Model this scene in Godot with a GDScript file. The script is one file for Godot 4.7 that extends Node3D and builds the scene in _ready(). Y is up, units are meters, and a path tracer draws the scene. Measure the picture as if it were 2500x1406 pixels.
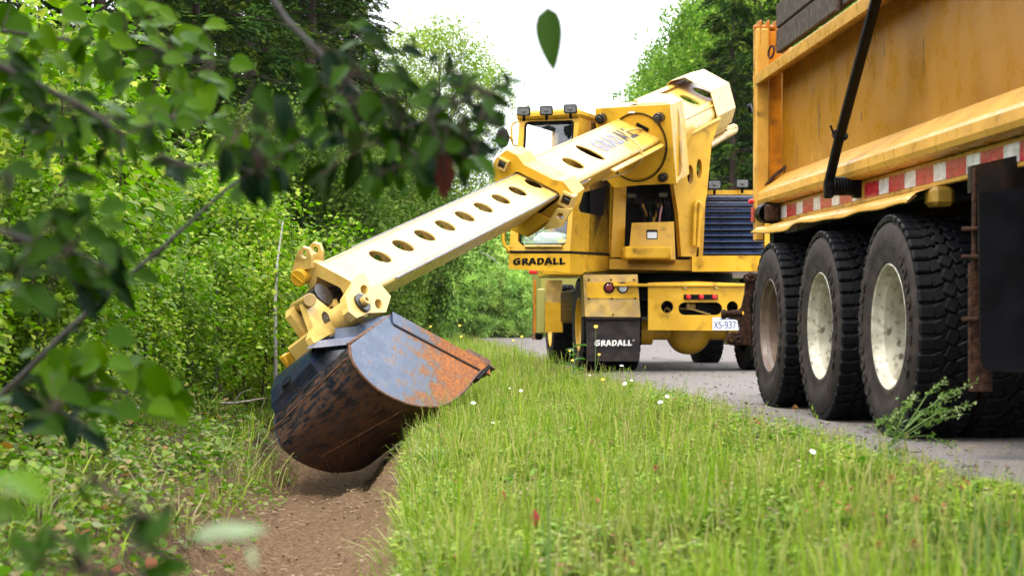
extends Node3D

# ---------------------------------------------------------------- measuring
const FOCAL := 4000.0
const EYE := Vector3(0, 0.54, 0)
var M := {}
var NAMES := {}
var RNG := RandomNumberGenerator.new()
var SMOOTH := 1


func ray(px: float, py: float) -> Vector3:
	return Vector3((px - 1250.0) / FOCAL, (785.0 - py) / FOCAL, -1.0)


func at(px: float, py: float, d: float) -> Vector3:
	return EYE + ray(px, py) * d


func hit(pl: Plane, px: float, py: float) -> Vector3:
	var r := ray(px, py)
	return EYE + r * ((pl.d - pl.normal.dot(EYE)) / pl.normal.dot(r))


func plane_at(n: Vector3, p: Vector3) -> Plane:
	var k := n.normalized()
	return Plane(k, k.dot(p))


# ---------------------------------------------------------------- nodes
func numbered(called: String) -> String:
	var k: int = NAMES.get(called, 0)
	NAMES[called] = k + 1
	return called if k == 0 else "%s_%03d" % [called, k]


func tag(o: Node, label := "", category := "", group := "", kind := "") -> Node:
	if label: o.set_meta("label", label)
	if category: o.set_meta("category", category)
	if group: o.set_meta("group", group)
	if kind: o.set_meta("kind", kind)
	return o


func thing(called: String, pos: Vector3, label: String, category: String, group := "") -> Node3D:
	var o := Node3D.new()
	o.name = numbered(called)
	o.position = pos
	add_child(o)
	tag(o, label, category, group)
	return o


func obj(called: String, s, m: Material, parent: Node = null) -> MeshInstance3D:
	var o := MeshInstance3D.new()
	if s is SurfaceTool:
		s.generate_normals()
		o.mesh = s.commit()
	else:
		o.mesh = s
	o.material_override = m
	if parent == null:
		o.name = numbered(called)
		add_child(o)
	else:
		o.name = called
		parent.add_child(o, true)
	return o


# a part whose shape is given in world coordinates, under a thing that stands elsewhere
func part(called: String, s, m: Material, root: Node3D) -> MeshInstance3D:
	var o := obj(called, s, m, root)
	var t: Transform3D = root.transform
	var up := root.get_parent()
	while up is Node3D and up != self:
		t = up.transform * t
		up = up.get_parent()
	o.transform = t.affine_inverse()
	return o


func multi(called: String, mesh: Mesh, m: Material, where: Array, tints: Array, parent: Node) -> MultiMeshInstance3D:
	var mm := MultiMesh.new()
	mm.transform_format = MultiMesh.TRANSFORM_3D
	mm.use_colors = true
	mm.mesh = mesh
	mm.instance_count = where.size()
	var buf := PackedFloat32Array()
	buf.resize(where.size() * 16)
	var k := 0
	for i in where.size():
		var t: Transform3D = where[i]
		var c: Color = tints[i]
		var b := t.basis
		buf[k] = b.x.x; buf[k + 1] = b.y.x; buf[k + 2] = b.z.x; buf[k + 3] = t.origin.x
		buf[k + 4] = b.x.y; buf[k + 5] = b.y.y; buf[k + 6] = b.z.y; buf[k + 7] = t.origin.y
		buf[k + 8] = b.x.z; buf[k + 9] = b.y.z; buf[k + 10] = b.z.z; buf[k + 11] = t.origin.z
		buf[k + 12] = c.r; buf[k + 13] = c.g; buf[k + 14] = c.b; buf[k + 15] = 1.0
		k += 16
	mm.buffer = buf
	var o := MultiMeshInstance3D.new()
	o.multimesh = mm
	o.material_override = m
	if parent == self:
		o.name = numbered(called)
		add_child(o)
	else:
		o.name = called
		parent.add_child(o, true)
	o.set_meta("kind", "stuff")
	return o


# ---------------------------------------------------------------- shapes
func st() -> SurfaceTool:
	var s := SurfaceTool.new()
	s.begin(Mesh.PRIMITIVE_TRIANGLES)
	s.set_smooth_group(-1)
	return s


# corners counter-clockwise as seen from outside
func tri(s: SurfaceTool, a: Vector3, b: Vector3, c: Vector3) -> void:
	s.add_vertex(a); s.add_vertex(c); s.add_vertex(b)


func quad(s: SurfaceTool, a: Vector3, b: Vector3, c: Vector3, d: Vector3) -> void:
	tri(s, a, b, c)
	tri(s, a, c, d)


func face_out(s: SurfaceTool, pts: Array, inside: Vector3) -> void:
	var n: Vector3 = (pts[1] - pts[0]).cross(pts[2] - pts[0])
	var flip: bool = n.dot(pts[0] - inside) < 0.0
	for i in range(1, pts.size() - 1):
		if flip:
			tri(s, pts[0], pts[i + 1], pts[i])
		else:
			tri(s, pts[0], pts[i], pts[i + 1])


func box(s: SurfaceTool, c: Vector3, size: Vector3, bev := 0.008, B := Basis()) -> void:
	var h := size * 0.5
	bev = minf(bev, minf(h.x, minf(h.y, h.z)) * 0.6)
	var g := h - Vector3.ONE * bev
	var v := func(sx: float, sy: float, sz: float, ax: int) -> Vector3:
		var p := Vector3(sx * g.x, sy * g.y, sz * g.z)
		p[ax] = signf(p[ax]) * h[ax]
		return c + B * p
	for sg in [-1.0, 1.0]:
		face_out(s, [v.call(sg, -1, -1, 0), v.call(sg, 1, -1, 0), v.call(sg, 1, 1, 0), v.call(sg, -1, 1, 0)], c)
		face_out(s, [v.call(-1, sg, -1, 1), v.call(1, sg, -1, 1), v.call(1, sg, 1, 1), v.call(-1, sg, 1, 1)], c)
		face_out(s, [v.call(-1, -1, sg, 2), v.call(1, -1, sg, 2), v.call(1, 1, sg, 2), v.call(-1, 1, sg, 2)], c)
		for sh in [-1.0, 1.0]:
			face_out(s, [v.call(sg, sh, -1, 0), v.call(sg, sh, 1, 0), v.call(sg, sh, 1, 1), v.call(sg, sh, -1, 1)], c)
			face_out(s, [v.call(sg, -1, sh, 0), v.call(sg, 1, sh, 0), v.call(sg, 1, sh, 2), v.call(sg, -1, sh, 2)], c)
			face_out(s, [v.call(-1, sg, sh, 1), v.call(1, sg, sh, 1), v.call(1, sg, sh, 2), v.call(-1, sg, sh, 2)], c)
			for sk in [-1.0, 1.0]:
				face_out(s, [v.call(sg, sh, sk, 0), v.call(sg, sh, sk, 1), v.call(sg, sh, sk, 2)], c)


# a box between two points with a square section
func bar(s: SurfaceTool, a: Vector3, b: Vector3, w: float, h: float, bev := 0.006, up := Vector3.UP) -> void:
	var z := (b - a).normalized()
	var x := up.cross(z)
	if x.length() < 0.01:
		x = Vector3.RIGHT.cross(z)
	x = x.normalized()
	box(s, (a + b) * 0.5, Vector3(w, h, a.distance_to(b)), bev, Basis(x, z.cross(x), z))


func tube(s: SurfaceTool, pts: Array, r, n := 8, caps := true) -> void:
	SMOOTH += 1
	var rings := []
	var x := Vector3.ZERO
	for i in pts.size():
		var a: Vector3 = pts[maxi(i - 1, 0)]
		var b: Vector3 = pts[mini(i + 1, pts.size() - 1)]
		var z := (b - a).normalized()
		if i == 0:
			x = (Vector3.UP if absf(z.y) < 0.9 else Vector3.RIGHT).cross(z).normalized()
		else:
			x = (x - z * x.dot(z)).normalized()
		var y := z.cross(x)
		var rad: float = r if r is float else r[i]
		var ring := []
		for k in n:
			var t := TAU * k / n
			ring.append(pts[i] + (x * cos(t) + y * sin(t)) * rad)
		rings.append(ring)
	s.set_smooth_group(SMOOTH)
	for i in pts.size() - 1:
		for k in n:
			var q := (k + 1) % n
			quad(s, rings[i][k], rings[i][q], rings[i + 1][q], rings[i + 1][k])
	s.set_smooth_group(-1)
	if caps:
		for k in range(1, n - 1):
			tri(s, rings[0][0], rings[0][k + 1], rings[0][k])
			tri(s, rings[-1][0], rings[-1][k], rings[-1][k + 1])


# rounds the corners of a polyline
func bent(pts: Array, r: float, n := 4) -> Array:
	var out := [pts[0]]
	for i in range(1, pts.size() - 1):
		var p: Vector3 = pts[i]
		var a: Vector3 = p + (pts[i - 1] - p).normalized() * minf(r, p.distance_to(pts[i - 1]) * 0.45)
		var b: Vector3 = p + (pts[i + 1] - p).normalized() * minf(r, p.distance_to(pts[i + 1]) * 0.45)
		for k in n + 1:
			var t := float(k) / n
			out.append(a.lerp(p, t).lerp(p.lerp(b, t), t))
	out.append(pts[-1])
	return out


# profile of (radius, height) turned about the y axis of T
func lathe(s: SurfaceTool, prof: Array, n: int, T: Transform3D, crease := true) -> void:
	SMOOTH += 1
	for i in prof.size() - 1:
		if crease:
			SMOOTH += 1
		s.set_smooth_group(SMOOTH)
		var a: Vector2 = prof[i]
		var b: Vector2 = prof[i + 1]
		for k in n:
			var t := TAU * k / n
			var u := TAU * (k + 1) / n
			var p0 := T * Vector3(a.x * cos(t), a.y, a.x * sin(t))
			var p1 := T * Vector3(a.x * cos(u), a.y, a.x * sin(u))
			var q0 := T * Vector3(b.x * cos(t), b.y, b.x * sin(t))
			var q1 := T * Vector3(b.x * cos(u), b.y, b.x * sin(u))
			if a.x < 1e-6:
				tri(s, p0, q0, q1)
			elif b.x < 1e-6:
				tri(s, p0, q0, p1)
			else:
				quad(s, p0, q0, q1, p1)
	s.set_smooth_group(-1)


func axes(o: Vector3, y: Vector3, hint := Vector3(0.3, 0.9, 0.2)) -> Transform3D:
	var k := y.normalized()
	var x := hint.cross(k).normalized()
	return Transform3D(Basis(x, k, x.cross(k)), o)


func cyl(s: SurfaceTool, a: Vector3, b: Vector3, r: float, n := 20) -> void:
	var h := a.distance_to(b)
	lathe(s, [Vector2(0, h), Vector2(r - 0.004, h), Vector2(r, h - 0.004), Vector2(r, 0.004), Vector2(r - 0.004, 0), Vector2(0, 0)], n, axes(a, b - a))


# a flat plate with holes: outlines in the x and y of T, from z = -th (back) to 0 (front)
func plate(s: SurfaceTool, outer: PackedVector2Array, holes: Array, th: float, T: Transform3D) -> void:
	if Geometry2D.is_polygon_clockwise(outer):
		outer.reverse()
	var pieces := [outer]
	if holes.size():
		var xs := []
		var lo := outer[0]
		var hi := outer[0]
		for p in outer:
			lo = lo.min(p)
			hi = hi.max(p)
		for h in holes:
			var c := Vector2.ZERO
			for p in h:
				c += p
			xs.append(c.x / h.size())
		xs.append(lo.x - 1.0)
		xs.append(hi.x + 1.0)
		xs.sort()
		pieces = []
		for i in xs.size() - 1:
			if xs[i + 1] - xs[i] < 1e-4:
				continue
			var strip := PackedVector2Array([Vector2(xs[i], lo.y - 1), Vector2(xs[i + 1], lo.y - 1), Vector2(xs[i + 1], hi.y + 1), Vector2(xs[i], hi.y + 1)])
			var got := Geometry2D.intersect_polygons(outer, strip)
			for h in holes:
				var next := []
				for g in got:
					next.append_array(Geometry2D.clip_polygons(g, h))
				got.assign(next)
			pieces.append_array(got)
	for g in pieces:
		var idx := Geometry2D.triangulate_polygon(g)
		for i in range(0, idx.size(), 3):
			var a: Vector2 = g[idx[i]]
			var b: Vector2 = g[idx[i + 1]]
			var c: Vector2 = g[idx[i + 2]]
			if (b - a).cross(c - a) < 0:
				var q := b
				b = c
				c = q
			tri(s, T * Vector3(a.x, a.y, 0), T * Vector3(b.x, b.y, 0), T * Vector3(c.x, c.y, 0))
			tri(s, T * Vector3(a.x, a.y, -th), T * Vector3(c.x, c.y, -th), T * Vector3(b.x, b.y, -th))
	var rims := [outer]
	rims.append_array(holes)
	for i in rims.size():
		var r: PackedVector2Array = rims[i]
		if i > 0 and not Geometry2D.is_polygon_clockwise(r):
			r.reverse()
		for k in r.size():
			var a: Vector2 = r[k]
			var b: Vector2 = r[(k + 1) % r.size()]
			quad(s, T * Vector3(a.x, a.y, -th), T * Vector3(b.x, b.y, -th), T * Vector3(b.x, b.y, 0), T * Vector3(a.x, a.y, 0))


func frame_of(pl: Plane, origin: Vector3) -> Transform3D:
	var x := Vector3.UP.cross(pl.normal).normalized()
	return Transform3D(Basis(x, pl.normal.cross(x), pl.normal), origin)


# a plate whose outline was measured on the photograph and lies on the plane pl
func plate_px(s: SurfaceTool, pl: Plane, outer: Array, holes: Array, th: float, front := 0.0) -> void:
	var T := frame_of(pl, hit(pl, outer[0].x, outer[0].y))
	var flat := func(list) -> PackedVector2Array:
		var out := PackedVector2Array()
		for p in list:
			var q := T.affine_inverse() * hit(pl, p.x, p.y)
			out.append(Vector2(q.x, q.y))
		return out
	var hs := []
	for h in holes:
		hs.append(flat.call(h))
	plate(s, flat.call(outer), hs, th, T.translated_local(Vector3(0, 0, front)))


func oval(x: float, y: float, rx: float, ry: float, n := 24, turn := 0.0) -> Array:
	var out := []
	for k in n:
		var p := Vector2(rx * cos(TAU * k / n), ry * sin(TAU * k / n)).rotated(turn)
		out.append(Vector2(x, y) + p)
	return out


func rect(x0: float, y0: float, x1: float, y1: float, r := 0.0) -> Array:
	if r <= 0.0:
		return [Vector2(x0, y0), Vector2(x1, y0), Vector2(x1, y1), Vector2(x0, y1)]
	var out := []
	for c in [[x1 - r, y0 + r, -PI / 2], [x1 - r, y1 - r, 0.0], [x0 + r, y1 - r, PI / 2], [x0 + r, y0 + r, PI]]:
		for k in 5:
			var t: float = c[2] + PI / 2 * k / 4
			out.append(Vector2(c[0] + r * cos(t), c[1] + r * sin(t)))
	return out


func round_rect2(w: float, h: float, r: float) -> PackedVector2Array:
	return PackedVector2Array(rect(-w / 2, -h / 2, w / 2, h / 2, r))


# an even extrusion of a 2D section along an axis, section in x and y of T, from z0 to z1
func extrude(s: SurfaceTool, sec: PackedVector2Array, z0: float, z1: float, T: Transform3D) -> void:
	plate(s, sec, [], z1 - z0, T.translated_local(Vector3(0, 0, z1)))


# ---------------------------------------------------------------- lettering
var FONTS := {}


func font(slant: float, bold: float) -> Font:
	var key := "%s %s" % [slant, bold]
	if not FONTS.has(key):
		var f := SystemFont.new()
		f.font_names = PackedStringArray(["Droid Sans"])
		var v := FontVariation.new()
		v.base_font = f
		v.variation_embolden = minf(bold, 0.8)
		f.font_weight = 700 if bold > 0.0 else 400
		v.variation_transform = Transform2D(Vector2(1, 0), Vector2(slant, 1), Vector2.ZERO)
		FONTS[key] = v
	return FONTS[key]


func letters(text: String, slant := 0.0, bold := 0.0) -> TextMesh:
	var t := TextMesh.new()
	t.text = text
	t.font = font(slant, bold)
	t.font_size = 64
	t.pixel_size = 0.01
	t.depth = 0.02
	return t


# lettering laid on a plane, filling the given width and height
func write_on(called: String, text: String, T: Transform3D, w: float, h: float, m: Material, root: Node3D, slant := 0.0, bold := 0.0, deep := 0.004) -> MeshInstance3D:
	var t := letters(text, slant, bold)
	var bb := t.get_aabb()
	var o := part(called, t, m, root)
	var k := Vector3(w / bb.size.x, h / bb.size.y, deep / bb.size.z)
	var c := bb.get_center()
	o.transform = o.transform * T * Transform3D(Basis.from_scale(k), -c * k)
	return o


# ---------------------------------------------------------------- materials
func lin(r: float, g: float, b: float) -> Color:
	return Color(r, g, b).linear_to_srgb()


func ramp(stops: Array) -> Gradient:
	var g := Gradient.new()
	var off := PackedFloat32Array()
	var col := PackedColorArray()
	for p in stops:
		off.append(p[0])
		col.append(p[1])
	g.offsets = off
	g.colors = col
	return g


func noise_tex(seed_: int, freq: float, stops: Array, size := 512, kind := FastNoiseLite.TYPE_SIMPLEX_SMOOTH, octaves := 5, bump := 0.0) -> NoiseTexture2D:
	var n := FastNoiseLite.new()
	n.seed = seed_
	n.noise_type = kind
	n.frequency = freq
	n.fractal_octaves = octaves
	var t := NoiseTexture2D.new()
	t.width = size
	t.height = size
	t.seamless = true
	t.noise = n
	if bump > 0.0:
		t.as_normal_map = true
		t.bump_strength = bump
	elif stops.size():
		t.color_ramp = ramp(stops)
	return t


var TEX := {}


func shared(key: String) -> Texture2D:
	if not TEX.has(key):
		var w := Color.WHITE
		match key:
			"mottle": TEX[key] = noise_tex(3, 0.008, [[0.25, Color(0.80, 0.79, 0.77)], [0.5, Color(0.93, 0.92, 0.91)], [0.75, w]])
			"fine": TEX[key] = noise_tex(5, 0.05, [[0.2, Color(0.75, 0.75, 0.75)], [0.8, w]])
			"rough": TEX[key] = noise_tex(7, 0.02, [[0.2, Color(0.55, 0.55, 0.55)], [0.8, w]])
			"grime": TEX[key] = noise_tex(9, 0.011, [[0.0, Color(0.25, 0.17, 0.1, 0)], [0.53, Color(0.27, 0.18, 0.1, 0.0)], [0.68, Color(0.25, 0.17, 0.1, 0.32)], [0.9, Color(0.16, 0.11, 0.07, 0.75)]], 512, FastNoiseLite.TYPE_SIMPLEX_SMOOTH, 6)
			"dust": TEX[key] = noise_tex(11, 0.009, [[0.0, Color(0.55, 0.47, 0.36, 0)], [0.4, Color(0.5, 0.43, 0.33, 0.12)], [0.75, Color(0.55, 0.47, 0.38, 0.5)]], 512, FastNoiseLite.TYPE_SIMPLEX_SMOOTH, 6)
			"soft": TEX[key] = noise_tex(15, 0.006, [[0.25, Color(0.91, 0.90, 0.88)], [0.5, Color(0.97, 0.965, 0.955)], [0.75, w]])
			"grime_soft": TEX[key] = noise_tex(17, 0.010, [[0.0, Color(0.3, 0.2, 0.1, 0)], [0.60, Color(0.3, 0.2, 0.1, 0.0)], [0.72, Color(0.28, 0.19, 0.1, 0.20)], [0.90, Color(0.14, 0.09, 0.05, 0.7)]], 512, FastNoiseLite.TYPE_SIMPLEX_SMOOTH, 7)
			"dust_soft": TEX[key] = noise_tex(19, 0.012, [[0.0, Color(0.32, 0.28, 0.24, 0.0)], [0.45, Color(0.32, 0.27, 0.23, 0.12)], [0.8, Color(0.34, 0.29, 0.25, 0.34)]], 512, FastNoiseLite.TYPE_SIMPLEX_SMOOTH, 6)
			"rim_rust": TEX[key] = noise_tex(37, 0.022, [[0.0, Color(0.3, 0.2, 0.1, 0)], [0.58, Color(0.35, 0.24, 0.12, 0.0)], [0.68, Color(0.30, 0.18, 0.08, 0.5)], [0.8, Color(0.16, 0.09, 0.05, 0.95)]], 512, FastNoiseLite.TYPE_SIMPLEX_SMOOTH, 5)
			"bumps": TEX[key] = noise_tex(13, 0.05, [])
	return TEX[key]


func mat(key: String, c: Color, rough := 0.6, metal := 0.0, spec := 0.5) -> StandardMaterial3D:
	var m := StandardMaterial3D.new()
	m.resource_name = key
	m.albedo_color = c
	m.roughness = rough
	m.metallic = metal
	m.metallic_specular = spec
	m.cull_mode = BaseMaterial3D.CULL_DISABLED
	M[key] = m
	return m


func textured(m: StandardMaterial3D, tex: String, scale: float, detail := "", rough_tex := "rough", bump := 0.0) -> StandardMaterial3D:
	m.uv1_triplanar = true
	m.uv1_scale = Vector3.ONE * scale
	if tex:
		m.albedo_texture = shared(tex)
	if rough_tex:
		m.roughness_texture = shared(rough_tex)
	if detail:
		m.detail_enabled = true
		m.detail_albedo = shared(detail)
		m.detail_blend_mode = BaseMaterial3D.BLEND_MODE_MIX
	if bump > 0.0:
		m.heightmap_enabled = true
		m.heightmap_texture = shared("bumps")
		m.heightmap_scale = bump
	return m


func leaf_mat(key: String, c: Color, rough: float, through: float) -> StandardMaterial3D:
	var m := mat(key, c, rough, 0.0, 0.24)
	m.vertex_color_use_as_albedo = true
	m.backlight_enabled = true
	m.backlight = Color(through * 0.75, through, through * 0.25)
	return m


func materials() -> void:
	textured(mat("boom_paint", lin(0.63, 0.43, 0.12), 0.4), "soft", 0.8, "grime_soft", "rough")
	textured(mat("outer_paint", lin(0.57, 0.35, 0.055), 0.4), "soft", 0.8, "grime_soft", "rough")
	textured(mat("blue_worn", lin(0.095, 0.12, 0.19), 0.4), "mottle", 1.5, "")
	textured(mat("machine_paint", lin(0.58, 0.325, 0.022), 0.4), "soft", 0.6, "grime_soft", "rough")
	textured(mat("worn_paint", lin(0.56, 0.36, 0.08), 0.5), "mottle", 1.1, "dust", "rough")
	textured(mat("truck_paint", lin(0.31, 0.132, 0.002), 0.42), "soft", 0.35, "", "rough")
	textured(mat("truck_worn", lin(0.52, 0.275, 0.045), 0.42), "soft", 0.9, "grime_soft", "rough")
	textured(mat("truck_orange", lin(0.55, 0.185, 0.006), 0.45), "mottle", 0.9, "grime", "rough")
	textured(mat("edge_wear", lin(0.16, 0.15, 0.16), 0.45, 0.3), "fine", 2.0, "grime")
	textured(mat("grease", lin(0.016, 0.012, 0.010), 0.4), "fine", 2.0)
	textured(mat("black_steel", lin(0.0045, 0.0045, 0.005), 0.5), "fine", 1.5)
	textured(mat("dark_steel", lin(0.020, 0.018, 0.017), 0.55, 0.3), "mottle", 1.5, "grime")
	textured(mat("rusty_steel", lin(0.062, 0.030, 0.020), 0.75), "rough", 2.5, "grime", "", 0.3)
	textured(mat("flap_rubber", lin(0.022, 0.019, 0.021), 0.75), "mottle", 0.9, "dust_soft")
	textured(mat("mud_flap", lin(0.006, 0.006, 0.008), 0.65), "mottle", 0.9)
	textured(mat("tyre_rubber", lin(0.026, 0.023, 0.023), 0.75), "mottle", 1.6, "dust_soft", "", 0.1)
	textured(mat("tread_rubber", lin(0.0075, 0.0075, 0.009), 0.7), "fine", 1.6)
	textured(mat("white_rim", lin(0.43, 0.41, 0.32), 0.5), "mottle", 1.3, "rim_rust")
	textured(mat("brown_rim", lin(0.13, 0.085, 0.06), 0.6), "mottle", 1.3, "grime")
	textured(mat("wood_board", lin(0.075, 0.062, 0.05), 0.85), "fine", 0.5, "", "", 0.2)
	textured(mat("louver_blue", lin(0.022, 0.036, 0.085), 0.42), "mottle", 1.0)
	mat("letter_black", lin(0.003, 0.003, 0.005), 0.5)
	mat("letter_faded", lin(0.12, 0.12, 0.16), 0.6)
	mat("letter_boom_dark", lin(0.03, 0.028, 0.04), 0.6)
	mat("letter_white", lin(0.62, 0.60, 0.56), 0.7)
	mat("letter_blue", lin(0.012, 0.025, 0.13), 0.5)
	mat("letter_chalk", lin(0.45, 0.33, 0.12), 0.8)
	mat("plate_white", lin(0.56, 0.58, 0.61), 0.4)
	textured(mat("tape_red", lin(0.40, 0.018, 0.03), 0.4), "mottle", 2.5)
	textured(mat("tape_white", lin(0.60, 0.58, 0.57), 0.4), "mottle", 2.5)
	mat("lamp_red", lin(0.55, 0.015, 0.02), 0.2)
	mat("lamp_dark_red", lin(0.13, 0.012, 0.012), 0.25)
	mat("lamp_clear", lin(0.55, 0.56, 0.55), 0.18, 0.3)
	mat("lamp_glass", lin(0.10, 0.10, 0.095), 0.15, 0.4)
	mat("chrome", lin(0.6, 0.6, 0.62), 0.2, 1.0)
	mat("cab_inside", lin(0.005, 0.005, 0.006), 0.8)
	mat("seat_brown", lin(0.045, 0.024, 0.018), 0.8)
	mat("mint_cloth", lin(0.42, 0.56, 0.46), 0.9)
	mat("yellow_cloth", lin(0.55, 0.55, 0.08), 0.9)
	var gl := mat("glass", Color(0.35, 0.42, 0.40, 0.03), 0.03)
	gl.transparency = BaseMaterial3D.TRANSPARENCY_ALPHA
	var dg := mat("dark_glass", lin(0.012, 0.016, 0.016), 0.08)
	dg.metallic_specular = 0.5
	for k in ["black_steel", "flap_rubber", "mud_flap", "tyre_rubber", "tread_rubber", "cab_inside", "letter_black", "seat_brown", "dark_steel", "rusty_steel", "wood_board"]:
		M[k].metallic_specular = 0.2
	for k in ["truck_paint", "truck_worn", "truck_orange", "machine_paint"]:
		M[k].metallic_specular = 0.35
	bucket_materials()
	textured(mat("bark_grey", lin(0.13, 0.115, 0.095), 0.9), "rough", 2.0, "", "", 0.4)
	textured(mat("bark_brown", lin(0.085, 0.05, 0.032), 0.9), "rough", 2.0, "", "", 0.4)
	textured(mat("twig_dark", lin(0.03, 0.02, 0.012), 0.9), "rough", 2.0)
	textured(mat("bark_orange", lin(0.26, 0.13, 0.06), 0.9), "rough", 2.0, "", "", 0.4)
	textured(mat("bark_white", lin(0.52, 0.48, 0.43), 0.8), "rough", 3.0)
	textured(mat("dead_wood", lin(0.36, 0.31, 0.25), 0.9), "rough", 3.0)
	leaf_mat("aspen_leaf", lin(1, 1, 1), 0.40, 0.9)
	leaf_mat("far_leaf", lin(1, 1, 1), 0.6, 0.8)
	leaf_mat("needles", lin(1, 1, 1), 0.8, 0.2)
	M.needles.metallic_specular = 0.1
	M.far_leaf.metallic_specular = 0.15
	leaf_mat("grass_blade", lin(1, 1, 1), 0.5, 0.8)
	leaf_mat("near_leaf", lin(1, 1, 1), 0.36, 0.55)
	M.near_leaf.metallic_specular = 0.2
	leaf_mat("petal", lin(1, 1, 1), 0.8, 0.3)
	ground_materials()


func ground_materials() -> void:
	var d := mat("soil", lin(1, 1, 1), 0.95, 0.0, 0.2)
	d.vertex_color_use_as_albedo = true
	d.uv1_triplanar = true
	d.uv1_world_triplanar = true
	d.uv1_scale = Vector3.ONE * 0.7
	d.albedo_texture = noise_tex(21, 0.03, [[0.15, Color(0.62, 0.58, 0.55)], [0.5, Color(0.86, 0.83, 0.8)], [0.85, Color(1, 1, 1)]], 1024, FastNoiseLite.TYPE_SIMPLEX_SMOOTH, 6)
	d.heightmap_enabled = true
	d.heightmap_texture = noise_tex(23, 0.04, [], 1024, FastNoiseLite.TYPE_SIMPLEX_SMOOTH, 6)
	d.heightmap_scale = 3.0
	var a := mat("asphalt", lin(0.30, 0.285, 0.28), 0.85, 0.0, 0.3)
	a.uv1_triplanar = true
	a.uv1_world_triplanar = true
	a.uv1_scale = Vector3.ONE * 1.1
	a.albedo_texture = noise_tex(25, 0.09, [[0.0, Color(0.45, 0.44, 0.45)], [0.42, Color(0.66, 0.64, 0.64)], [0.62, Color(0.86, 0.84, 0.82)], [0.85, Color(1, 1, 1)]], 1024, FastNoiseLite.TYPE_CELLULAR, 2)
	a.heightmap_enabled = true
	a.heightmap_texture = noise_tex(27, 0.09, [], 1024, FastNoiseLite.TYPE_CELLULAR, 2)
	a.heightmap_scale = 0.8
	a.detail_enabled = true
	a.detail_albedo = noise_tex(29, 0.006, [[0.0, Color(0.5, 0.44, 0.4, 0.0)], [0.5, Color(0.5, 0.44, 0.4, 0.08)], [0.8, Color(0.5, 0.44, 0.38, 0.4)]], 512)


# blue paint worn to rust: noise in two sizes, more rust towards the cutting edge
func bucket_materials() -> void:
	var big := FastNoiseLite.new()
	big.seed = 31
	big.frequency = 0.012
	big.fractal_octaves = 5
	var small := FastNoiseLite.new()
	small.seed = 33
	small.frequency = 0.06
	small.fractal_octaves = 4
	var streak := FastNoiseLite.new()
	streak.seed = 35
	streak.frequency = 0.02
	streak.fractal_octaves = 4
	for kind in ["side_plate", "shell"]:
		var im := Image.create(512, 512, false, Image.FORMAT_RGB8)
		var ro := Image.create(512, 512, false, Image.FORMAT_RGB8)
		for y in 512:
			for x in 512:
				var u := x / 511.0
				var v := y / 511.0
				var n := big.get_noise_2d(x, y)
				var f := small.get_noise_2d(x, y)
				var c: Color
				var rust: float
				if kind == "side_plate":
					var s := streak.get_noise_2d(x * 3.0 + y * 0.6, y * 0.5)
					rust = smoothstep(0.30, 0.68, u * 0.98 + n * 0.26 + s * 0.16 + f * 0.10 + maxf(0.0, v - 0.7) * 0.35)
					rust = maxf(rust, smoothstep(0.22, 0.6, f * 0.6 + n * 0.7) * 0.55)
					rust = maxf(rust, smoothstep(0.95, 1.0, v) * 0.9)
					c = Color(0.165, 0.225, 0.32).lerp(Color(0.255, 0.325, 0.43), clampf(0.5 + n + f * 0.6, 0, 1))
					c = c.lerp(Color(0.62, 0.36, 0.10).lerp(Color(0.46, 0.25, 0.10), clampf(0.5 + f * 1.2 + s * 0.8, 0, 1)), rust)
					c = c.lerp(Color(0.55, 0.44, 0.38), smoothstep(0.2, 0.6, s + n * 0.5) * 0.35)
				else:
					var s := streak.get_noise_2d(x * 0.5, y * 4.0)
					rust = smoothstep(-0.48, 0.52, n * 0.35 + s * 1.1 + f * 0.4 + (v - 0.14) * 0.9)
					rust = maxf(rust * 0.88, smoothstep(0.25, 0.45, f) * 0.5)
					c = Color(0.07, 0.085, 0.12).lerp(Color(0.12, 0.15, 0.21), clampf(0.5 + n * 1.2 + f * 0.5, 0, 1))
					c = c.lerp(Color(0.50, 0.285, 0.14).lerp(Color(0.32, 0.20, 0.125), clampf(0.5 + f + s * 1.2, 0, 1)), rust)
				im.set_pixel(x, y, c)
				var r := lerpf(0.32, 0.8, rust)
				ro.set_pixel(x, y, Color(r, r, r))
		var m := mat("bucket_" + kind, Color.WHITE, 1.0)
		m.albedo_texture = ImageTexture.create_from_image(im)
		m.roughness_texture = ImageTexture.create_from_image(ro)
		m.texture_repeat = false
	textured(mat("bucket_blue", lin(0.016, 0.026, 0.052), 0.35), "mottle", 1.5, "grime")
	textured(mat("bucket_rust", lin(0.20, 0.085, 0.034), 0.8), "rough", 2.5, "grime", "", 0.2)


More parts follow.
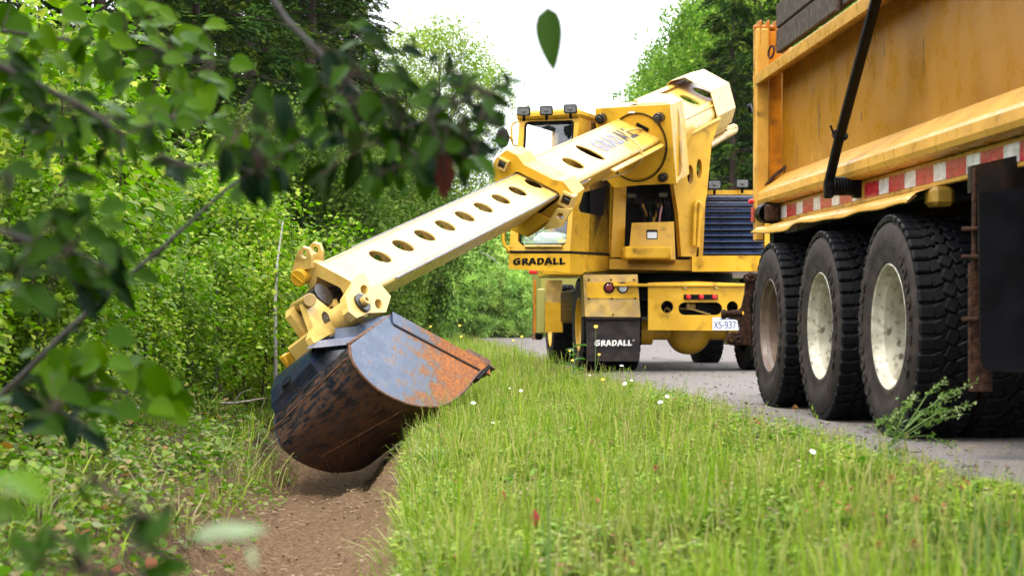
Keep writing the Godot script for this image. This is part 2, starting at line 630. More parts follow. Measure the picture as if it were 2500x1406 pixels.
func _ready() -> void:
	# camera: a lens whose axis is level, shifted up, so that upright edges stay upright
	var cam := Camera3D.new()
	cam.name = "camera"
	cam.position = EYE
	var near := 0.1
	cam.projection = Camera3D.PROJECTION_FRUSTUM
	var attr := CameraAttributesPhysical.new()
	attr.frustum_focal_length = 68.0
	attr.frustum_near = near
	attr.frustum_far = 600.0
	attr.frustum_focus_distance = 12.5
	attr.exposure_aperture = 5.6
	cam.attributes = attr
	add_child(cam)
	cam.set_frustum(2.0 * near * 703.0 / FOCAL, Vector2(0, near * 82.0 / FOCAL), near, 600.0)
	cam.current = true

	var env := Environment.new()
	env.background_mode = Environment.BG_SKY
	var sky := ProceduralSkyMaterial.new()
	sky.sky_top_color = lin(0.90, 0.93, 1.0)
	sky.sky_horizon_color = lin(0.50, 0.515, 0.54)
	sky.sky_curve = 0.33
	sky.sky_energy_multiplier = 1.4
	sky.ground_bottom_color = lin(0.12, 0.13, 0.08)
	sky.ground_horizon_color = lin(0.25, 0.27, 0.2)
	sky.sun_angle_max = 1.0
	env.sky = Sky.new()
	env.sky.sky_material = sky
	env.tonemap_mode = Environment.TONE_MAPPER_LINEAR
	env.tonemap_exposure = 2.25
	env.sdfgi_enabled = true
	env.ssao_enabled = true
	env.ssil_enabled = true
	env.fog_enabled = true
	env.fog_density = 0.00007
	env.fog_light_color = Color(0.93, 0.96, 1.0)
	var we := WorldEnvironment.new()
	we.name = "world_environment"
	we.environment = env
	add_child(we)

	var sun := DirectionalLight3D.new()
	sun.name = "sun"
	sun.light_energy = 0.5
	sun.light_angular_distance = 16.0
	sun.light_color = Color(1.0, 0.965, 0.9)
	sun.shadow_enabled = true
	sun.sky_mode = DirectionalLight3D.SKY_MODE_LIGHT_ONLY
	sun.position = Vector3(0, 20, 0)
	add_child(sun)
	sun.look_at_from_position(Vector3(-2.6, 11.0, 4.5), Vector3.ZERO)

	RNG.seed = 20240
	materials()
	terrain()
	forest()
	excavator()
	dump_truck()
	hedge()
	verge()
	near_branches()


# ---------------------------------------------------------------- the lie of the land
var HILLS := FastNoiseLite.new()


func edge_x(d: float) -> float:
	return 1.93 - 0.057 * d


func on_road(s: float, d: float) -> Vector2:
	return Vector2(edge_x(d) + s, -d)


func cleaned(d: float) -> float:
	return 1.0 - smoothstep(11.6, 13.2, d)


func ground_y(s: float, d: float) -> float:
	var cut := cleaned(d)
	var floor_ := lerpf(-0.36, -0.52, cut)
	floor_ -= 0.10 * exp(-pow((d - 11.0) / 0.9, 2.0)) + 0.02
	var wide := lerpf(0.0, 0.09, smoothstep(7.0, 11.0, d)) * cut
	var prof := [Vector2(-70, 1.6), Vector2(-25, 0.9), Vector2(-6.0, 0.16), Vector2(-4.3, 0.0), Vector2(-3.35, -0.14), Vector2(-2.98 - wide, -0.27), Vector2(-2.76 - wide, floor_ + 0.04), Vector2(-2.55, floor_), Vector2(-2.26, floor_ + 0.05),
		Vector2(-2.02, -0.27), Vector2(-1.84, -0.18), Vector2(-1.0, -0.10), Vector2(-0.30, -0.040), Vector2(0.0, -0.017), Vector2(0.22, -0.024), Vector2(0.5, -0.04), Vector2(7.0, -0.03), Vector2(8.2, -0.3), Vector2(9.5, -0.2), Vector2(14, 0.2), Vector2(90, 1.6)]
	var y := -0.03
	for i in prof.size() - 1:
		if s >= prof[i].x and s <= prof[i + 1].x:
			var t: float = (s - prof[i].x) / (prof[i + 1].x - prof[i].x)
			y = lerpf(prof[i].y, prof[i + 1].y, t)
			break
	var p := on_road(s, d)
	var rough := 0.012
	if s < -0.3 or s > 7.3:
		rough = 0.035
		if s < -3.3:
			rough = 0.09
		if s > -3.1 and s < -2.1 and cut > 0.5:
			y += HILLS.get_noise_2d(p.x * 26.0, p.y * 3.0) * 0.05 + HILLS.get_noise_2d(p.x * 70.0, p.y * 12.0) * 0.012
			rough = 0.02
		y += HILLS.get_noise_2d(p.x * 3.0, p.y * 3.0) * rough * 2.0 + HILLS.get_noise_2d(p.x * 14.0 + 50.0, p.y * 14.0) * rough
	# past the end of the straight the land rises a little
	y += smoothstep(56.0, 110.0, d) * 3.0
	return y


func ground_at(x: float, z: float) -> float:
	return ground_y(x - edge_x(-z), -z)


func strip_list(parts: Array) -> Array:
	var out := []
	for p in parts:
		var n := int(ceil((p[1] - p[0]) / p[2]))
		for k in n:
			out.append(p[0] + (p[1] - p[0]) * k / n)
	out.append(parts[-1][1])
	return out


func terrain() -> void:
	HILLS.seed = 77
	HILLS.frequency = 0.25
	HILLS.fractal_octaves = 3
	var ss := strip_list([[-70, -10, 6.0], [-10, -4.4, 0.4], [-4.4, -3.5, 0.1], [-3.5, -1.9, 0.04], [-1.9, 0.4, 0.1], [0.4, 7.0, 1.6], [7.0, 14, 0.5], [14, 90, 8.0]])
	var ds := strip_list([[-60, -4, 8.0], [-4, 3, 0.4], [3, 14, 0.09], [14, 30, 0.4], [30, 60, 1.0], [60, 180, 10.0]])
	var pos := PackedVector3Array()
	var col := PackedColorArray()
	var idx := PackedInt32Array()
	for d in ds:
		for s in ss:
			var p := on_road(s, d)
			var sh: float = s + HILLS.get_noise_2d(p.x * 6.0, p.y * 6.0) * 0.2
			pos.append(Vector3(p.x, ground_y(s, d), p.y))
			var dirt := smoothstep(-3.12, -2.9, sh) * (1.0 - smoothstep(-1.98, -1.86, sh)) * cleaned(d)
			var c := Color(0.10, 0.085, 0.045)
			if s < -4.0 or s > 8.0:
				c = Color(0.055, 0.045, 0.025)
			c = c.lerp(Color(0.185, 0.122, 0.074), dirt)
			c = c.lerp(Color(0.22, 0.19, 0.15), smoothstep(-0.3, 0.0, sh) * (1.0 - smoothstep(7.0, 7.6, s)))
			col.append(c)
	var w := ss.size()
	for i in ds.size() - 1:
		for k in w - 1:
			var a := i * w + k
			idx.append_array(PackedInt32Array([a, a + w, a + w + 1, a, a + w + 1, a + 1]))
	var ar := []
	ar.resize(Mesh.ARRAY_MAX)
	ar[Mesh.ARRAY_VERTEX] = pos
	ar[Mesh.ARRAY_COLOR] = col
	ar[Mesh.ARRAY_INDEX] = idx
	var am := ArrayMesh.new()
	am.add_surface_from_arrays(Mesh.PRIMITIVE_TRIANGLES, ar)
	var s2 := SurfaceTool.new()
	s2.create_from(am, 0)
	tag(obj("ground", s2, M.soil), "", "", "", "structure")
	# the road: one worn sheet with a ragged edge
	var r := st()
	r.set_smooth_group(1)
	var rd := strip_list([[-40, 2, 4.0], [2, 20, 0.12], [20, 60, 0.7], [60, 75, 5.0]])
	var cols := [0.0, 0.25, 1.0, 2.5, 4.7, 7.1]
	var rows := []
	for d in rd:
		var row := []
		for k in cols.size():
			var s: float = cols[k]
			if k == 0:
				s += HILLS.get_noise_2d(d * 5.0, 3.0) * 0.16 + HILLS.get_noise_2d(d * 30.0, 9.0) * 0.05
			var p := on_road(s, d)
			row.append(Vector3(p.x, (0.0 if k > 0 else -0.018) + smoothstep(56.0, 110.0, d) * 3.0, p.y))
		rows.append(row)
	for i in rows.size() - 1:
		for k in cols.size() - 1:
			quad(r, rows[i][k], rows[i][k + 1], rows[i + 1][k + 1], rows[i + 1][k])
	tag(obj("road", r, M.asphalt), "", "", "", "structure")


# ---------------------------------------------------------------- leaves and plants
func rnd(a: float, b: float) -> float:
	return RNG.randf_range(a, b)


func turned(pos: Vector3, tip: Vector3, up: Vector3, size: float, wide := 1.0) -> Transform3D:
	var y := tip.normalized()
	var x := y.cross(up)
	if x.length() < 1e-3:
		x = y.cross(Vector3(0.3, 0.5, 0.8))
	x = x.normalized()
	return Transform3D(Basis(x * size * wide, y * size, x.cross(y) * size), pos)


func tint(list: Array) -> Color:
	var c: Color = list[RNG.randi() % list.size()]
	var k := rnd(0.8, 1.2)
	return Color(c.r * k * rnd(0.92, 1.08), c.g * k, c.b * k)


# one leaf, tip along y, six facets round a lowered midrib
func leaf_mesh(c := Color.WHITE, wide := 0.4, curl := 0.08) -> Mesh:
	var s := SurfaceTool.new()
	s.begin(Mesh.PRIMITIVE_TRIANGLES)
	s.set_smooth_group(1)
	s.set_color(c)
	var rim := [Vector3(0, 0, 0), Vector3(wide * 0.85, 0.24, curl), Vector3(wide * 0.95, 0.5, curl), Vector3(wide * 0.5, 0.8, curl * 0.3), Vector3(0, 1, -curl * 1.5), Vector3(-wide * 0.5, 0.8, curl * 0.3), Vector3(-wide * 0.95, 0.5, curl), Vector3(-wide * 0.85, 0.24, curl)]
	var mid := Vector3(0, 0.5, 0)
	for i in 8:
		tri(s, mid, rim[i], rim[(i + 1) % 8])
	s.generate_normals()
	return s.commit()


# a few small leaves on a twig, for crowns that are far away
func sprig_mesh(n: int, spread: float, leaf: float, seed_: int) -> Mesh:
	var g := RandomNumberGenerator.new()
	g.seed = seed_
	var s := SurfaceTool.new()
	s.begin(Mesh.PRIMITIVE_TRIANGLES)
	s.set_smooth_group(-1)
	for i in n:
		var k := g.randf_range(0.75, 1.2)
		s.set_color(Color(k, k, k))
		var p := Vector3(g.randfn(), g.randfn() * 0.7, g.randfn()) * spread * 0.55
		var tip := Vector3(g.randf_range(-1, 1), g.randf_range(-1.0, 0.5), g.randf_range(-1, 1)).normalized()
		var side := tip.cross(Vector3(g.randf_range(-0.5, 0.5), 1, g.randf_range(-0.5, 0.5))).normalized()
		var l := leaf * g.randf_range(0.7, 1.3)
		quad(s, p, p + tip * l * 0.5 + side * l * 0.33, p + tip * l, p + tip * l * 0.5 - side * l * 0.33)
	s.generate_normals()
	return s.commit()


# a drooping spray of needles
func spray_mesh(seed_: int) -> Mesh:
	var g := RandomNumberGenerator.new()
	g.seed = seed_
	var s := SurfaceTool.new()
	s.begin(Mesh.PRIMITIVE_TRIANGLES)
	s.set_smooth_group(-1)
	for i in 34:
		var t := i / 33.0
		var k := g.randf_range(0.7, 1.25)
		s.set_color(Color(k, k, k))
		var p := Vector3(0, t, -0.25 * t * t)
		var sd := 1.0 if i % 2 == 0 else -1.0
		var l := (0.5 - 0.36 * t) * g.randf_range(0.7, 1.1)
		var dir := Vector3(sd, g.randf_range(0.5, 0.9), g.randf_range(-0.5, 0.25)).normalized() * l
		var wv := Vector3(0.0, 0.055, g.randf_range(-0.05, 0.05))
		quad(s, p - wv * 0.6, p + dir * 0.5 - wv, p + dir, p + dir * 0.5 + wv)
	s.generate_normals()
	return s.commit()


const GREENS := [Color(0.186, 0.269, 0.011), Color(0.242, 0.318, 0.013), Color(0.137, 0.221, 0.013), Color(0.307, 0.365, 0.033), Color(0.120, 0.183, 0.033)]
const GREENS_B := [Color(0.153, 0.240, 0.013), Color(0.197, 0.288, 0.015), Color(0.110, 0.192, 0.015), Color(0.242, 0.318, 0.055)]
const GREENS_C := [Color(0.263, 0.327, 0.013), Color(0.319, 0.365, 0.020), Color(0.209, 0.269, 0.013), Color(0.186, 0.260, 0.033)]
var LEAF: Mesh


# stems and leaves of a bush, its foot at the origin: [stem shapes, leaf places, leaf tints]
func bush_shape(high: float, wide: float, stems: int, clusters: int, leaf: float, greens: Array, low := 0.06) -> Array:
	var wood := []
	var paths := []
	for i in stems:
		var a := rnd(0, TAU)
		var lean := rnd(0.15, 1.0) * wide * 0.5
		var foot := Vector3(cos(a), 0, sin(a)) * rnd(0.03, 0.3)
		var top := Vector3(cos(a) * lean, high * rnd(0.72, 1.0) * (1.0 - 0.25 * lean / wide), sin(a) * lean)
		var path := []
		for k in 6:
			var t := k / 5.0
			path.append(foot.lerp(top, t) + Vector3(rnd(-1, 1), 0, rnd(-1, 1)) * 0.06 * high * 0.3 * t + Vector3(cos(a), 0, sin(a)) * lean * 0.25 * sin(t * PI))
		paths.append(path)
		var s := st()
		tube(s, path, [0.019, 0.016, 0.013, 0.010, 0.007, 0.003], 6)
		wood.append(s)
	var where := []
	var tints := []
	for i in clusters:
		var path: Array = paths[RNG.randi() % stems]
		var t := pow(rnd(low, 1.0), 0.75)
		var f := t * 4.999
		var p: Vector3 = path[int(f)].lerp(path[int(f) + 1], f - int(f))
		var reach := wide * 0.30 * (1.0 - 0.75 * t * t) + 0.05
		var a := rnd(0, TAU)
		var out := Vector3(cos(a), rnd(-0.2, 0.5), sin(a))
		p += out * reach * sqrt(RNG.randf())
		var hue: Color = tint(greens)
		for k in RNG.randi_range(4, 8):
			var q := p + Vector3(RNG.randfn(), RNG.randfn() * 0.7, RNG.randfn()) * leaf * 1.5
			var tip := (out + Vector3(rnd(-0.9, 0.9), rnd(-1.1, 0.1), rnd(-0.9, 0.9)))
			where.append(turned(q, tip, Vector3(rnd(-0.6, 0.6), 1, rnd(-0.6, 0.6)), leaf * rnd(0.55, 1.3), rnd(0.8, 1.15)))
			var v := rnd(0.85, 1.15)
			tints.append(Color(hue.r * v, hue.g * v, hue.b * v))
	return [wood, where, tints]


func hedge() -> void:
	LEAF = leaf_mesh()
	var leaf_kinds := []
	for c in GREENS:
		leaf_kinds.append(leaf_mesh(c))
	var shapes := []
	for k in 4:
		shapes.append(bush_shape(1.0 * [3.1, 2.7, 3.3, 2.4][k], [2.0, 1.8, 1.7, 1.9][k], [9, 8, 10, 8][k], [1000, 950, 880, 1050][k], 0.078, [GREENS, GREENS_B, GREENS_C, GREENS][k]))
	var multis := {}
	# distance, side of the road edge, size, shape, turn, how many leaves stand on their own
	var list := [
		[7.4, -4.75, 0.95, 0, 0.4, 110, "tall young aspen bush at the edge of the picture beside the fresh ditch"],
		[9.2, -4.55, 0.98, 2, 1.9, 140, "leafy aspen bush behind the blurred branches, above the weedy ditch bank"],
		[11.0, -4.55, 1.0, 1, 3.3, 160, "bushy young aspen left of the excavator bucket, full of round leaves"],
		[12.8, -4.55, 0.98, 0, 5.1, 160, "upright aspen bush whose thin top sprout stands against the dark conifers"],
		[14.4, -4.2, 0.86, 3, 2.2, 160, "lower rounded aspen bush close behind the excavator bucket"],
		[14.6, -5.6, 1.12, 2, 0.9, 60, "taller aspen bush in the second row, before the dark conifers"],
		[16.6, -4.35, 0.88, 1, 4.0, 110, "aspen bush next to the tip of the excavator boom, reaching its pin bracket"],
		[18.8, -4.2, 0.90, 3, 1.0, 90, "low aspen bush seen just above the near end of the boom"],
		[21.5, -4.5, 0.95, 0, 2.6, 60, "aspen bush behind the row of holes at the near half of the boom"],
		[24.5, -4.3, 0.84, 1, 0.2, 0, "small leafy bush under the boom, first of those along the grass verge"],
		[28.0, -4.3, 0.92, 2, 3.6, 0, "roundish bush beyond the bucket, third along the grass verge under the boom"],
		[32.0, -4.2, 1.0, 3, 5.0, 0, "bush under the middle of the boom where the verge grass turns pale"],
		[10.2, -6.3, 1.15, 1, 2.0, 0, "tall aspen bush in the second row behind the blurred leaves"],
		[12.2, -6.6, 1.2, 3, 4.4, 0, "second row aspen bush filling the gap left of the thin top sprout"],
		[18.0, -6.2, 1.1, 0, 5.6, 0, "second row bush between the aspen sprout and the dark willow scrub"],
		[36.5, -4.5, 1.15, 0, 1.4, 0, "far bush where the grass verge narrows towards the end of the road"],
		[6.6, -3.95, 0.30, 1, 0.3, 0, "knee high leafy shrub on the bank nearest to the camera"], [8.1, -3.75, 0.30, 3, 1.3, 0, "small leafy shrub on the bank behind the bent grey stick"], [9.6, -3.85, 0.42, 0, 2.3, 40, "waist high shrub on the bank, third before the bucket"],
		[10.8, -3.75, 0.42, 3, 4.3, 40, "low spreading shrub in the shade left of the bucket"], [11.9, -3.55, 0.5, 1, 5.3, 40, "dense low shrub touching the left edge of the bucket"], [13.0, -3.2, 0.5, 2, 0.9, 0, "low shrub in the uncut ditch behind the bucket"], [14.2, -3.1, 0.62, 0, 3.9, 0, "shrub in the uncut ditch below the boom tip"], [16.2, -3.2, 0.6, 3, 2.9, 0, "shrub in the uncut ditch just right of the boom's pivot plates"],
		[7.2, -4.15, 0.52, 2, 3.3, 60, "chest high shrub on the bank behind the big fresh green leaves"], [8.6, -4.1, 0.58, 1, 0.7, 60, "bushy shrub on the bank above the bent grey stick"], [10.0, -4.15, 0.6, 3, 5.7, 60, "shrub hanging towards the ditch, halfway between the stick and the bucket"],
		[41.5, -4.3, 1.25, 2, 2.4, 0, "last bush of the roadside hedge before the hazy thicket"],
	]
	for e in list:
		var d: float = e[0]
		var p := on_road(e[1], d)
		var foot := Vector3(p.x, ground_y(e[1], d) - 0.02, p.y)
		var o := thing("aspen_bush", foot, e[6], "bush", "young aspen bushes along the ditch")
		o.rotation.y = e[4]
		o.scale = Vector3.ONE * e[2]
		var sh: Array = shapes[e[3]]
		if not multis.has(e[3]):
			var n := multi("foliage", LEAF, M.aspen_leaf, sh[1], sh[2], o)
			multis[e[3]] = n
			var ms := []
			for s in sh[0]:
				s.generate_normals()
				ms.append(s.commit())
			multis["wood%d" % e[3]] = ms
		else:
			var c: Node = multis[e[3]].duplicate()
			c.name = "foliage"
			o.add_child(c, true)
		for m in multis["wood%d" % e[3]]:
			obj("stem", m, M.bark_grey if e[3] % 2 else M.bark_brown, o)
		if e[5] > 0:
			# single leaves on the side towards the open ditch
			var back: Transform3D = o.transform.affine_inverse()
			var face := (back.basis * (EYE - foot)).normalized()
			var H: float = [3.1, 2.7, 3.3, 2.4][e[3]]
			for k in e[5]:
				var y := rnd(0.08, 0.97) * H
				var across := face.cross(Vector3.UP).normalized()
				var r := 0.95 * sqrt(maxf(0.02, 1.0 - pow(y / H, 2.2)))
				var side := rnd(-1, 1)
				var q: Vector3 = Vector3(face.x, 0, face.z).normalized() * r * sqrt(1.0 - side * side) * rnd(0.8, 1.05) + across * side * r + Vector3(0, y, 0)
				var lf := obj("leaf", leaf_kinds[RNG.randi() % leaf_kinds.size()], M.aspen_leaf, o)
				lf.transform = turned(q, face * 0.6 + Vector3(rnd(-0.8, 0.8), rnd(-1.2, 0.0), rnd(-0.8, 0.8)), Vector3(rnd(-0.5, 0.5), 1, rnd(-0.5, 0.5)), rnd(0.06, 0.095), rnd(0.9, 1.1))
	# a slim white birch stem before the hedge
	var bp := at(671, 955, 12.6)
	var b := thing("birch_sapling", Vector3(bp.x, ground_at(bp.x, bp.z) - 0.02, bp.z), "thin white birch sapling standing just left of the blue bucket", "sapling")
	var bs := st()
	tube(bs, [b.position + Vector3(0, 0, 0), at(672, 850, 12.6), at(671, 740, 12.65), at(676, 640, 12.7), at(690, 540, 12.8)], [0.017, 0.015, 0.013, 0.01, 0.005], 7)
	part("trunk", bs, M.bark_white, b)
	var wl := []
	var tl := []
	for i in 420:
		var t := rnd(0.25, 1.05)
		var q := Vector3(0.05, 1.45 * t, -0.15 * t) + Vector3(RNG.randfn(), RNG.randfn() * 0.5, RNG.randfn()) * 0.26
		wl.append(turned(q, Vector3(rnd(-1, 1), rnd(-1.2, 0), rnd(-1, 1)), Vector3(rnd(-0.5, 0.5), 1, rnd(-0.5, 0.5)), rnd(0.035, 0.06)))
		tl.append(tint(GREENS))
	multi("foliage", LEAF, M.aspen_leaf, wl, tl, b)
	# weeds and low plants on the bank, the uncut ditch and the foot of the hedge
	var wh := []
	var ti := []
	for i in 42000:
		var d := 3.0 + 20.0 * pow(RNG.randf(), 1.3)
		var s := rnd(-5.6, -2.84)
		if d > 12.4:
			s = rnd(-5.4, -2.1)
		elif s > -3.0 and RNG.randf() < 0.75:
			continue
		if HILLS.get_noise_2d(s * 7.0, d * 7.0) < -0.16 and s > -4.2:
			continue
		var p := on_road(s, d)
		var tall := rnd(0.0, 0.40) * smoothstep(-2.9, -4.4, s) + rnd(0.0, 0.10)
		wh.append(turned(Vector3(p.x, ground_y(s, d) + 0.01 + tall, p.y), Vector3(rnd(-1, 1), rnd(-0.4, 0.7), rnd(-1, 1)), Vector3(rnd(-0.5, 0.5), 1, rnd(-0.5, 0.5)), rnd(0.025, 0.065), rnd(0.7, 1.1)))
		ti.append(tint([Color(0.13, 0.20, 0.03), Color(0.10, 0.17, 0.03), Color(0.19, 0.26, 0.05), Color(0.16, 0.19, 0.06), Color(0.26, 0.20, 0.08)] if RNG.randf() > 0.03 else [Color(0.32, 0.10, 0.05)]))
	for i in 11000:
		var d := rnd(3.4, 9.8)
		var s := rnd(-4.3, -2.70)
		if s > -2.86 and RNG.randf() < 0.6:
			continue
		if HILLS.get_noise_2d(s * 9.0, d * 9.0) < -0.22:
			continue
		var p := on_road(s, d)
		var tall := rnd(0.0, 0.22) * smoothstep(-2.7, -3.6, s) + rnd(0.0, 0.07)
		wh.append(turned(Vector3(p.x, ground_y(s, d) + 0.01 + tall, p.y), Vector3(rnd(-1, 1), rnd(-0.5, 0.6), rnd(-1, 1)), Vector3(rnd(-0.6, 0.6), 1, rnd(-0.6, 0.6)), rnd(0.015, 0.045), rnd(0.5, 1.1)))
		ti.append(tint([Color(0.14, 0.21, 0.015), Color(0.10, 0.17, 0.015), Color(0.20, 0.26, 0.03), Color(0.17, 0.19, 0.05), Color(0.24, 0.18, 0.08)]))
	tag(multi("bank_weeds", LEAF, M.aspen_leaf, wh, ti, self), "low weeds and seedlings covering the bank at the foot of the hedge", "undergrowth")
	# pale fallen sticks on the bank
	var sticks := [[[328, 1092], [360, 1062], [400, 1036], [455, 1028], 9.3, "grey fallen stick with a bend lying on the weedy bank"], [[412, 1114], [440, 1130], [470, 1150], [490, 1168], 8.6, "thin dry stick lower on the bank above the fresh ditch"], [[530, 985], [570, 984], [612, 978], [645, 972], 11.4, "straight grey twig lying in the shade left of the bucket"]]
	for e in sticks:
		var pts := []
		for k in 4:
			pts.append(at(e[k][0], e[k][1], e[4]))
		var o := thing("fallen_stick", Vector3(pts[0].x, ground_at(pts[0].x, pts[0].z), pts[0].z), e[5], "stick")
		var s := st()
		tube(s, pts, [0.012, 0.010, 0.008, 0.004], 6)
		part("stem", s, M.dead_wood, o)
		var t2 := st()
		tube(t2, [pts[1], pts[1] + Vector3(0.05, 0.07, 0.02), pts[1] + Vector3(0.12, 0.10, 0.0)], [0.006, 0.004, 0.002], 5)
		part("twig", t2, M.dead_wood, o)


# ---------------------------------------------------------------- the forest round the road
func conifer_shape(high: float, wide: float, bare: float, seed_: int) -> Dictionary:
	var wood := st()
	tube(wood, [Vector3.ZERO, Vector3(0.03, high * 0.3, 0), Vector3(-0.02, high * 0.65, 0.03), Vector3(0, high, 0)], [high * 0.014, high * 0.011, high * 0.006, 0.01], 8)
	var limbs := st()
	var where := []
	var tints := []
	var n := int(high * 12.0)
	for i in n:
		var t := bare + (1.0 - bare) * i / n
		var y := high * t
		var l := wide * 0.5 * pow(1.0 - t, 0.75) * rnd(0.55, 1.12) + 0.12
		var a := rnd(0, TAU)
		var out := Vector3(cos(a), 0, sin(a))
		var end := Vector3(0, y - l * rnd(0.05, 0.35), 0) + out * l
		tube(limbs, [Vector3(0, y, 0), Vector3(0, y + l * 0.05, 0) + out * l * 0.5, end], [0.012 + l * 0.012, 0.01, 0.004], 4, false)
		var m := int(4 + l * 8)
		for k in m:
			var f := pow(rnd(0.12, 1.0), 0.7)
			var p := Vector3(0, y, 0).lerp(end, f) + Vector3(rnd(-1, 1), rnd(-0.6, 0.3), rnd(-1, 1)) * (0.10 + 0.16 * l * (1.0 - f * 0.5))
			var tip := out + Vector3(rnd(-0.9, 0.9), rnd(-0.7, 0.15), rnd(-0.9, 0.9))
			where.append(turned(p, tip, Vector3(rnd(-0.2, 0.2), 1, rnd(-0.2, 0.2)), rnd(0.3, 0.6)))
			tints.append(tint([Color(0.036, 0.080, 0.010), Color(0.050, 0.098, 0.012), Color(0.026, 0.062, 0.012), Color(0.078, 0.118, 0.012)]))
	return {"wood": wood, "limbs": limbs, "where": where, "tints": tints}


func broad_shape(high: float, wide: float, base: float, blobs: int, sprigs: int, greens: Array, slim := 0.5) -> Dictionary:
	var wood := st()
	var lean := Vector3(rnd(-0.4, 0.4), 0, rnd(-0.4, 0.4))
	var trunk := [Vector3.ZERO, Vector3(0, high * 0.3, 0) + lean * 0.3, Vector3(0, high * 0.6, 0) + lean * 0.8, Vector3(0, high * 0.93, 0) + lean]
	tube(wood, trunk, [high * 0.013, high * 0.010, high * 0.006, 0.012], 8)
	var limbs := st()
	var where := []
	var tints := []
	for i in blobs:
		var t := base + (1.0 - base) * pow((i + RNG.randf()) / blobs, 0.9)
		var f := clampf(t, 0, 0.999) * 2.999
		var root: Vector3 = trunk[int(f)].lerp(trunk[int(f) + 1], f - int(f))
		var a := rnd(0, TAU)
		var u := (t - base) / (1.0 - base)
		var r := wide * 0.5 * pow(maxf(0.02, sin(PI * clampf(0.08 + u * 0.9, 0, 1))), slim) * sqrt(rnd(0.1, 1.0))
		var c := root + Vector3(cos(a) * r, r * 0.35, sin(a) * r)
		tube(limbs, [root - Vector3(0, r * 0.4, 0), root.lerp(c, 0.5) - Vector3(0, r * 0.05, 0), c], [0.008 + r * 0.012, 0.006 + r * 0.006, 0.004], 4, false)
		var hue := tint(greens)
		var big := wide * rnd(0.09, 0.19)
		for k in int(sprigs / blobs):
			var q := Vector3(RNG.randfn(), RNG.randfn() * 0.75, RNG.randfn()) * big * 0.6
			where.append(turned(c + q, Vector3(rnd(-1, 1), rnd(-1, 0.6), rnd(-1, 1)), Vector3(rnd(-0.6, 0.6), 1, rnd(-0.6, 0.6)), rnd(0.75, 1.25)))
			var v := rnd(0.85, 1.15)
			tints.append(Color(hue.r * v, hue.g * v, hue.b * v))
	return {"wood": wood, "limbs": limbs, "where": where, "tints": tints}


var TREES := {}


func plant_tree(kind: String, sh: Dictionary, mesh: Mesh, leaf: Material, bark: Material, called: String, pos: Vector3, size: float, turn: float, label: String, group: String) -> void:
	if not TREES.has(kind):
		var o := thing(called, pos, label, "tree", group)
		obj("trunk", sh.wood, bark, o)
		obj("limbs", sh.limbs, bark, o)
		multi("crown", mesh, leaf, sh.where, sh.tints, o)
		TREES[kind] = o
		o.scale = Vector3.ONE * size
		o.rotation.y = turn
		return
	var c: Node3D = TREES[kind].duplicate()
	c.name = numbered(called)
	add_child(c)
	c.position = pos
	c.scale = Vector3.ONE * size
	c.rotation.y = turn
	tag(c, label, "tree", group)


func tree_foot(px: float, d: float) -> Vector3:
	var x := (px - 1250.0) / FOCAL * d
	return Vector3(x, ground_at(x, -d) - 0.05, -d)


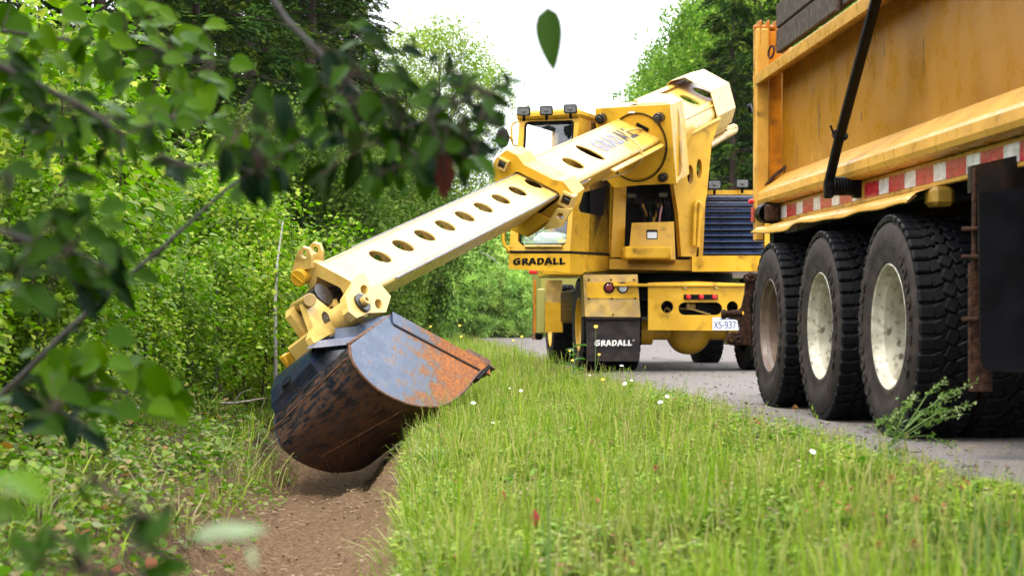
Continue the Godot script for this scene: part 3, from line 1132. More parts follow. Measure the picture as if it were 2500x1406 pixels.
func forest() -> void:
	var sprays := spray_mesh(41)
	var sprig := sprig_mesh(16, 0.34, 0.13, 42)
	var airy := sprig_mesh(12, 0.36, 0.10, 43)
	var con := [conifer_shape(15.0, 6.0, 0.06, 1), conifer_shape(12.0, 4.2, 0.10, 2)]
	# dark conifers behind the hedge; left ones first
	var dark := [
		[-60, 30, 0, 1.0, 0.3, "big dark conifer hidden behind the blurred leaves at the corner"], [240, 31, 1, 1.15, 1.3, "dark conifer deep behind the aspen bushes"],
		[470, 33, 0, 1.0, 2.1, "darkest big conifer with drooping boughs above the aspen sprout"], [610, 38, 0, 0.95, 4.0, "tall dark conifer between the darkest conifer and the greyer one"],
		[760, 44, 1, 1.25, 0.8, "grey green conifer crossed by the bare hanging branch"], [850, 50, 0, 1.0, 5.2, "tall conifer whose ragged edge meets the white sky"],
		[360, 26, 1, 0.62, 2.8, "shorter conifer filling the gap behind the hedge"], [540, 46, 0, 1.15, 3.3, "conifer in the second row closing the gap right of the darkest one"], [400, 48, 0, 1.2, 0.9, "conifer in the second row left of the darkest one"], [690, 50, 1, 1.5, 2.2, "slender conifer in the second row before the greyer one"], [800, 62, 0, 1.25, 1.7, "conifer in the third row behind the ragged one"], [680, 58, 0, 1.1, 1.1, "far conifer seen through the gaps of its neighbours"],
		[1790, 58, 1, 1.2, 0.5, "narrow dark conifer top among the bright trees above the dump box"], [1860, 60, 0, 1.0, 2.0, "dark conifer right behind the dump box post"], [1700, 88, 0, 0.9, 3.9, "dark conifer low behind the tail of the boom"],
		[1960, 72, 1, 1.35, 1.5, "conifer mostly hidden by the dump box"], [1790, 64, 1, 0.62, 1.9, "short dark conifer between the boom tail and the dump box"],
	]
	for e in dark:
		plant_tree("con%d" % e[2], con[e[2]], sprays, M.needles, M.bark_brown, "conifer", tree_foot(e[0], e[1]), e[3], e[4], e[5], "conifers round the road")
	# dark olive willow scrub behind the near half of the boom
	var scrub := broad_shape(5.2, 4.2, 0.04, 70, 3800, [Color(0.079, 0.128, 0.021), Color(0.103, 0.150, 0.025), Color(0.134, 0.188, 0.029), Color(0.063, 0.105, 0.018)], 0.45)
	for e in [[770, 33, 0.9, 0.0, "dark olive scrub next to the far end of the aspen hedge"], [860, 42, 1.0, 1.4, "dark olive willow scrub right behind the boom holes"], [945, 50, 1.0, 2.7, "dark scrub below the airy pale tree"], [700, 27, 0.75, 4.2, "dark scrub behind the tip of the boom"], [830, 52, 1.25, 5.0, "taller olive scrub under the ragged conifer"], [905, 60, 1.35, 0.7, "farthest olive scrub, beside the orange trunk"]]:
		plant_tree("scrub", scrub, airy, M.far_leaf, M.bark_grey, "willow_scrub", tree_foot(e[0], e[1]), e[2], e[3], e[4], "olive willow scrub behind the boom")
	# the airy pale willow against the sky
	var willow := broad_shape(12.2, 6.4, 0.22, 80, 3600, [Color(0.268, 0.345, 0.046), Color(0.315, 0.390, 0.058), Color(0.205, 0.285, 0.041)], 0.6)
	plant_tree("willow", willow, airy, M.far_leaf, M.bark_grey, "airy_willow", tree_foot(1085, 60), 0.98, 0.0, "airy pale green tree with sky between its twigs above the boom", "")
	plant_tree("willow", willow, airy, M.far_leaf, M.bark_grey, "airy_willow", tree_foot(985, 66), 0.92, 2.0, "pale tree half behind the hanging leaves, next to the conifer edge", "")
	# thin orange pine trunk
	var pine := thing("pine_snag", tree_foot(1003, 57), "thin orange pine trunk rising behind the middle of the boom", "tree trunk")
	var ps := st()
	tube(ps, [Vector3.ZERO, Vector3(0.05, 3, 0), Vector3(-0.03, 6.5, 0)], [0.13, 0.11, 0.06], 8)
	obj("trunk", ps, M.bark_orange, pine)
	var pine2 := thing("pine_snag", tree_foot(1305, 49), "reddish bare trunk at the edge of the excavator's cab carrier", "tree trunk")
	var ps2 := st()
	tube(ps2, [Vector3.ZERO, Vector3(0.02, 1.2, 0), Vector3(0.0, 2.3, 0)], [0.075, 0.07, 0.05], 8)
	obj("trunk", ps2, M.bark_orange, pine2)
	# thicket at the end of the road; its pale greens have haze painted in
	var thick := [broad_shape(5.2, 2.8, 0.02, 44, 1900, [Color(0.342, 0.485, 0.119), Color(0.426, 0.569, 0.141), Color(0.270, 0.400, 0.106)], 0.4), broad_shape(4.4, 2.6, 0.0, 40, 1700, [Color(0.315, 0.461, 0.119), Color(0.456, 0.581, 0.141), Color(0.242, 0.362, 0.119)], 0.35)]
	var names := ["pale sapling", "light green young tree", "slender young birch", "bushy alder", "young aspen", "leafy sapling", "rounded alder", "thin birch"]
	var spots := [[960, 47, 1, 0.72], [1010, 52, 0, 0.85], [1060, 58, 1, 1.0], [1105, 57, 0, 0.86], [1150, 61, 0, 0.98], [1195, 59, 1, 1.02], [1235, 62, 0, 1.0], [1280, 60, 1, 1.12], [1325, 63, 0, 1.05], [1375, 61, 1, 1.2], [1430, 63, 0, 1.15], [1490, 62, 1, 1.25], [1550, 64, 0, 1.2], [1610, 62, 1, 1.35],
		[1670, 60, 0, 1.3], [1730, 62, 1, 1.4], [1800, 63, 0, 1.35], [1090, 68, 1, 1.1], [1180, 70, 0, 1.1], [1265, 70, 1, 1.2], [1350, 72, 0, 1.2], [1460, 74, 1, 1.4], [1580, 74, 0, 1.45], [1030, 64, 0, 0.95], [1140, 55.5, 1, 0.5], [1225, 55.5, 1, 0.55], [1300, 56, 1, 0.6], [1075, 54, 1, 0.55], [1175, 54.5, 0, 0.42], [1260, 54.8, 0, 0.45]]
	var wheres := ["straight above the grey road end", "left of the bent dead birch", "right under the middle of the boom", "beside the excavator cab", "behind the excavator cab", "behind the cab roof lights", "seen past the boom cradle", "behind the engine housing"]
	for i in spots.size():
		var e: Array = spots[i]
		var zone := "by the verge end" if e[0] < 1090 else "above the road end" if e[0] < 1200 else "left of the excavator cab" if e[0] < 1330 else "hidden behind the excavator"
		var row := "front row" if e[1] < 57 else "middle row" if e[1] < 66 else "back row"
		plant_tree("thick%d" % e[2], thick[e[2]], sprig, M.far_leaf, M.bark_white if e[2] == 0 else M.bark_grey, "young_tree", tree_foot(e[0], e[1]), e[3], i * 1.7, "%s in the %s, %s" % [names[i % 8], row, zone], "young trees at the end of the road")
	# white birch trunks in the thicket, one of them broken over
	var bt := [[1138, 693, 1139, 745, 56.5, "white birch trunk piece lit up in the thicket under the boom"], [1118, 750, 1120, 800, 56.2, "pale birch trunk low in the thicket, nearer the verge"], [1195, 740, 1203, 800, 56.2, "thin pale birch trunk above the end of the road"], [1222, 735, 1224, 800, 56.4, "slim white birch trunk next to the bent dead one"]]
	for e in bt:
		var a := at(e[0], e[1], e[4])
		var b := at(e[2], e[3], e[4])
		var g := Vector3(b.x, ground_at(b.x, b.z), b.z)
		var o := thing("birch_snag", g, e[5], "tree trunk", "white birch trunks in the thicket")
		var s := st()
		tube(s, [g, b, a, a + (a - b) * 0.5], [0.06, 0.055, 0.05, 0.03], 7)
		part("trunk", s, M.bark_white, o)
	var db := thing("dead_birch", tree_foot(1262, 57.5), "bent dead birch leaning over in an arc left of the excavator cab", "tree trunk")
	var ds := st()
	tube(ds, [db.position, at(1258, 705, 57.5), at(1232, 665, 57.3), at(1205, 632, 57.2), at(1168, 612, 57)], [0.06, 0.05, 0.045, 0.035, 0.012], 6)
	part("trunk", ds, M.bark_white, db)
	# bright trees on the far side behind the trucks
	var ash := broad_shape(14.0, 6.5, 0.12, 110, 5200, [Color(0.176, 0.287, 0.035), Color(0.221, 0.336, 0.042), Color(0.140, 0.238, 0.031)], 0.5)
	for e in [[1735, 68, 1.0, 0.0, "bright green tall birch against the sky above the boom tail"], [1850, 66, 1.12, 1.9, "bright green birch crown above the dump box corner"], [1930, 62, 1.05, 4.1, "tall birch filling the sky above the dump box boards"], [1690, 80, 0.95, 2.6, "paler birch edge with loose leaves against the sky"], [2080, 70, 1.2, 5.0, "birch far behind the dump box"]]:
		plant_tree("ash", ash, sprig, M.far_leaf, M.bark_white, "tall_birch", tree_foot(e[0], e[1]), e[2], e[3], e[4], "tall birches beyond the road")
	# the wood on both sides goes on as a dark mass
	var wh := []
	var ti := []
	for i in 9000:
		var left := i % 3 != 0
		var d := rnd(6, 75)
		var s := rnd(-16, -6.5) if left else rnd(11, 20)
		var p := on_road(s, d)
		wh.append(turned(Vector3(p.x, ground_y(s, d) + pow(RNG.randf(), 1.2) * 3.4, p.y), Vector3(rnd(-1, 1), rnd(-1, 0.6), rnd(-1, 1)), Vector3(rnd(-0.6, 0.6), 1, rnd(-0.6, 0.6)), rnd(1.0, 2.2)))
		ti.append(tint([Color(0.05, 0.10, 0.02), Color(0.075, 0.13, 0.028), Color(0.04, 0.08, 0.02)]))
	tag(multi("undergrowth", sprig, M.far_leaf, wh, ti, self), "deep green understorey of the wood on both sides of the road", "undergrowth")


# ---------------------------------------------------------------- the excavator
const BU := Vector3(0.37768, 0.24893, -0.89185)
var BO := Vector3(-0.96533, 1.0206, -12.0)
var BW := Vector3(0.8587781, -0.45430556, 0.23687058)
var BN := Vector3(0.34620822, 0.85536253, 0.38535776)


# boom axes: x across the holed face, y out of it, z towards the tip (so that t runs along -z)
func boom_at(t: float, w := 0.0, n := 0.0) -> Vector3:
	return BO + BU * t + BW * w + BN * n


func boom_frame(t: float) -> Transform3D:
	return Transform3D(Basis(BW, BN, -BU), boom_at(t))


# three-sided boom section with blunt corners, in w and n
func tri_section(left: float, right: float, top: float, cut: float, deep := -1.0) -> PackedVector2Array:
	var wid := right - left
	var hgt := wid * 0.866 if deep < 0.0 else deep
	var l := Vector2(left, top)
	var r := Vector2(right, top)
	var a := Vector2((left + right) / 2, top - hgt)
	var out := PackedVector2Array()
	for c in [[l, a, r], [r, l, a], [a, r, l]]:
		var p: Vector2 = c[0]
		var q: Vector2 = p + (c[1] - p).normalized() * cut
		var s: Vector2 = p + (c[2] - p).normalized() * cut
		for k in 4:
			var u := k / 3.0
			out.append(q.lerp(p, u).lerp(p.lerp(s, u), u).lerp(q.lerp(s, u), 0.25))
	return out


# hollow three-sided boom tube: outer skin and inner skin, open at both ends; the holed face is made apart
func boom_skin(s: SurfaceTool, sec: PackedVector2Array, t0: float, t1: float, skip_top: float, skip_left := false) -> void:
	SMOOTH += 1
	var n := sec.size()
	for i in n:
		var a := sec[i]
		var b := sec[(i + 1) % n]
		if absf(a.y - skip_top) < 0.012 and absf(b.y - skip_top) < 0.012 and a.distance_to(b) > 0.15:
			continue
		if skip_left and a.distance_to(b) > 0.15 and (a + b).x * 0.5 < 0.0:
			continue
		var mid := Vector2.ZERO
		for p in sec:
			mid += p / n
		var ai := a.lerp(mid, 0.05)
		var bi := b.lerp(mid, 0.05)
		quad(s, boom_at(t0, a.x, a.y), boom_at(t0, b.x, b.y), boom_at(t1, b.x, b.y), boom_at(t1, a.x, a.y))
		quad(s, boom_at(t1, ai.x, ai.y), boom_at(t1, bi.x, bi.y), boom_at(t0, bi.x, bi.y), boom_at(t0, ai.x, ai.y))
		quad(s, boom_at(t0, a.x, a.y), boom_at(t0, ai.x, ai.y), boom_at(t0, bi.x, bi.y), boom_at(t0, b.x, b.y))


func circle2(x: float, y: float, r: float, n := 24) -> PackedVector2Array:
	return PackedVector2Array(oval(x, y, r, r, n))


# the holed face lies in w and t; T maps (x = w, y = -t) with z out
func face_plate(s: SurfaceTool, outline: PackedVector2Array, holes: Array, top: float, th: float) -> void:
	plate(s, outline, holes, th, Transform3D(Basis(BW, -BU, BN), boom_at(0, 0, top)))


func grow(sec: PackedVector2Array, by: float) -> PackedVector2Array:
	var o := Geometry2D.offset_polygon(sec, by, Geometry2D.JOIN_MITER)
	return o[0]


func work_lamp(root: Node3D, px: float, py: float, d: float, w: float, h: float, face: Vector3) -> void:
	var c := at(px, py, d)
	var z := face.normalized()
	var x := Vector3.UP.cross(z).normalized()
	var B := Basis(x, z.cross(x), z)
	var s := st()
	plate(s, round_rect2(w, h, h * 0.2), [], 0.03, Transform3D(B, c + z * 0.02))
	plate(s, round_rect2(w * 0.8, h * 0.8, h * 0.2), [], 0.05, Transform3D(B, c - z * 0.01))
	bar(s, c - B.y * h * 0.5, c - B.y * (h * 0.5 + 0.05) - z * 0.02, 0.03, 0.03)
	var o := part("work_lamp", s, M.black_steel, root)
	var g := st()
	plate(g, round_rect2(w * 0.84, h * 0.74, h * 0.12), [], 0.008, Transform3D(B, c + z * 0.026))
	lathe(g, [Vector2(0, 0.012), Vector2(h * 0.16, 0.009), Vector2(h * 0.2, 0)], 12, axes(c + z * 0.026, z))
	part("lamp_lens", g, M.lamp_glass, o)


func excavator() -> void:
	var ex := thing("excavator", Vector3(1.75, 0, -19.2), "yellow truck mounted excavator reaching its telescopic boom down into the ditch", "excavator")
	boom(ex)
	bucket(ex)
	cradle(ex)
	cab(ex)
	carrier(ex)


func boom(ex: Node3D) -> void:
	# inner boom
	var sec := tri_section(-0.218, 0.266, 0.0, 0.05)
	var s := st()
	boom_skin(s, sec, -0.62, 4.0, 0.0, true)
	var inner := part("inner_boom", s, M.boom_paint, ex)
	var holes := []
	for k in 9:
		holes.append(circle2(0.0, -0.38488 * k, 0.0895))
	var fp := st()
	face_plate(fp, PackedVector2Array([Vector2(-0.182, 0.60), Vector2(0.230, 0.60), Vector2(0.230, -4.0), Vector2(-0.182, -4.0)]), holes, -0.0045, 0.014)
	part("holed_face", fp, M.boom_paint, inner)
	var n0 := sec.size()
	for i in n0:
		var qa := sec[i]
		var qb := sec[(i + 1) % n0]
		if qa.distance_to(qb) > 0.15 and (qa + qb).x * 0.5 < 0.0 and absf(qa.y - qb.y) > 0.1:
			var mid := (qa + qb) * 0.5
			var dir := (qb - qa).normalized()
			var X := BW * dir.x + BN * dir.y
			var Z := X.cross(-BU)
			var half := qa.distance_to(qb) * 0.5
			var lh := []
			for k in 9:
				lh.append(circle2(0.0, -0.38488 * k + 0.1, 0.0895))
			var lp := st()
			plate(lp, PackedVector2Array([Vector2(-half, 0.6), Vector2(half, 0.6), Vector2(half, -4.0), Vector2(-half, -4.0)]), lh, 0.014, Transform3D(Basis(X, -BU, Z), boom_at(0, mid.x, mid.y)))
			part("holed_face", lp, M.boom_paint, inner)
	# bare worn corner seams where the sliding pads run
	var we := st()
	bar(we, boom_at(-0.2, 0.243, -0.008), boom_at(3.9, 0.243, -0.008), 0.022, 0.012, 0.004, BN)
	bar(we, boom_at(-0.1, -0.196, -0.007), boom_at(3.9, -0.196, -0.007), 0.014, 0.010, 0.003, BN)
	part("wear_strip", we, M.edge_wear, inner)
	# hoses inside, seen through the holes
	var hs := st()
	for k in 3:
		tube(hs, [boom_at(-0.3, -0.05 + 0.06 * k, -0.2), boom_at(1.6, -0.04 + 0.05 * k, -0.24), boom_at(3.4, -0.05 + 0.06 * k, -0.2)], 0.018, 8)
	part("hose", hs, M.black_steel, inner)
	var rod := st()
	cyl(rod, boom_at(0.9, 0.02, -0.13), boom_at(5.0, 0.02, -0.13), 0.035, 12)
	part("ram_rod", rod, M.worn_paint, inner)
	# outer boom
	var so := tri_section(-0.298, 0.275, 0.055, 0.06)
	var o := st()
	boom_skin(o, so, 3.34, 6.4, 0.055)
	var outer := part("outer_boom", o, M.outer_paint, ex)
	var oh := []
	oh.append(circle2(0.03, -3.98, 0.115))
	var slot := PackedVector2Array()
	for k in 24:
		var a := TAU * k / 24
		slot.append(Vector2(0.0 + 0.165 * cos(a) , -4.54 + 0.095 * sin(a)))
	oh.append(slot)
	var fo := st()
	face_plate(fo, PackedVector2Array([Vector2(-0.255, -3.34), Vector2(0.232, -3.34), Vector2(0.232, -6.3), Vector2(-0.255, -6.3)]), oh, 0.05, 0.014)
	part("holed_face", fo, M.outer_paint, outer)
	# lettering on the boom, its first letters bleached
	var T := Transform3D(Basis(-BU.rotated(BN, 0.0) * -1.0, BN.cross(BU), BN), boom_at(5.38, -0.02, 0.0525))
	write_on("lettering", "GRAD", T.translated_local(Vector3(-0.26, 0, 0)), 0.66, 0.20, M.letter_faded, outer, 0.0, 0.8, 0.003)
	write_on("lettering", "ALL", T.translated_local(Vector3(0.30, 0.004, 0)), 0.40, 0.20, M.letter_boom_dark, outer, 0.0, 0.8, 0.003)
	# hand rail and hose guard across the face
	var gd := st()
	tube(gd, bent([boom_at(6.1, 0.02, 0.06), boom_at(5.9, 0.02, 0.10), boom_at(5.55, -0.02, 0.10), boom_at(5.35, 0.26, 0.10), boom_at(5.35, 0.33, -0.02), boom_at(5.5, 0.20, -0.25), boom_at(5.2, 0.05, -0.36)], 0.06), 0.012, 8)
	part("hose_guard", gd, M.worn_paint, outer)
	var sk := st()
	bar(sk, boom_at(4.45, 0.30, 0.01), boom_at(6.1, 0.30, 0.01), 0.05, 0.03, 0.006, BN)
	part("side_rib", sk, M.outer_paint, outer)
	# the collar at the mouth of the outer boom
	var outline := PackedVector2Array([Vector2(-0.43, 0.03), Vector2(-0.36, 0.155), Vector2(-0.25, 0.155), Vector2(-0.16, 0.105), Vector2(0.16, 0.105), Vector2(0.24, 0.13), Vector2(0.385, 0.06), Vector2(0.40, -0.08), Vector2(0.33, -0.20), Vector2(0.13, -0.50), Vector2(-0.06, -0.51), Vector2(-0.27, -0.24), Vector2(-0.42, -0.1)])
	var hole := grow(sec, 0.022)
	var cf := st()
	plate(cf, outline, [hole], 0.035, boom_frame(3.10))
	var inner_line := PackedVector2Array()
	for p in outline:
		inner_line.append(p * 0.96)
	plate(cf, inner_line, [grow(so, -0.01)], 0.03, boom_frame(3.38))
	# rim joining the two rings, stepping in towards the boom
	for i in outline.size():
		var a := outline[i]
		var b := outline[(i + 1) % outline.size()]
		quad(cf, boom_at(3.14, a.x, a.y), boom_at(3.14, b.x, b.y), boom_at(3.42, b.x * 0.955, b.y * 0.955), boom_at(3.42, a.x * 0.955, a.y * 0.955))
	var col := part("collar", cf, M.machine_paint, ex)
	var dk := st()
	plate(dk, grow(sec, 0.09), [grow(sec, 0.012)], 0.02, boom_frame(3.18))
	part("roller_pad", dk, M.grease, col)
	for e in [[-0.335, 0.03, 0.10, 0.10], [0.345, 0.0, 0.12, 0.13]]:
		var hb := st()
		plate(hb, PackedVector2Array(rect(e[0] - e[2] / 2, e[1] - e[3] / 2, e[0] + e[2] / 2, e[1] + e[3] / 2)), [PackedVector2Array(rect(e[0] - e[2] * 0.34, e[1] - e[3] * 0.34, e[0] + e[2] * 0.34, e[1] + e[3] * 0.34))], 0.10, boom_frame(3.04))
		var h := part("roller_housing", hb, M.worn_paint, col)
		var rl := st()
		cyl(rl, boom_at(3.08, e[0] - 0.03, e[1]), boom_at(3.08, e[0] + 0.03, e[1]), 0.03, 14)
		part("roller", rl, M.grease, h)
	var lug := st()
	plate(lug, PackedVector2Array([Vector2(0.30, -0.10), Vector2(0.43, -0.04), Vector2(0.40, -0.24), Vector2(0.26, -0.34)]), [circle2(0.36, -0.15, 0.035, 14)], 0.06, boom_frame(3.02))
	part("side_lug", lug, M.boom_paint, col)
	var un := st()
	plate(un, PackedVector2Array([Vector2(-0.20, -0.25), Vector2(0.28, -0.22), Vector2(0.12, -0.47), Vector2(-0.05, -0.47)]), [], 0.04, boom_frame(3.02))
	part("lower_bracket", un, M.machine_paint, col)
	# the head at the tip: end frame with its dark mouth
	var mouth := PackedVector2Array([Vector2(-0.13, -0.06), Vector2(0.06, -0.05), Vector2(0.15, -0.12), Vector2(0.13, -0.27), Vector2(0.06, -0.33), Vector2(-0.02, -0.33), Vector2(-0.11, -0.20)])
	var head := st()
	plate(head, grow(sec, 0.03), [mouth], 0.07, boom_frame(-0.70))
	var hd := part("boom_head", head, M.boom_paint, ex)
	var lug1 := st()
	for e in [-0.75, -0.60]:
		plate(lug1, PackedVector2Array([Vector2(-0.30, -0.10), Vector2(-0.31, 0.06), Vector2(-0.285, 0.11), Vector2(-0.235, 0.12), Vector2(-0.20, 0.08), Vector2(-0.17, 0.0)]), [circle2(-0.255, 0.065, 0.028, 14)], 0.035, boom_frame(e))
	plate(lug1, PackedVector2Array([Vector2(-0.30, -0.10), Vector2(-0.30, -0.02), Vector2(-0.17, 0.0), Vector2(-0.17, -0.1)]), [], 0.15, boom_frame(-0.60).translated_local(Vector3(0, 0, 0.12)))
	part("top_lug", lug1, M.boom_paint, hd)
	var boss := st()
	cyl(boss, boom_at(-0.79, -0.225, -0.10), boom_at(-0.66, -0.225, -0.10), 0.06, 20)
	bar(boss, boom_at(-0.793, -0.27, -0.09), boom_at(-0.793, -0.18, -0.11), 0.006, 0.008, 0.001, BU)
	part("pin_boss", boss, M.machine_paint, hd)
	# pivot plates on the lower right corner of the head
	var pb := BW * 0.5 + BN * 0.866
	var pl0 := plane_at(pb, at(905, 730, 11.22))
	for e in [0.0, -0.30]:
		var pv := st()
		plate_px(pv, pl0, [Vector2(843, 722), Vector2(867, 685), Vector2(880, 667), Vector2(892, 668), Vector2(903, 700), Vector2(931, 696), Vector2(954, 723), Vector2(942, 762), Vector2(900, 764), Vector2(870, 776), Vector2(850, 760)], [oval(889, 707, 9.5, 12, 18, -0.3), oval(924, 742, 9, 13, 18, -0.3)], 0.055, e)
		part("pivot_plate", pv, M.boom_paint, hd)
	var pc := hit(pl0, 882, 741)
	var pin := st()
	cyl(pin, pc - pb * 0.44, pc - pb * 0.02, 0.092, 28)
	part("pivot_pin", pin, M.boom_paint, hd)
	var gf := st()
	cyl(gf, pc - pb * 0.03, pc + pb * 0.022, 0.070, 24)
	part("greasy_cap", gf, M.grease, hd)
	var ring := st()
	lathe(ring, [Vector2(0.018, 0), Vector2(0.018, 0.035), Vector2(0.034, 0.035), Vector2(0.036, 0)], 18, axes(pc + pb * 0.02, pb))
	part("pin_ring", ring, M.worn_paint, hd)
	# the greasy tilt ram that comes out of the mouth
	var rm := st()
	tube(rm, [boom_at(-0.2, 0.03, -0.17), boom_at(-0.78, -0.03, -0.17)], 0.062, 16)
	cyl(rm, boom_at(-0.84, -0.03, -0.17) - pb * 0.12, boom_at(-0.84, -0.03, -0.17) + pb * 0.10, 0.085, 20)
	part("bucket_ram", rm, M.grease, hd)


# ---------------------------------------------------------------- the bucket
func bucket(ex: Node3D) -> void:
	var b := Vector3(0.72921973, 0.51360129, 0.45216402).normalized()
	var B0 := Vector3(-0.832, 0.584, -11.2)
	var e1 := Vector3(0.66616672, -0.38181488, -0.64065536).normalized()
	e1 = (e1 - b * e1.dot(b)).normalized()
	var e2 := b.cross(e1)
	var prof := [Vector2(0, 0), Vector2(0.957, 0.0), Vector2(0.775, -0.209), Vector2(0.64, -0.38), Vector2(0.472, -0.547), Vector2(0.33, -0.645), Vector2(0.189, -0.707), Vector2(0.05, -0.752), Vector2(-0.093, -0.77), Vector2(-0.20, -0.768), Vector2(-0.30, -0.745), Vector2(-0.395, -0.69), Vector2(-0.462, -0.60), Vector2(-0.459, -0.495)]
	var L := 0.79
	var P := func(q: Vector2, w: float) -> Vector3:
		var f := clampf(w / L, 0.0, 1.0)
		var qx := lerpf(q.x, maxf(q.x, -0.40 + (q.x + 0.46) * 0.35), f) if q.x < -0.2 else q.x
		return B0 + e1 * qx + e2 * q.y * (1.0 + 0.10 * f) - b * w
	# curved shell, smooth across, with its thickness
	var s := SurfaceTool.new()
	s.begin(Mesh.PRIMITIVE_TRIANGLES)
	SMOOTH += 1
	s.set_smooth_group(SMOOTH)
	var curve := []
	for i in range(1, prof.size() - 1):
		for k in 3:
			var p0: Vector2 = prof[maxi(i - 1, 1)]
			var p3: Vector2 = prof[mini(i + 2, prof.size() - 1)]
			curve.append((prof[i] as Vector2).cubic_interpolate(prof[i + 1], p0, p3, k / 3.0))
	curve.append(prof[-1])
	var n := curve.size()
	for side in 2:
		for i in n - 1:
			for k in 8:
				var w0 := L * k / 8.0
				var w1 := L * (k + 1) / 8.0
				var off := 0.0 if side == 0 else 0.022
				var a: Vector2 = curve[i]
				var c: Vector2 = curve[i + 1]
				var cen := Vector2(0.15, -0.3)
				a += (cen - a).normalized() * off
				c += (cen - c).normalized() * off
				var va := 1.0 - float(i) / (n - 1)
				var vc := 1.0 - float(i + 1) / (n - 1)
				var q := [[P.call(a, w0), Vector2(k / 8.0, va)], [P.call(c, w0), Vector2(k / 8.0, vc)], [P.call(c, w1), Vector2((k + 1) / 8.0, vc)], [P.call(a, w1), Vector2((k + 1) / 8.0, va)]]
				var order := [0, 1, 2, 0, 2, 3] if side == 1 else [0, 2, 1, 0, 3, 2]
				for z in order:
					s.set_uv(q[z][1])
					s.add_vertex(q[z][0])
	var sh := part("bucket", s, M.bucket_shell, ex)
	# side plates
	for side in 2:
		var pts := PackedVector2Array([Vector2(0, 0)])
		for i in n:
			pts.append(curve[i] if side == 0 else (curve[i] as Vector2).lerp(Vector2(0.15, -0.3), 0.012))
		var w := -0.012 if side == 0 else L + 0.012
		var idx := Geometry2D.triangulate_polygon(pts)
		var sp := SurfaceTool.new()
		sp.begin(Mesh.PRIMITIVE_TRIANGLES)
		sp.set_smooth_group(-1)
		for back in 2:
			for i in range(0, idx.size(), 3):
				var vs := []
				for k in 3:
					var q: Vector2 = pts[idx[i + k]]
					vs.append([P.call(q, w + (0.024 if side == 0 else -0.024) * back), Vector2((q.x + 0.47) / 1.43, clampf(-q.y / 0.78, 0.01, 0.99))])
				var nn: Vector3 = (vs[1][0] - vs[0][0]).cross(vs[2][0] - vs[0][0])
				var out := b if (side == 0) == (back == 0) else -b
				var order := [0, 2, 1] if nn.dot(out) > 0 else [0, 1, 2]
				for k in order:
					sp.set_uv(vs[k][1])
					sp.add_vertex(vs[k][0])
		part("side_plate", sp, M.bucket_side_plate, sh)
	# rusty rim along the curved edge of the side plate
	var rim := st()
	var line := []
	for i in n:
		line.append(P.call(curve[i], -0.012))
	tube(rim, line, 0.011, 6)
	part("edge_rim", rim, M.bucket_rust, sh)
	# lip strip along the mouth edge and its bevelled corner piece
	var T := Transform3D(Basis(e1, e2, b), B0)
	var lip := SurfaceTool.new()
	lip.begin(Mesh.PRIMITIVE_TRIANGLES)
	lip.set_smooth_group(-1)
	for k in 10:
		var x0 := -0.01 + 0.985 * k / 10.0
		var x1 := -0.01 + 0.985 * (k + 1) / 10.0
		for f in [[0.008, 0.030, -0.085, 0.020], [0.008, -0.014, 0.008, 0.030], [-0.085, 0.020, -0.085, 0.0]]:
			var y0a: float = f[0]
			var y1a: float = f[2] if f[2] > -0.05 or f[0] < -0.05 else lerpf(-0.088, -0.082, x0)
			var vs := [[Vector3(x0, y0a, f[1]), Vector2(x0 * 0.9 + 0.22, 0.30)], [Vector3(x1, y0a, f[1]), Vector2(x1 * 0.9 + 0.22, 0.30)], [Vector3(x1, y1a, f[3]), Vector2(x1 * 0.9 + 0.22, 0.42)], [Vector3(x0, y1a, f[3]), Vector2(x0 * 0.9 + 0.22, 0.42)]]
			for z in [0, 1, 2, 0, 2, 3]:
				lip.set_uv(Vector2(minf(vs[z][1].x, 0.99), vs[z][1].y))
				lip.add_vertex(T * vs[z][0])
	part("mouth_strip", lip, M.bucket_side_plate, sh)
	var groove := st()
	bar(groove, T * Vector3(0.0, -0.096, 0.014), T * Vector3(0.87, -0.092, 0.014), 0.012, 0.008, 0.002, b)
	part("seam", groove, M.black_steel, sh)
	var cor := st()
	plate(cor, PackedVector2Array([Vector2(0.72, 0.012), Vector2(0.76, 0.055), Vector2(1.0, 0.055), Vector2(0.985, 0.0)]), [], 0.025, T.translated_local(Vector3(0, 0, 0.028)))
	part("corner_piece", cor, M.bucket_rust, sh)
	# bolted cutting edge with notches
	var ed := st()
	var tip: Vector2 = prof[1]
	for k in 11:
		var w0 := -0.03 + (L + 0.06) * k / 11.0
		var w1 := w0 + (L + 0.06) / 11.0 - 0.018
		var mid: Vector3 = (P.call(tip, w0) + P.call(tip, w1)) * 0.5 + e1 * 0.02
		box(ed, mid, Vector3(0.12, 0.024, w1 - w0), 0.004, Basis(e1, e2, b))
	part("cutting_edge", ed, M.bucket_rust, sh)
	var ed2 := st()
	for k in 9:
		var q: Vector2 = (prof[1] as Vector2).lerp(prof[2], k / 9.0).lerp(prof[3], k / 18.0 * 0.0)
		box(ed2, P.call(q + Vector2(0.012, -0.012), -0.02), Vector3(0.03, 0.022, 0.03), 0.003, Basis(e1, e2, b))
	part("edge_bolt", ed2, M.black_steel, sh)
	# raised weld seams and wear bars on the shell
	var wb := st()
	var on_shell := func(f: float, w: float) -> Vector3:
		var k := clampf(f, 0, 0.999) * (n - 1)
		var q: Vector2 = (curve[int(k)] as Vector2).lerp(curve[mini(int(k) + 1, n - 1)], k - int(k))
		return P.call(q + (q - Vector2(0.15, -0.3)).normalized() * 0.004, w)
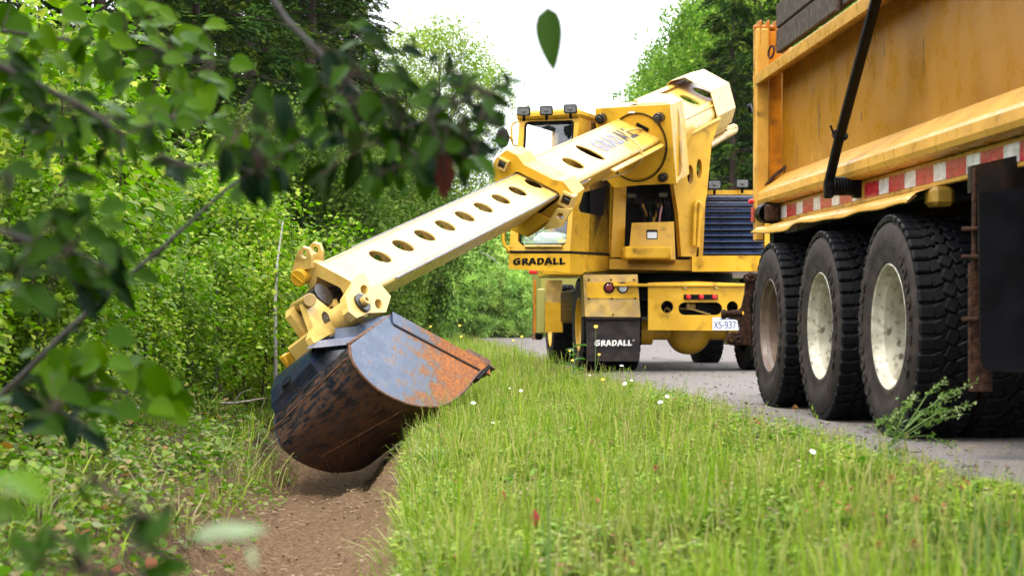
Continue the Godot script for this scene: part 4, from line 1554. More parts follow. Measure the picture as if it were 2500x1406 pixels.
	for e in [[0.93, 0.02, 0.93, 0.84], [0.52, 0.16, 0.60, 0.66], [0.60, 0.66, 0.47, 0.80], [0.60, 0.48, 0.48, 0.70], [0.56, 0.36, 0.46, 0.56], [0.52, 0.60, 0.44, 0.80], [0.50, 0.02, 0.52, 0.18]]:
		var line2 := []
		for k in 9:
			line2.append(on_shell.call(lerpf(e[0], e[2], k / 8.0), lerpf(e[1], e[3], k / 8.0)))
		tube(wb, line2, 0.0055, 5)
	part("weld_seam", wb, M.bucket_rust, sh)
	# mounting beam on the back: a folded channel between the side plates
	var bm := st()
	var sec := PackedVector2Array([Vector2(-0.475, -0.50), Vector2(-0.555, -0.44), Vector2(-0.535, -0.33), Vector2(-0.40, -0.20), Vector2(-0.25, -0.08), Vector2(-0.16, 0.055), Vector2(-0.02, 0.04), Vector2(0.0, -0.02)])
	for k in sec.size():
		var qa := sec[k]
		var qb := sec[(k + 1) % sec.size()]
		quad(bm, P.call(qa, 0.30), P.call(qa, L - 0.01), P.call(qb, L - 0.01), P.call(qb, 0.30))
	var ti := Geometry2D.triangulate_polygon(sec)
	for k in range(0, ti.size(), 3):
		tri(bm, P.call(sec[ti[k]], 0.30), P.call(sec[ti[k + 1]], 0.30), P.call(sec[ti[k + 2]], 0.30))
		tri(bm, P.call(sec[ti[k]], L - 0.01), P.call(sec[ti[k + 2]], L - 0.01), P.call(sec[ti[k + 1]], L - 0.01))
	var bmo := part("mounting_beam", bm, M.bucket_blue, sh)
	var hole := st()
	lathe(hole, [Vector2(0.03, 0.0), Vector2(0.036, 0.012), Vector2(0.045, 0.012), Vector2(0.048, 0)], 18, axes(P.call(Vector2(-0.548, -0.395), 0.58), -e1 + e2 * 0.35))
	part("drain_hole", hole, M.black_steel, bmo)
	# folded gusset next to the side plate
	var gu := st()
	var g0 := T * Vector3(0.02, 0.012, 0.0)
	var g1 := T * Vector3(-0.462, -0.48, 0.0)
	var m0 := T * Vector3(-0.17, 0.06, -0.30)
	var m1 := T * Vector3(-0.545, -0.36, -0.30)
	var c0 := g0.lerp(g1, 0.30)
	var c1 := g0.lerp(g1, 0.72)
	var k0 := m0.lerp(m1, 0.30)
	var k1 := m0.lerp(m1, 0.72)
	var dn := (g1 - g0).cross(b).normalized() * 0.10
	if dn.dot(e1) < 0.0:
		dn = -dn
	quad(gu, g0, m0, k0, c0)
	quad(gu, c1, k1, m1, g1)
	quad(gu, c0, k0, k0.lerp(k1, 0.25) + dn, c0.lerp(c1, 0.25) + dn)
	quad(gu, c0.lerp(c1, 0.25) + dn, k0.lerp(k1, 0.25) + dn, k0.lerp(k1, 0.85) + dn, c0.lerp(c1, 0.85) + dn)
	quad(gu, c0.lerp(c1, 0.85) + dn, k0.lerp(k1, 0.85) + dn, k1, c1)
	part("gusset", gu, M.blue_worn, bmo)
	var ge := st()
	tube(ge, [g0, g1], 0.012, 6)
	part("edge_rim", ge, M.bucket_rust, bmo)
	# the yellow coupler that carries the bucket
	var cp := st()
	plate_px(cp, plane_at(b, T * Vector3(-0.15, 0.05, -0.28)), [Vector2(757, 822), Vector2(766, 838), Vector2(858, 786), Vector2(838, 738), Vector2(806, 755), Vector2(764, 722), Vector2(750, 728), Vector2(742, 738), Vector2(764, 800)], [oval(756, 732, 5.5, 7.5, 14), rect(814, 788, 832, 796, 3)], 0.05)
	plate_px(cp, plane_at(b, T * Vector3(-0.15, 0.05, -0.50)), [Vector2(735, 806), Vector2(752, 826), Vector2(800, 800), Vector2(762, 790), Vector2(738, 742), Vector2(724, 742), Vector2(708, 752), Vector2(708, 768)], [oval(726, 752, 5.5, 7, 14)], 0.05)
	var cpo := part("coupler", cp, M.boom_paint, ex)
	var gm := st()
	plate_px(gm, plane_at(b, T * Vector3(-0.15, 0.05, -0.28)), [Vector2(784, 768), Vector2(789, 760), Vector2(797, 764), Vector2(806, 778), Vector2(804, 784), Vector2(792, 790), Vector2(786, 780)], [], 0.004, 0.003)
	part("grease_patch", gm, M.grease, cpo)
	var ct := st()
	var ca := T * Vector3(-0.16, 0.10, -0.30)
	cyl(ct, hit(plane_at(b, T * Vector3(-0.15, 0.05, -0.22)), 756, 732), hit(plane_at(b, T * Vector3(-0.15, 0.05, -0.60)), 722, 752), 0.045, 18)
	part("coupler_pin", ct, M.worn_paint, cpo)
	var cb := st()
	box(cb, T * Vector3(-0.15, 0.09, -0.44), Vector3(0.12, 0.10, 0.40), 0.015, Basis((e1 + e2).normalized(), (e2 - e1).normalized(), b))
	box(cb, T * Vector3(-0.30, -0.06, -0.46), Vector3(0.14, 0.12, 0.36), 0.015, Basis((e1 + e2).normalized(), (e2 - e1).normalized(), b))
	part("coupler_body", cb, M.boom_paint, cpo)
	var hk := st()
	box(hk, at(758, 838, 11.25), Vector3(0.10, 0.10, 0.07), 0.012, Basis((e1 + e2).normalized(), (e2 - e1).normalized(), b))
	box(hk, at(722, 866, 11.4), Vector3(0.11, 0.09, 0.10), 0.012, Basis((e1 + e2).normalized(), (e2 - e1).normalized(), b))
	box(hk, at(700, 880, 11.45), Vector3(0.08, 0.10, 0.05), 0.012, Basis((e1 + e2).normalized(), (e2 - e1).normalized(), b))
	part("hook", hk, M.machine_paint, cpo)
	# link from the boom head down to the coupler
	var lk := st()
	bar(lk, boom_at(-0.80, 0.03, -0.24), T * Vector3(-0.10, 0.12, -0.42), 0.10, 0.16, 0.02, b)
	part("link", lk, M.grease, cpo)  # on both links, dark grease also stands in for the shaded opening
	var lk2 := st()
	bar(lk2, boom_at(-0.62, 0.06, -0.26), T * Vector3(0.02, 0.06, -0.30), 0.09, 0.12, 0.03, b)
	part("link", lk2, M.grease, cpo)


# ---------------------------------------------------------------- the cradle that holds the boom
func cradle(ex: Node3D) -> void:
	var n := -BU
	var pl := plane_at(n, boom_at(6.12))
	var s := st()
	var ring_hole := oval(1556, 359, 70, 80, 36)
	plate_px(s, pl, [Vector2(1453, 265), Vector2(1636, 254), Vector2(1652, 448), Vector2(1560, 452), Vector2(1500, 458), Vector2(1462, 420)], [ring_hole], 0.05)
	var cr := part("cradle", s, M.machine_paint, ex)
	# the round head plate the boom turns in, and the dark gap round it
	var dk := st()
	plate_px(dk, pl, oval(1556, 359, 73, 83, 40), [], 0.02, -0.075)
	part("gap", dk, M.black_steel, cr)
	var dsk := st()
	plate_px(dsk, pl, oval(1555, 359, 68.5, 78.5, 40), [], 0.05, -0.01)
	part("turning_head", dsk, M.machine_paint, cr)
	var rg := st()
	var loop := []
	for p in oval(1556, 359, 72.5, 83, 48):
		loop.append(hit(pl, p.x, p.y) + n * 0.006)
	loop.append(loop[0])
	tube(rg, loop, 0.008, 6, false)
	part("grease_ring", rg, M.black_steel, cr)
	var tg := st()
	plate_px(tg, pl, [Vector2(1536, 272), Vector2(1552, 271), Vector2(1552, 275), Vector2(1536, 276)], [], 0.004, 0.02)
	part("white_tag", tg, M.plate_white, cr)
	# greasy bearing blocks
	for e in [[1471, 288, 13], [1612, 286, 13], [1622, 431, 11]]:
		var bs := st()
		var c := hit(pl, e[0], e[1])
		cyl(bs, c - n * 0.01, c + n * 0.09, e[2] / 229.0, 10)
		cyl(bs, c + n * 0.08, c + n * 0.13, e[2] / 380.0, 8)
		part("bearing_block", bs, M.grease if e[2] > 12 else M.dark_steel, cr)
	# slots beside the boom
	var sl := st()
	plate_px(sl, pl, [Vector2(1552, 306), Vector2(1556, 299), Vector2(1585, 314), Vector2(1582, 322)], [], 0.005, 0.002)
	part("slot", sl, M.black_steel, cr)
	# housing behind the plate
	var hs := st()
	var q := []
	for p in [Vector2(1456, 268), Vector2(1633, 258), Vector2(1648, 446), Vector2(1500, 455)]:
		q.append(hit(pl, p.x, p.y))
	for i in 4:
		var a: Vector3 = q[i]
		var b2: Vector3 = q[(i + 1) % 4]
		var mid := (a + b2) * 0.5
		var inward: Vector3 = ((q[0] + q[1] + q[2] + q[3]) * 0.25 - mid).normalized() * 0.02
		face_out(hs, [a - n * 0.05, b2 - n * 0.05, b2 - n * 0.55, a - n * 0.55], mid + inward * 10.0)
	part("housing", hs, M.machine_paint, cr)
	# tail of the boom: sixteen-sided tube with a cut-away hood at its end
	var oct := PackedVector2Array()
	for k in 16:
		var a := TAU * (k + 0.5) / 16
		oct.append(Vector2(0.0 + 0.385 * cos(a), -0.10 + 0.385 * sin(a)))
	var tl := st()
	SMOOTH += 1
	tl.set_smooth_group(SMOOTH)
	for i in 16:
		var a := oct[i]
		var b3 := oct[(i + 1) % 16]
		var topside := (a.y + b3.y) * 0.5 > 0.2
		var t1 := 7.2 if topside else 8.75
		quad(tl, boom_at(6.3, a.x, a.y), boom_at(6.3, b3.x, b3.y), boom_at(t1, b3.x, b3.y), boom_at(t1, a.x, a.y))
		quad(tl, boom_at(t1, a.x * 0.95, a.y * 0.95), boom_at(t1, b3.x * 0.95, b3.y * 0.95), boom_at(6.3, b3.x * 0.95, b3.y * 0.95), boom_at(6.3, a.x * 0.95, a.y * 0.95))
	var tail := part("boom_tail", tl, M.outer_paint, ex)
	# inner holed face goes on through the tail
	var tf := st()
	face_plate(tf, PackedVector2Array([Vector2(-0.30, -6.6), Vector2(0.27, -6.6), Vector2(0.27, -8.7), Vector2(-0.30, -8.7)]), [circle2(0.04, -7.70, 0.13), circle2(0.04, -8.32, 0.15)], 0.19, 0.02)
	part("holed_face", tf, M.outer_paint, tail)
	# hood: bent sheet from the side, over the top
	var hd := st()
	var arch := [Vector2(-0.385, 0.0), Vector2(-0.32, 0.23), Vector2(-0.18, 0.345), Vector2(0.17, 0.325), Vector2(0.365, 0.09), Vector2(0.392, -0.1)]
	for i in arch.size() - 1:
		var a: Vector2 = arch[i]
		var b4: Vector2 = arch[i + 1]
		for off in [0.0, 0.02]:
			var ca: Vector2 = a * (1.0 - off)
			var cb2: Vector2 = b4 * (1.0 - off)
			var ts := [7.95, 7.95] if i < 4 else [7.95, 7.3]
			quad(hd, boom_at(ts[0], ca.x, ca.y), boom_at(ts[1], cb2.x, cb2.y), boom_at(8.78, cb2.x, cb2.y), boom_at(8.78, ca.x, ca.y))
		quad(hd, boom_at(7.95, a.x, a.y), boom_at(7.95, b4.x, b4.y), boom_at(7.95, b4.x * 0.98, b4.y * 0.98), boom_at(7.95, a.x * 0.98, a.y * 0.98))
	part("hood", hd, M.outer_paint, tail)
	# pipes along the right flank of the tail
	var tp := st()
	tube(tp, bent([at(1730, 356, 19.2), at(1762, 336, 19.7), at(1795, 318, 20.1), at(1794, 309, 20.1), at(1770, 322, 19.9)], 0.08), 0.045, 10)
	part("tail_pipe", tp, M.worn_paint, tail)
	# railing of bent tube before the housing
	var rl := st()
	tube(rl, bent([at(1556, 257, 17.5), at(1652, 252, 17.55), at(1658, 300, 17.6), at(1668, 425, 17.6), at(1648, 447, 17.5)], 0.12, 5), 0.022, 10)
	tube(rl, bent([at(1590, 246, 18.0), at(1612, 239, 18.1), at(1640, 262, 18.2), at(1678, 296, 18.4)], 0.08), 0.014, 8)
	part("guard_rail", rl, M.worn_paint, cr)
	# two upright cheeks carry the cradle on the deck
	var sx := Vector3(0.921, 0, 0.39)
	var ck := plane_at(Vector3(0.30, 0, 0.954), at(1700, 420, 18.2))
	var cs := st()
	plate_px(cs, ck, [Vector2(1640, 344), Vector2(1762, 285), Vector2(1752, 310), Vector2(1738, 352), Vector2(1727, 470), Vector2(1700, 626), Vector2(1664, 626), Vector2(1656, 520), Vector2(1645, 450)], [oval(1686, 426, 7.5, 24, 20), oval(1708, 412, 7.0, 24, 20)], 0.10)
	var cheek := part("cradle_cheek", cs, M.machine_paint, ex)
	var rb := st()
	bar(rb, hit(ck, 1646, 349) + ck.normal * 0.012, hit(ck, 1757, 291) + ck.normal * 0.012, 0.03, 0.03, 0.008)
	part("stiffener", rb, M.outer_paint, cheek)
	var hose := st()
	tube(hose, bent([hit(ck, 1690, 600) + ck.normal * 0.05, hit(ck, 1693, 500) + ck.normal * 0.05, hit(ck, 1700, 490) + ck.normal * 0.05, hit(ck, 1706, 500) + ck.normal * 0.05, hit(ck, 1700, 604) + ck.normal * 0.05], 0.05), 0.022, 8)
	part("lift_ram", hose, M.machine_paint, cheek)
	var c2 := st()
	plate_px(c2, plane_at(Vector3(0.30, 0, 0.954), at(1520, 540, 18.3)), [Vector2(1500, 456), Vector2(1530, 456), Vector2(1524, 628), Vector2(1492, 628)], [], 0.10)
	part("cradle_cheek", c2, M.machine_paint, ex)
	# recess under the cradle: back wall, two lamps, hoses, inclined panel, step box
	var fr := plane_at(Vector3(-0.05, 0, 1), at(1590, 540, 18.5))
	var bw := st()
	plate_px(bw, fr, [Vector2(1462, 425), Vector2(1740, 410), Vector2(1740, 640), Vector2(1462, 640)], [], 0.03, -0.35)
	plate_px(bw, fr, [Vector2(1490, 446), Vector2(1690, 440), Vector2(1690, 474), Vector2(1490, 474)], [], 0.03, -0.05)
	part("recess_wall", bw, M.black_steel, ex)
	var bx := st()
	plate_px(bx, fr, rect(1532, 484, 1636, 494), [], 0.15)
	part("lamp_shelf", bx, M.dark_steel, ex)
	work_lamp(ex, 1543, 478, 18.25, 0.11, 0.055, Vector3(-0.1, -0.1, 1))
	work_lamp(ex, 1620, 476, 18.25, 0.11, 0.055, Vector3(-0.1, -0.1, 1))
	var hz := st()
	for e in [[1560, 1574, 0.0], [1572, 1586, 0.1], [1584, 1590, 0.05], [1600, 1606, 0.0], [1612, 1600, 0.1], [1624, 1618, 0.05], [1630, 1628, 0.0]]:
		tube(hz, [at(e[0], 492, 18.4 + e[2]), at((e[0] + e[1]) / 2.0 + 5.0, 520, 18.3 + e[2]), at(e[1], 548, 18.3 + e[2])], 0.016, 8)
	part("hose", hz, M.black_steel, ex)
	var pk2 := st()
	tube(pk2, [at(1616, 505, 18.25), at(1612, 525, 18.2), at(1610, 545, 18.25)], 0.010, 6)
	part("hose", pk2, mat("pink_hose", lin(0.45, 0.22, 0.26), 0.6), ex)
	var rf := st()
	bar(rf, at(1566, 500, 18.5), at(1600, 545, 18.5), 0.09, 0.05)
	bar(rf, at(1612, 498, 18.5), at(1600, 545, 18.5), 0.07, 0.05)
	part("strut", rf, M.machine_paint, ex)
	var pn := plane_at(Vector3(-0.05, 0.18, 1), at(1592, 572, 18.1))
	var ps := st()
	plate_px(ps, pn, [Vector2(1543, 544), Vector2(1646, 541), Vector2(1650, 634), Vector2(1534, 634)], [], 0.3)
	var pno := part("valve_cover", ps, M.machine_paint, ex)
	var lb := st()
	plate_px(lb, pn, rect(1579, 561, 1606, 584, 2), [], 0.004, 0.005)
	part("warning_label", lb, M.letter_black, pno)
	var lb2 := st()
	plate_px(lb2, pn, rect(1581, 567, 1604, 582, 1), [], 0.004, 0.007)
	part("label_field", lb2, M.plate_white, pno)
	var sb := st()
	var sbc := at(1581, 617, 17.8)
	box(sb, sbc - Vector3(0, 0, 0.12), Vector3(0.52, 0.135, 0.34), 0.018, Basis(Vector3.UP, 0.06))
	part("step_box", sb, M.machine_paint, ex)
	# engine cover with its blue louvres
	var ep := plane_at(Vector3(0.12, 0, 1), at(1770, 550, 18.7))
	var es := st()
	plate_px(es, ep, [Vector2(1716, 464), Vector2(1880, 464), Vector2(1880, 630), Vector2(1706, 630)], [[Vector2(1724, 475), Vector2(1868, 475), Vector2(1868, 624), Vector2(1717, 624)]], 0.06)
	var en := part("engine_cover", es, M.machine_paint, ex)
	for k in 10:
		var y := 477.0 + 14.7 * k
		var a := hit(ep, 1722.5 - k * 0.6, y + 5) - ep.normal * 0.05
		var b6 := hit(ep, 1868, y + 5) - ep.normal * 0.05
		var lv := st()
		var x := (b6 - a).normalized()
		var dn := (ep.normal * 0.8 - Vector3.UP * 0.62).normalized()
		box(lv, (a + b6) * 0.5, Vector3(a.distance_to(b6), 0.010, 0.085), 0.003, Basis(x, x.cross(dn) * -1.0, dn) if x.cross(dn).y < 0.0 else Basis(x, dn.cross(x), dn))
		part("slat", lv, M.louver_blue, en)
	var eb := st()
	plate_px(eb, ep, [Vector2(1716, 466), Vector2(1880, 466), Vector2(1880, 628), Vector2(1708, 628)], [], 0.8, -0.14)
	part("radiator", eb, M.black_steel, en)
	work_lamp(ex, 1745, 451, 18.5, 0.155, 0.115, Vector3(-0.05, 0, 1))
	work_lamp(ex, 1813, 448, 18.6, 0.15, 0.11, Vector3(-0.05, 0, 1))
	var lt := st()
	tube(lt, bent([at(1703, 560, 18.4), at(1700, 510, 18.4), at(1706, 492, 18.4), at(1712, 500, 18.4)], 0.05), 0.02, 8)
	part("door_handle", lt, M.machine_paint, en)
	# turning deck
	var dk2 := st()
	plate_px(dk2, plane_at(Vector3(-0.05, 0, 1), at(1760, 645, 18.0)), [Vector2(1690, 626), Vector2(1890, 624), Vector2(1890, 662), Vector2(1690, 663)], [], 0.5)
	plate_px(dk2, plane_at(Vector3(-0.05, 0, 1), at(1590, 645, 18.25)), [Vector2(1488, 632), Vector2(1692, 634), Vector2(1692, 660), Vector2(1488, 656)], [], 1.2)
	plate_px(dk2, plane_at(Vector3(-0.05, 0, 1), at(1590, 645, 18.2)), [Vector2(1488, 649), Vector2(1692, 650), Vector2(1692, 661), Vector2(1488, 657)], [], 0.1, 0.02)
	box(dk2, Vector3(2.0, 1.14, -19.8), Vector3(2.3, 0.08, 2.6), 0.02)
	part("deck", dk2, M.machine_paint, ex)
	var tt := st()
	cyl(tt, Vector3(1.9, 0.9, -19.7), Vector3(1.9, 1.14, -19.7), 0.75, 40)
	part("turntable", tt, M.black_steel, ex)
	# counterweight and engine housing towards the far side
	var cw := st()
	box(cw, Vector3(2.5, 1.6, -19.9), Vector3(0.9, 0.85, 2.0), 0.06)
	part("engine_housing", cw, M.machine_paint, ex)


# ---------------------------------------------------------------- the operator's cab
func cab(ex: Node3D) -> void:
	var fn := Vector3(-0.39, 0, 0.921)
	var sn := Vector3(0.921, 0, 0.39)
	var C := at(1392, 615, 17.2)
	var side := plane_at(sn, C)
	# front leans back: through the lower edge and the roof corner
	var roof := hit(side, 1414, 287)
	var left := hit(plane_at(fn, C), 1243, 615)
	var front := Plane(left, C, roof)
	if front.normal.z < 0.0:
		front = -front
	var f := st()
	plate_px(f, front, [Vector2(1243, 612), Vector2(1392, 613), Vector2(1414, 283), Vector2(1407, 279), Vector2(1274, 284), Vector2(1268, 290)], [[Vector2(1280, 306), Vector2(1284, 299), Vector2(1293, 296), Vector2(1396, 293), Vector2(1401, 297), Vector2(1402, 306), Vector2(1384, 590), Vector2(1374, 601), Vector2(1276, 600), Vector2(1264, 588)]], 0.06)
	var cb := part("cab", f, M.machine_paint, ex)
	var w := st()
	plate_px(w, front, [Vector2(1278, 296), Vector2(1403, 292), Vector2(1385, 602), Vector2(1264, 602)], [], 0.006, -0.045)
	part("window", w, M.glass, cb)
	var rub := st()
	var lp := []
	for p in [Vector2(1282, 299), Vector2(1399, 295), Vector2(1383, 596), Vector2(1268, 597), Vector2(1282, 299)]:
		lp.append(hit(front, p.x, p.y) - front.normal * 0.02)
	tube(rub, bent(lp, 0.05), 0.012, 6, false)
	part("window_seal", rub, M.black_steel, cb)
	var sill := st()
	bar(sill, hit(front, 1282, 602) + front.normal * 0.02, hit(front, 1374, 602) + front.normal * 0.02, 0.05, 0.025)
	part("sill", sill, M.boom_paint, cb)
	# right side with its door window
	var sd := st()
	plate_px(sd, side, [Vector2(1392, 613), Vector2(1414, 283), Vector2(1456, 294), Vector2(1500, 300), Vector2(1500, 618)], [[Vector2(1423, 470), Vector2(1478, 455), Vector2(1475, 524), Vector2(1466, 527), Vector2(1418, 518), Vector2(1413, 508)]], 0.05)
	part("side_wall", sd, M.machine_paint, cb)
	var sw := st()
	plate_px(sw, side, [Vector2(1422, 468), Vector2(1480, 454), Vector2(1477, 528), Vector2(1414, 520)], [], 0.006, -0.03)
	part("window", sw, M.dark_glass, cb)
	# far walls: left side is a frame, the back wall is closed on its right half
	var ox := hit(front, 1243, 612)
	var back := -fn * 1.25
	var up := Vector3.UP
	var tl := hit(front, 1270, 287)
	var tr := roof
	var hl := st()
	for e in [[ox + up * 0.02, ox + back + up * 0.02], [tl, tl + back * 0.86], [ox + back, tl + back * 0.86], [ox + up * 0.45, ox + back + up * 0.45], [C + back, tr + back * 0.86]]:
		bar(hl, e[0], e[1], 0.08, 0.08, 0.012)
	part("frame", hl, M.machine_paint, cb)
	var inn := st()
	# ceiling lining, floor and the dark half of the back wall
	face_out(inn, [tl - up * 0.05, tr - up * 0.05, tr + back * 0.86 - up * 0.05, tl + back * 0.86 - up * 0.05], tl - up * 2.0)
	face_out(inn, [ox, C, C + back, ox + back], ox - up * 2.0)
	var m0 := ox + back
	var m1 := C + back
	face_out(inn, [m0, m1, m1 + up * 0.75, m0 + up * 0.75], m0 + back)
	var t0 := tl + back * 0.86
	var t1 := tr + back * 0.86
	face_out(inn, [m0.lerp(m1, 0.04), m1, t1, t0.lerp(t1, 0.04)], m0 + back)
	face_out(inn, [C + back * 0.45, C + back, tr + back * 0.86, tr + back * 0.3], C + sn)
	part("lining", inn, M.cab_inside, cb)
	var bp := st()
	bar(bp, m0.lerp(m1, 0.05) + fn * 0.03, t0.lerp(t1, 0.05) + fn * 0.03, 0.05, 0.05)
	part("back_post", bp, M.worn_paint, cb)
	# roof
	var rf := st()
	var rc := (tl + tr) * 0.5 + back * 0.43
	box(rf, rc + up * 0.035, Vector3(tl.distance_to(tr) + 0.06, 0.09, 1.2), 0.03, Basis(sn, up, fn))
	part("roof", rf, M.machine_paint, cb)
	# skirt with the name, a black gap above it
	var gp := st()
	var gap := [hit(front, 1246, 615), hit(front, 1392, 616), hit(side, 1492, 622), hit(side, 1492, 622) + back * 0.3]
	tube(gp, [gap[0], gap[1], gap[2]], 0.016, 6)
	part("skirt_gap", gp, M.black_steel, cb)
	var fp := plane_at(fn, C + fn * 0.004)
	var sk := st()
	plate_px(sk, fp, [Vector2(1242, 618), Vector2(1392, 618), Vector2(1392, 666), Vector2(1242, 656)], [], 0.4)
	plate_px(sk, side, [Vector2(1392, 618), Vector2(1500, 626), Vector2(1500, 660), Vector2(1392, 666)], [], 0.3, 0.004)
	var sko := part("cab_skirt", sk, M.machine_paint, cb)
	var la := hit(fp, 1253, 639)
	var lb := hit(fp, 1380, 637)
	var X := (lb - la).normalized()
	write_on("lettering", "GRADALL", Transform3D(Basis(X, fn.cross(X), fn), (la + lb) * 0.5 + fn * 0.004), la.distance_to(lb), 0.082, M.letter_black, sko, 0.22, 2.2)
	# seat and the things on the ledge
	var se := st()
	var sc := (ox + C) * 0.5 - fn * 0.55
	box(se, sc + up * 0.42, Vector3(0.38, 0.12, 0.42), 0.04, Basis(sn, up, fn))
	box(se, sc + up * 0.80 - fn * 0.24, Vector3(0.38, 0.72, 0.12), 0.04, Basis(sn, up, fn).rotated(sn, 0.12))
	box(se, sc + up * 0.55 + sn * 0.20 + fn * 0.08, Vector3(0.07, 0.08, 0.34), 0.03, Basis(sn, up, fn))
	part("seat", se, M.seat_brown, cb)
	var lv := st()
	for k in 2:
		tube(lv, [sc + fn * 0.32 + sn * (0.14 - 0.26 * k), sc + fn * 0.36 + sn * (0.14 - 0.26 * k) + up * 0.52], 0.014, 6)
		lathe(lv, [Vector2(0, 0.03), Vector2(0.025, 0.015), Vector2(0.028, -0.01), Vector2(0, -0.03)], 10, axes(sc + fn * 0.36 + sn * (0.14 - 0.26 * k) + up * 0.54, up))
	part("control_lever", lv, M.black_steel, cb)
	cloth(hit(front, 1333, 583) - fn * 0.17, Vector3(0.36, 0.15, 0.17), M.mint_cloth, "folded mint green jacket lying behind the cab's lower window", "jacket", 5)
	cloth(hit(front, 1366, 590) - fn * 0.13, Vector3(0.13, 0.06, 0.12), M.yellow_cloth, "small yellow cloth next to the mint jacket in the cab window", "cloth", 8)
	# lamps on the roof
	for e in [[1279, 272], [1334, 270], [1393, 266]]:
		work_lamp(ex, e[0], e[1], 17.35 if e[0] < 1300 else 17.25, 0.14, 0.098, Vector3(-0.15, -0.05, 1))
	# mirror and grab rails on the left
	var mr := st()
	var mc := at(1227, 336, 17.3)
	var prof := [Vector2(0, 0.035), Vector2(0.05, 0.03), Vector2(0.072, 0.0), Vector2(0.068, -0.03), Vector2(0, -0.034)]
	lathe(mr, prof, 18, Transform3D(Basis(Vector3(1, 0, 0), Vector3(0, 0, 1), Vector3(0, -1.5, 0)), mc))
	part("mirror", mr, M.dark_steel, ex)
	var gr := st()
	tube(gr, bent([at(1272, 357, 17.5), at(1250, 355, 17.5), at(1249, 300, 17.5), at(1268, 297, 17.5)], 0.06), 0.011, 8)
	tube(gr, [at(1252, 345, 17.5), at(1243, 333, 17.45), at(1228, 333, 17.35)], 0.012, 8)
	part("grab_rail", gr, M.machine_paint, ex)
	var g2 := st()
	tube(g2, bent([at(1243, 560, 17.4), at(1229, 562, 17.4), at(1229, 596, 17.4), at(1243, 611, 17.4)], 0.06), 0.018, 8)
	part("grab_rail", g2, M.machine_paint, ex)


func cloth(c: Vector3, size: Vector3, m: Material, label: String, cat: String, seed_: int) -> void:
	var o := thing("folded_" + cat, c - Vector3(0, size.y * 0.5, 0), label, cat)
	var nz := FastNoiseLite.new()
	nz.seed = seed_
	nz.frequency = 2.4
	var s := st()
	s.set_smooth_group(1)
	var g := []
	for i in 13:
		var row := []
		for k in 20:
			var a := TAU * k / 20
			var b := PI * i / 12 - PI / 2
			var p := Vector3(cos(a) * cos(b), sin(b), sin(a) * cos(b))
			p = Vector3(signf(p.x) * pow(absf(p.x), 0.75), signf(p.y) * pow(absf(p.y), 0.8), signf(p.z) * pow(absf(p.z), 0.75))
			p *= 1.0 + 0.35 * nz.get_noise_3dv(p)
			row.append(p * size * 0.5 + Vector3(0, size.y * 0.5, 0))
		g.append(row)
	for i in 12:
		for k in 20:
			quad(s, g[i][k], g[i + 1][k], g[i + 1][(k + 1) % 20], g[i][(k + 1) % 20])
	obj("folds", s, m, o)


# ---------------------------------------------------------------- the truck under the excavator
func tyre_shape(r: float, rim: float, w: float, lugs: int) -> Array:
	# axle along y, outer face at y = 0, inner face at y = -w: [rubber, tread]
	var s := st()
	var h := w * 0.5
	var prof := [Vector2(rim + 0.004, -0.02), Vector2(rim, 0.0), Vector2(rim + 0.012, 0.006), Vector2(rim + 0.03, 0.0), Vector2(lerpf(rim, r, 0.35), 0.018), Vector2(lerpf(rim, r, 0.55), 0.022), Vector2(lerpf(rim, r, 0.62), 0.017), Vector2(lerpf(rim, r, 0.78), 0.012), Vector2(r - 0.03, -0.008), Vector2(r - 0.018, -0.03), Vector2(r - 0.018, -w + 0.03), Vector2(r - 0.03, -w + 0.01), Vector2(lerpf(rim, r, 0.5), -w - 0.02), Vector2(rim, -w)]
	lathe(s, prof, 56, Transform3D.IDENTITY, false)
	var t := st()
	for k in lugs:
		var a := TAU * k / lugs
		var B := Basis(Vector3(cos(a), 0, sin(a)), Vector3.UP, Vector3(-sin(a), 0, cos(a)))
		var arc := TAU * r / lugs
		for side in 2:
			var y := -0.028 if side == 0 else -w + 0.028
			var a2 := a + (0.5 if side else 0.0) * TAU / lugs
			var B2 := Basis(Vector3(cos(a2), 0, sin(a2)), Vector3.UP, Vector3(-sin(a2), 0, cos(a2)))
			box(t, B2 * Vector3(r - 0.016, y, 0), Vector3(0.036, 0.070, arc * 0.80), 0.008, B2)
		for row in 3:
			var y2 := -h + (row - 1) * w * 0.21
			var a3 := a + (0.25 + 0.33 * row) * TAU / lugs
			var B3 := Basis(Vector3(cos(a3), 0, sin(a3)), Vector3.UP, Vector3(-sin(a3), 0, cos(a3))) * Basis(Vector3(1, 0, 0), 0.45 if row != 1 else -0.45)
			box(t, B3.x * (r - 0.012) + Vector3(0, y2, 0), Vector3(0.028, w * 0.19, arc * 0.80), 0.005, B3)
	return [s, t]


func sidewall_text(text: String, r: float, h: float, from: float, step: float, T: Transform3D, s: SurfaceTool) -> void:
	for i in text.length():
		var t := letters(text[i], 0.0, 1.4)
		var bb := t.get_aabb()
		var k := h / 0.46
		var a := from + step * i
		var dir := Vector3(cos(a), 0, sin(a))
		var X := Vector3(-sin(a), 0, cos(a))
		var L := Transform3D(Basis(X, dir, Vector3.UP), dir * r + Vector3(0, 0.0255, 0))
		s.append_from(t, 0, T * L * Transform3D(Basis.from_scale(Vector3(k * 1.25, k, 0.25)), -bb.get_center() * Vector3(k * 1.25, k, 0.25)))


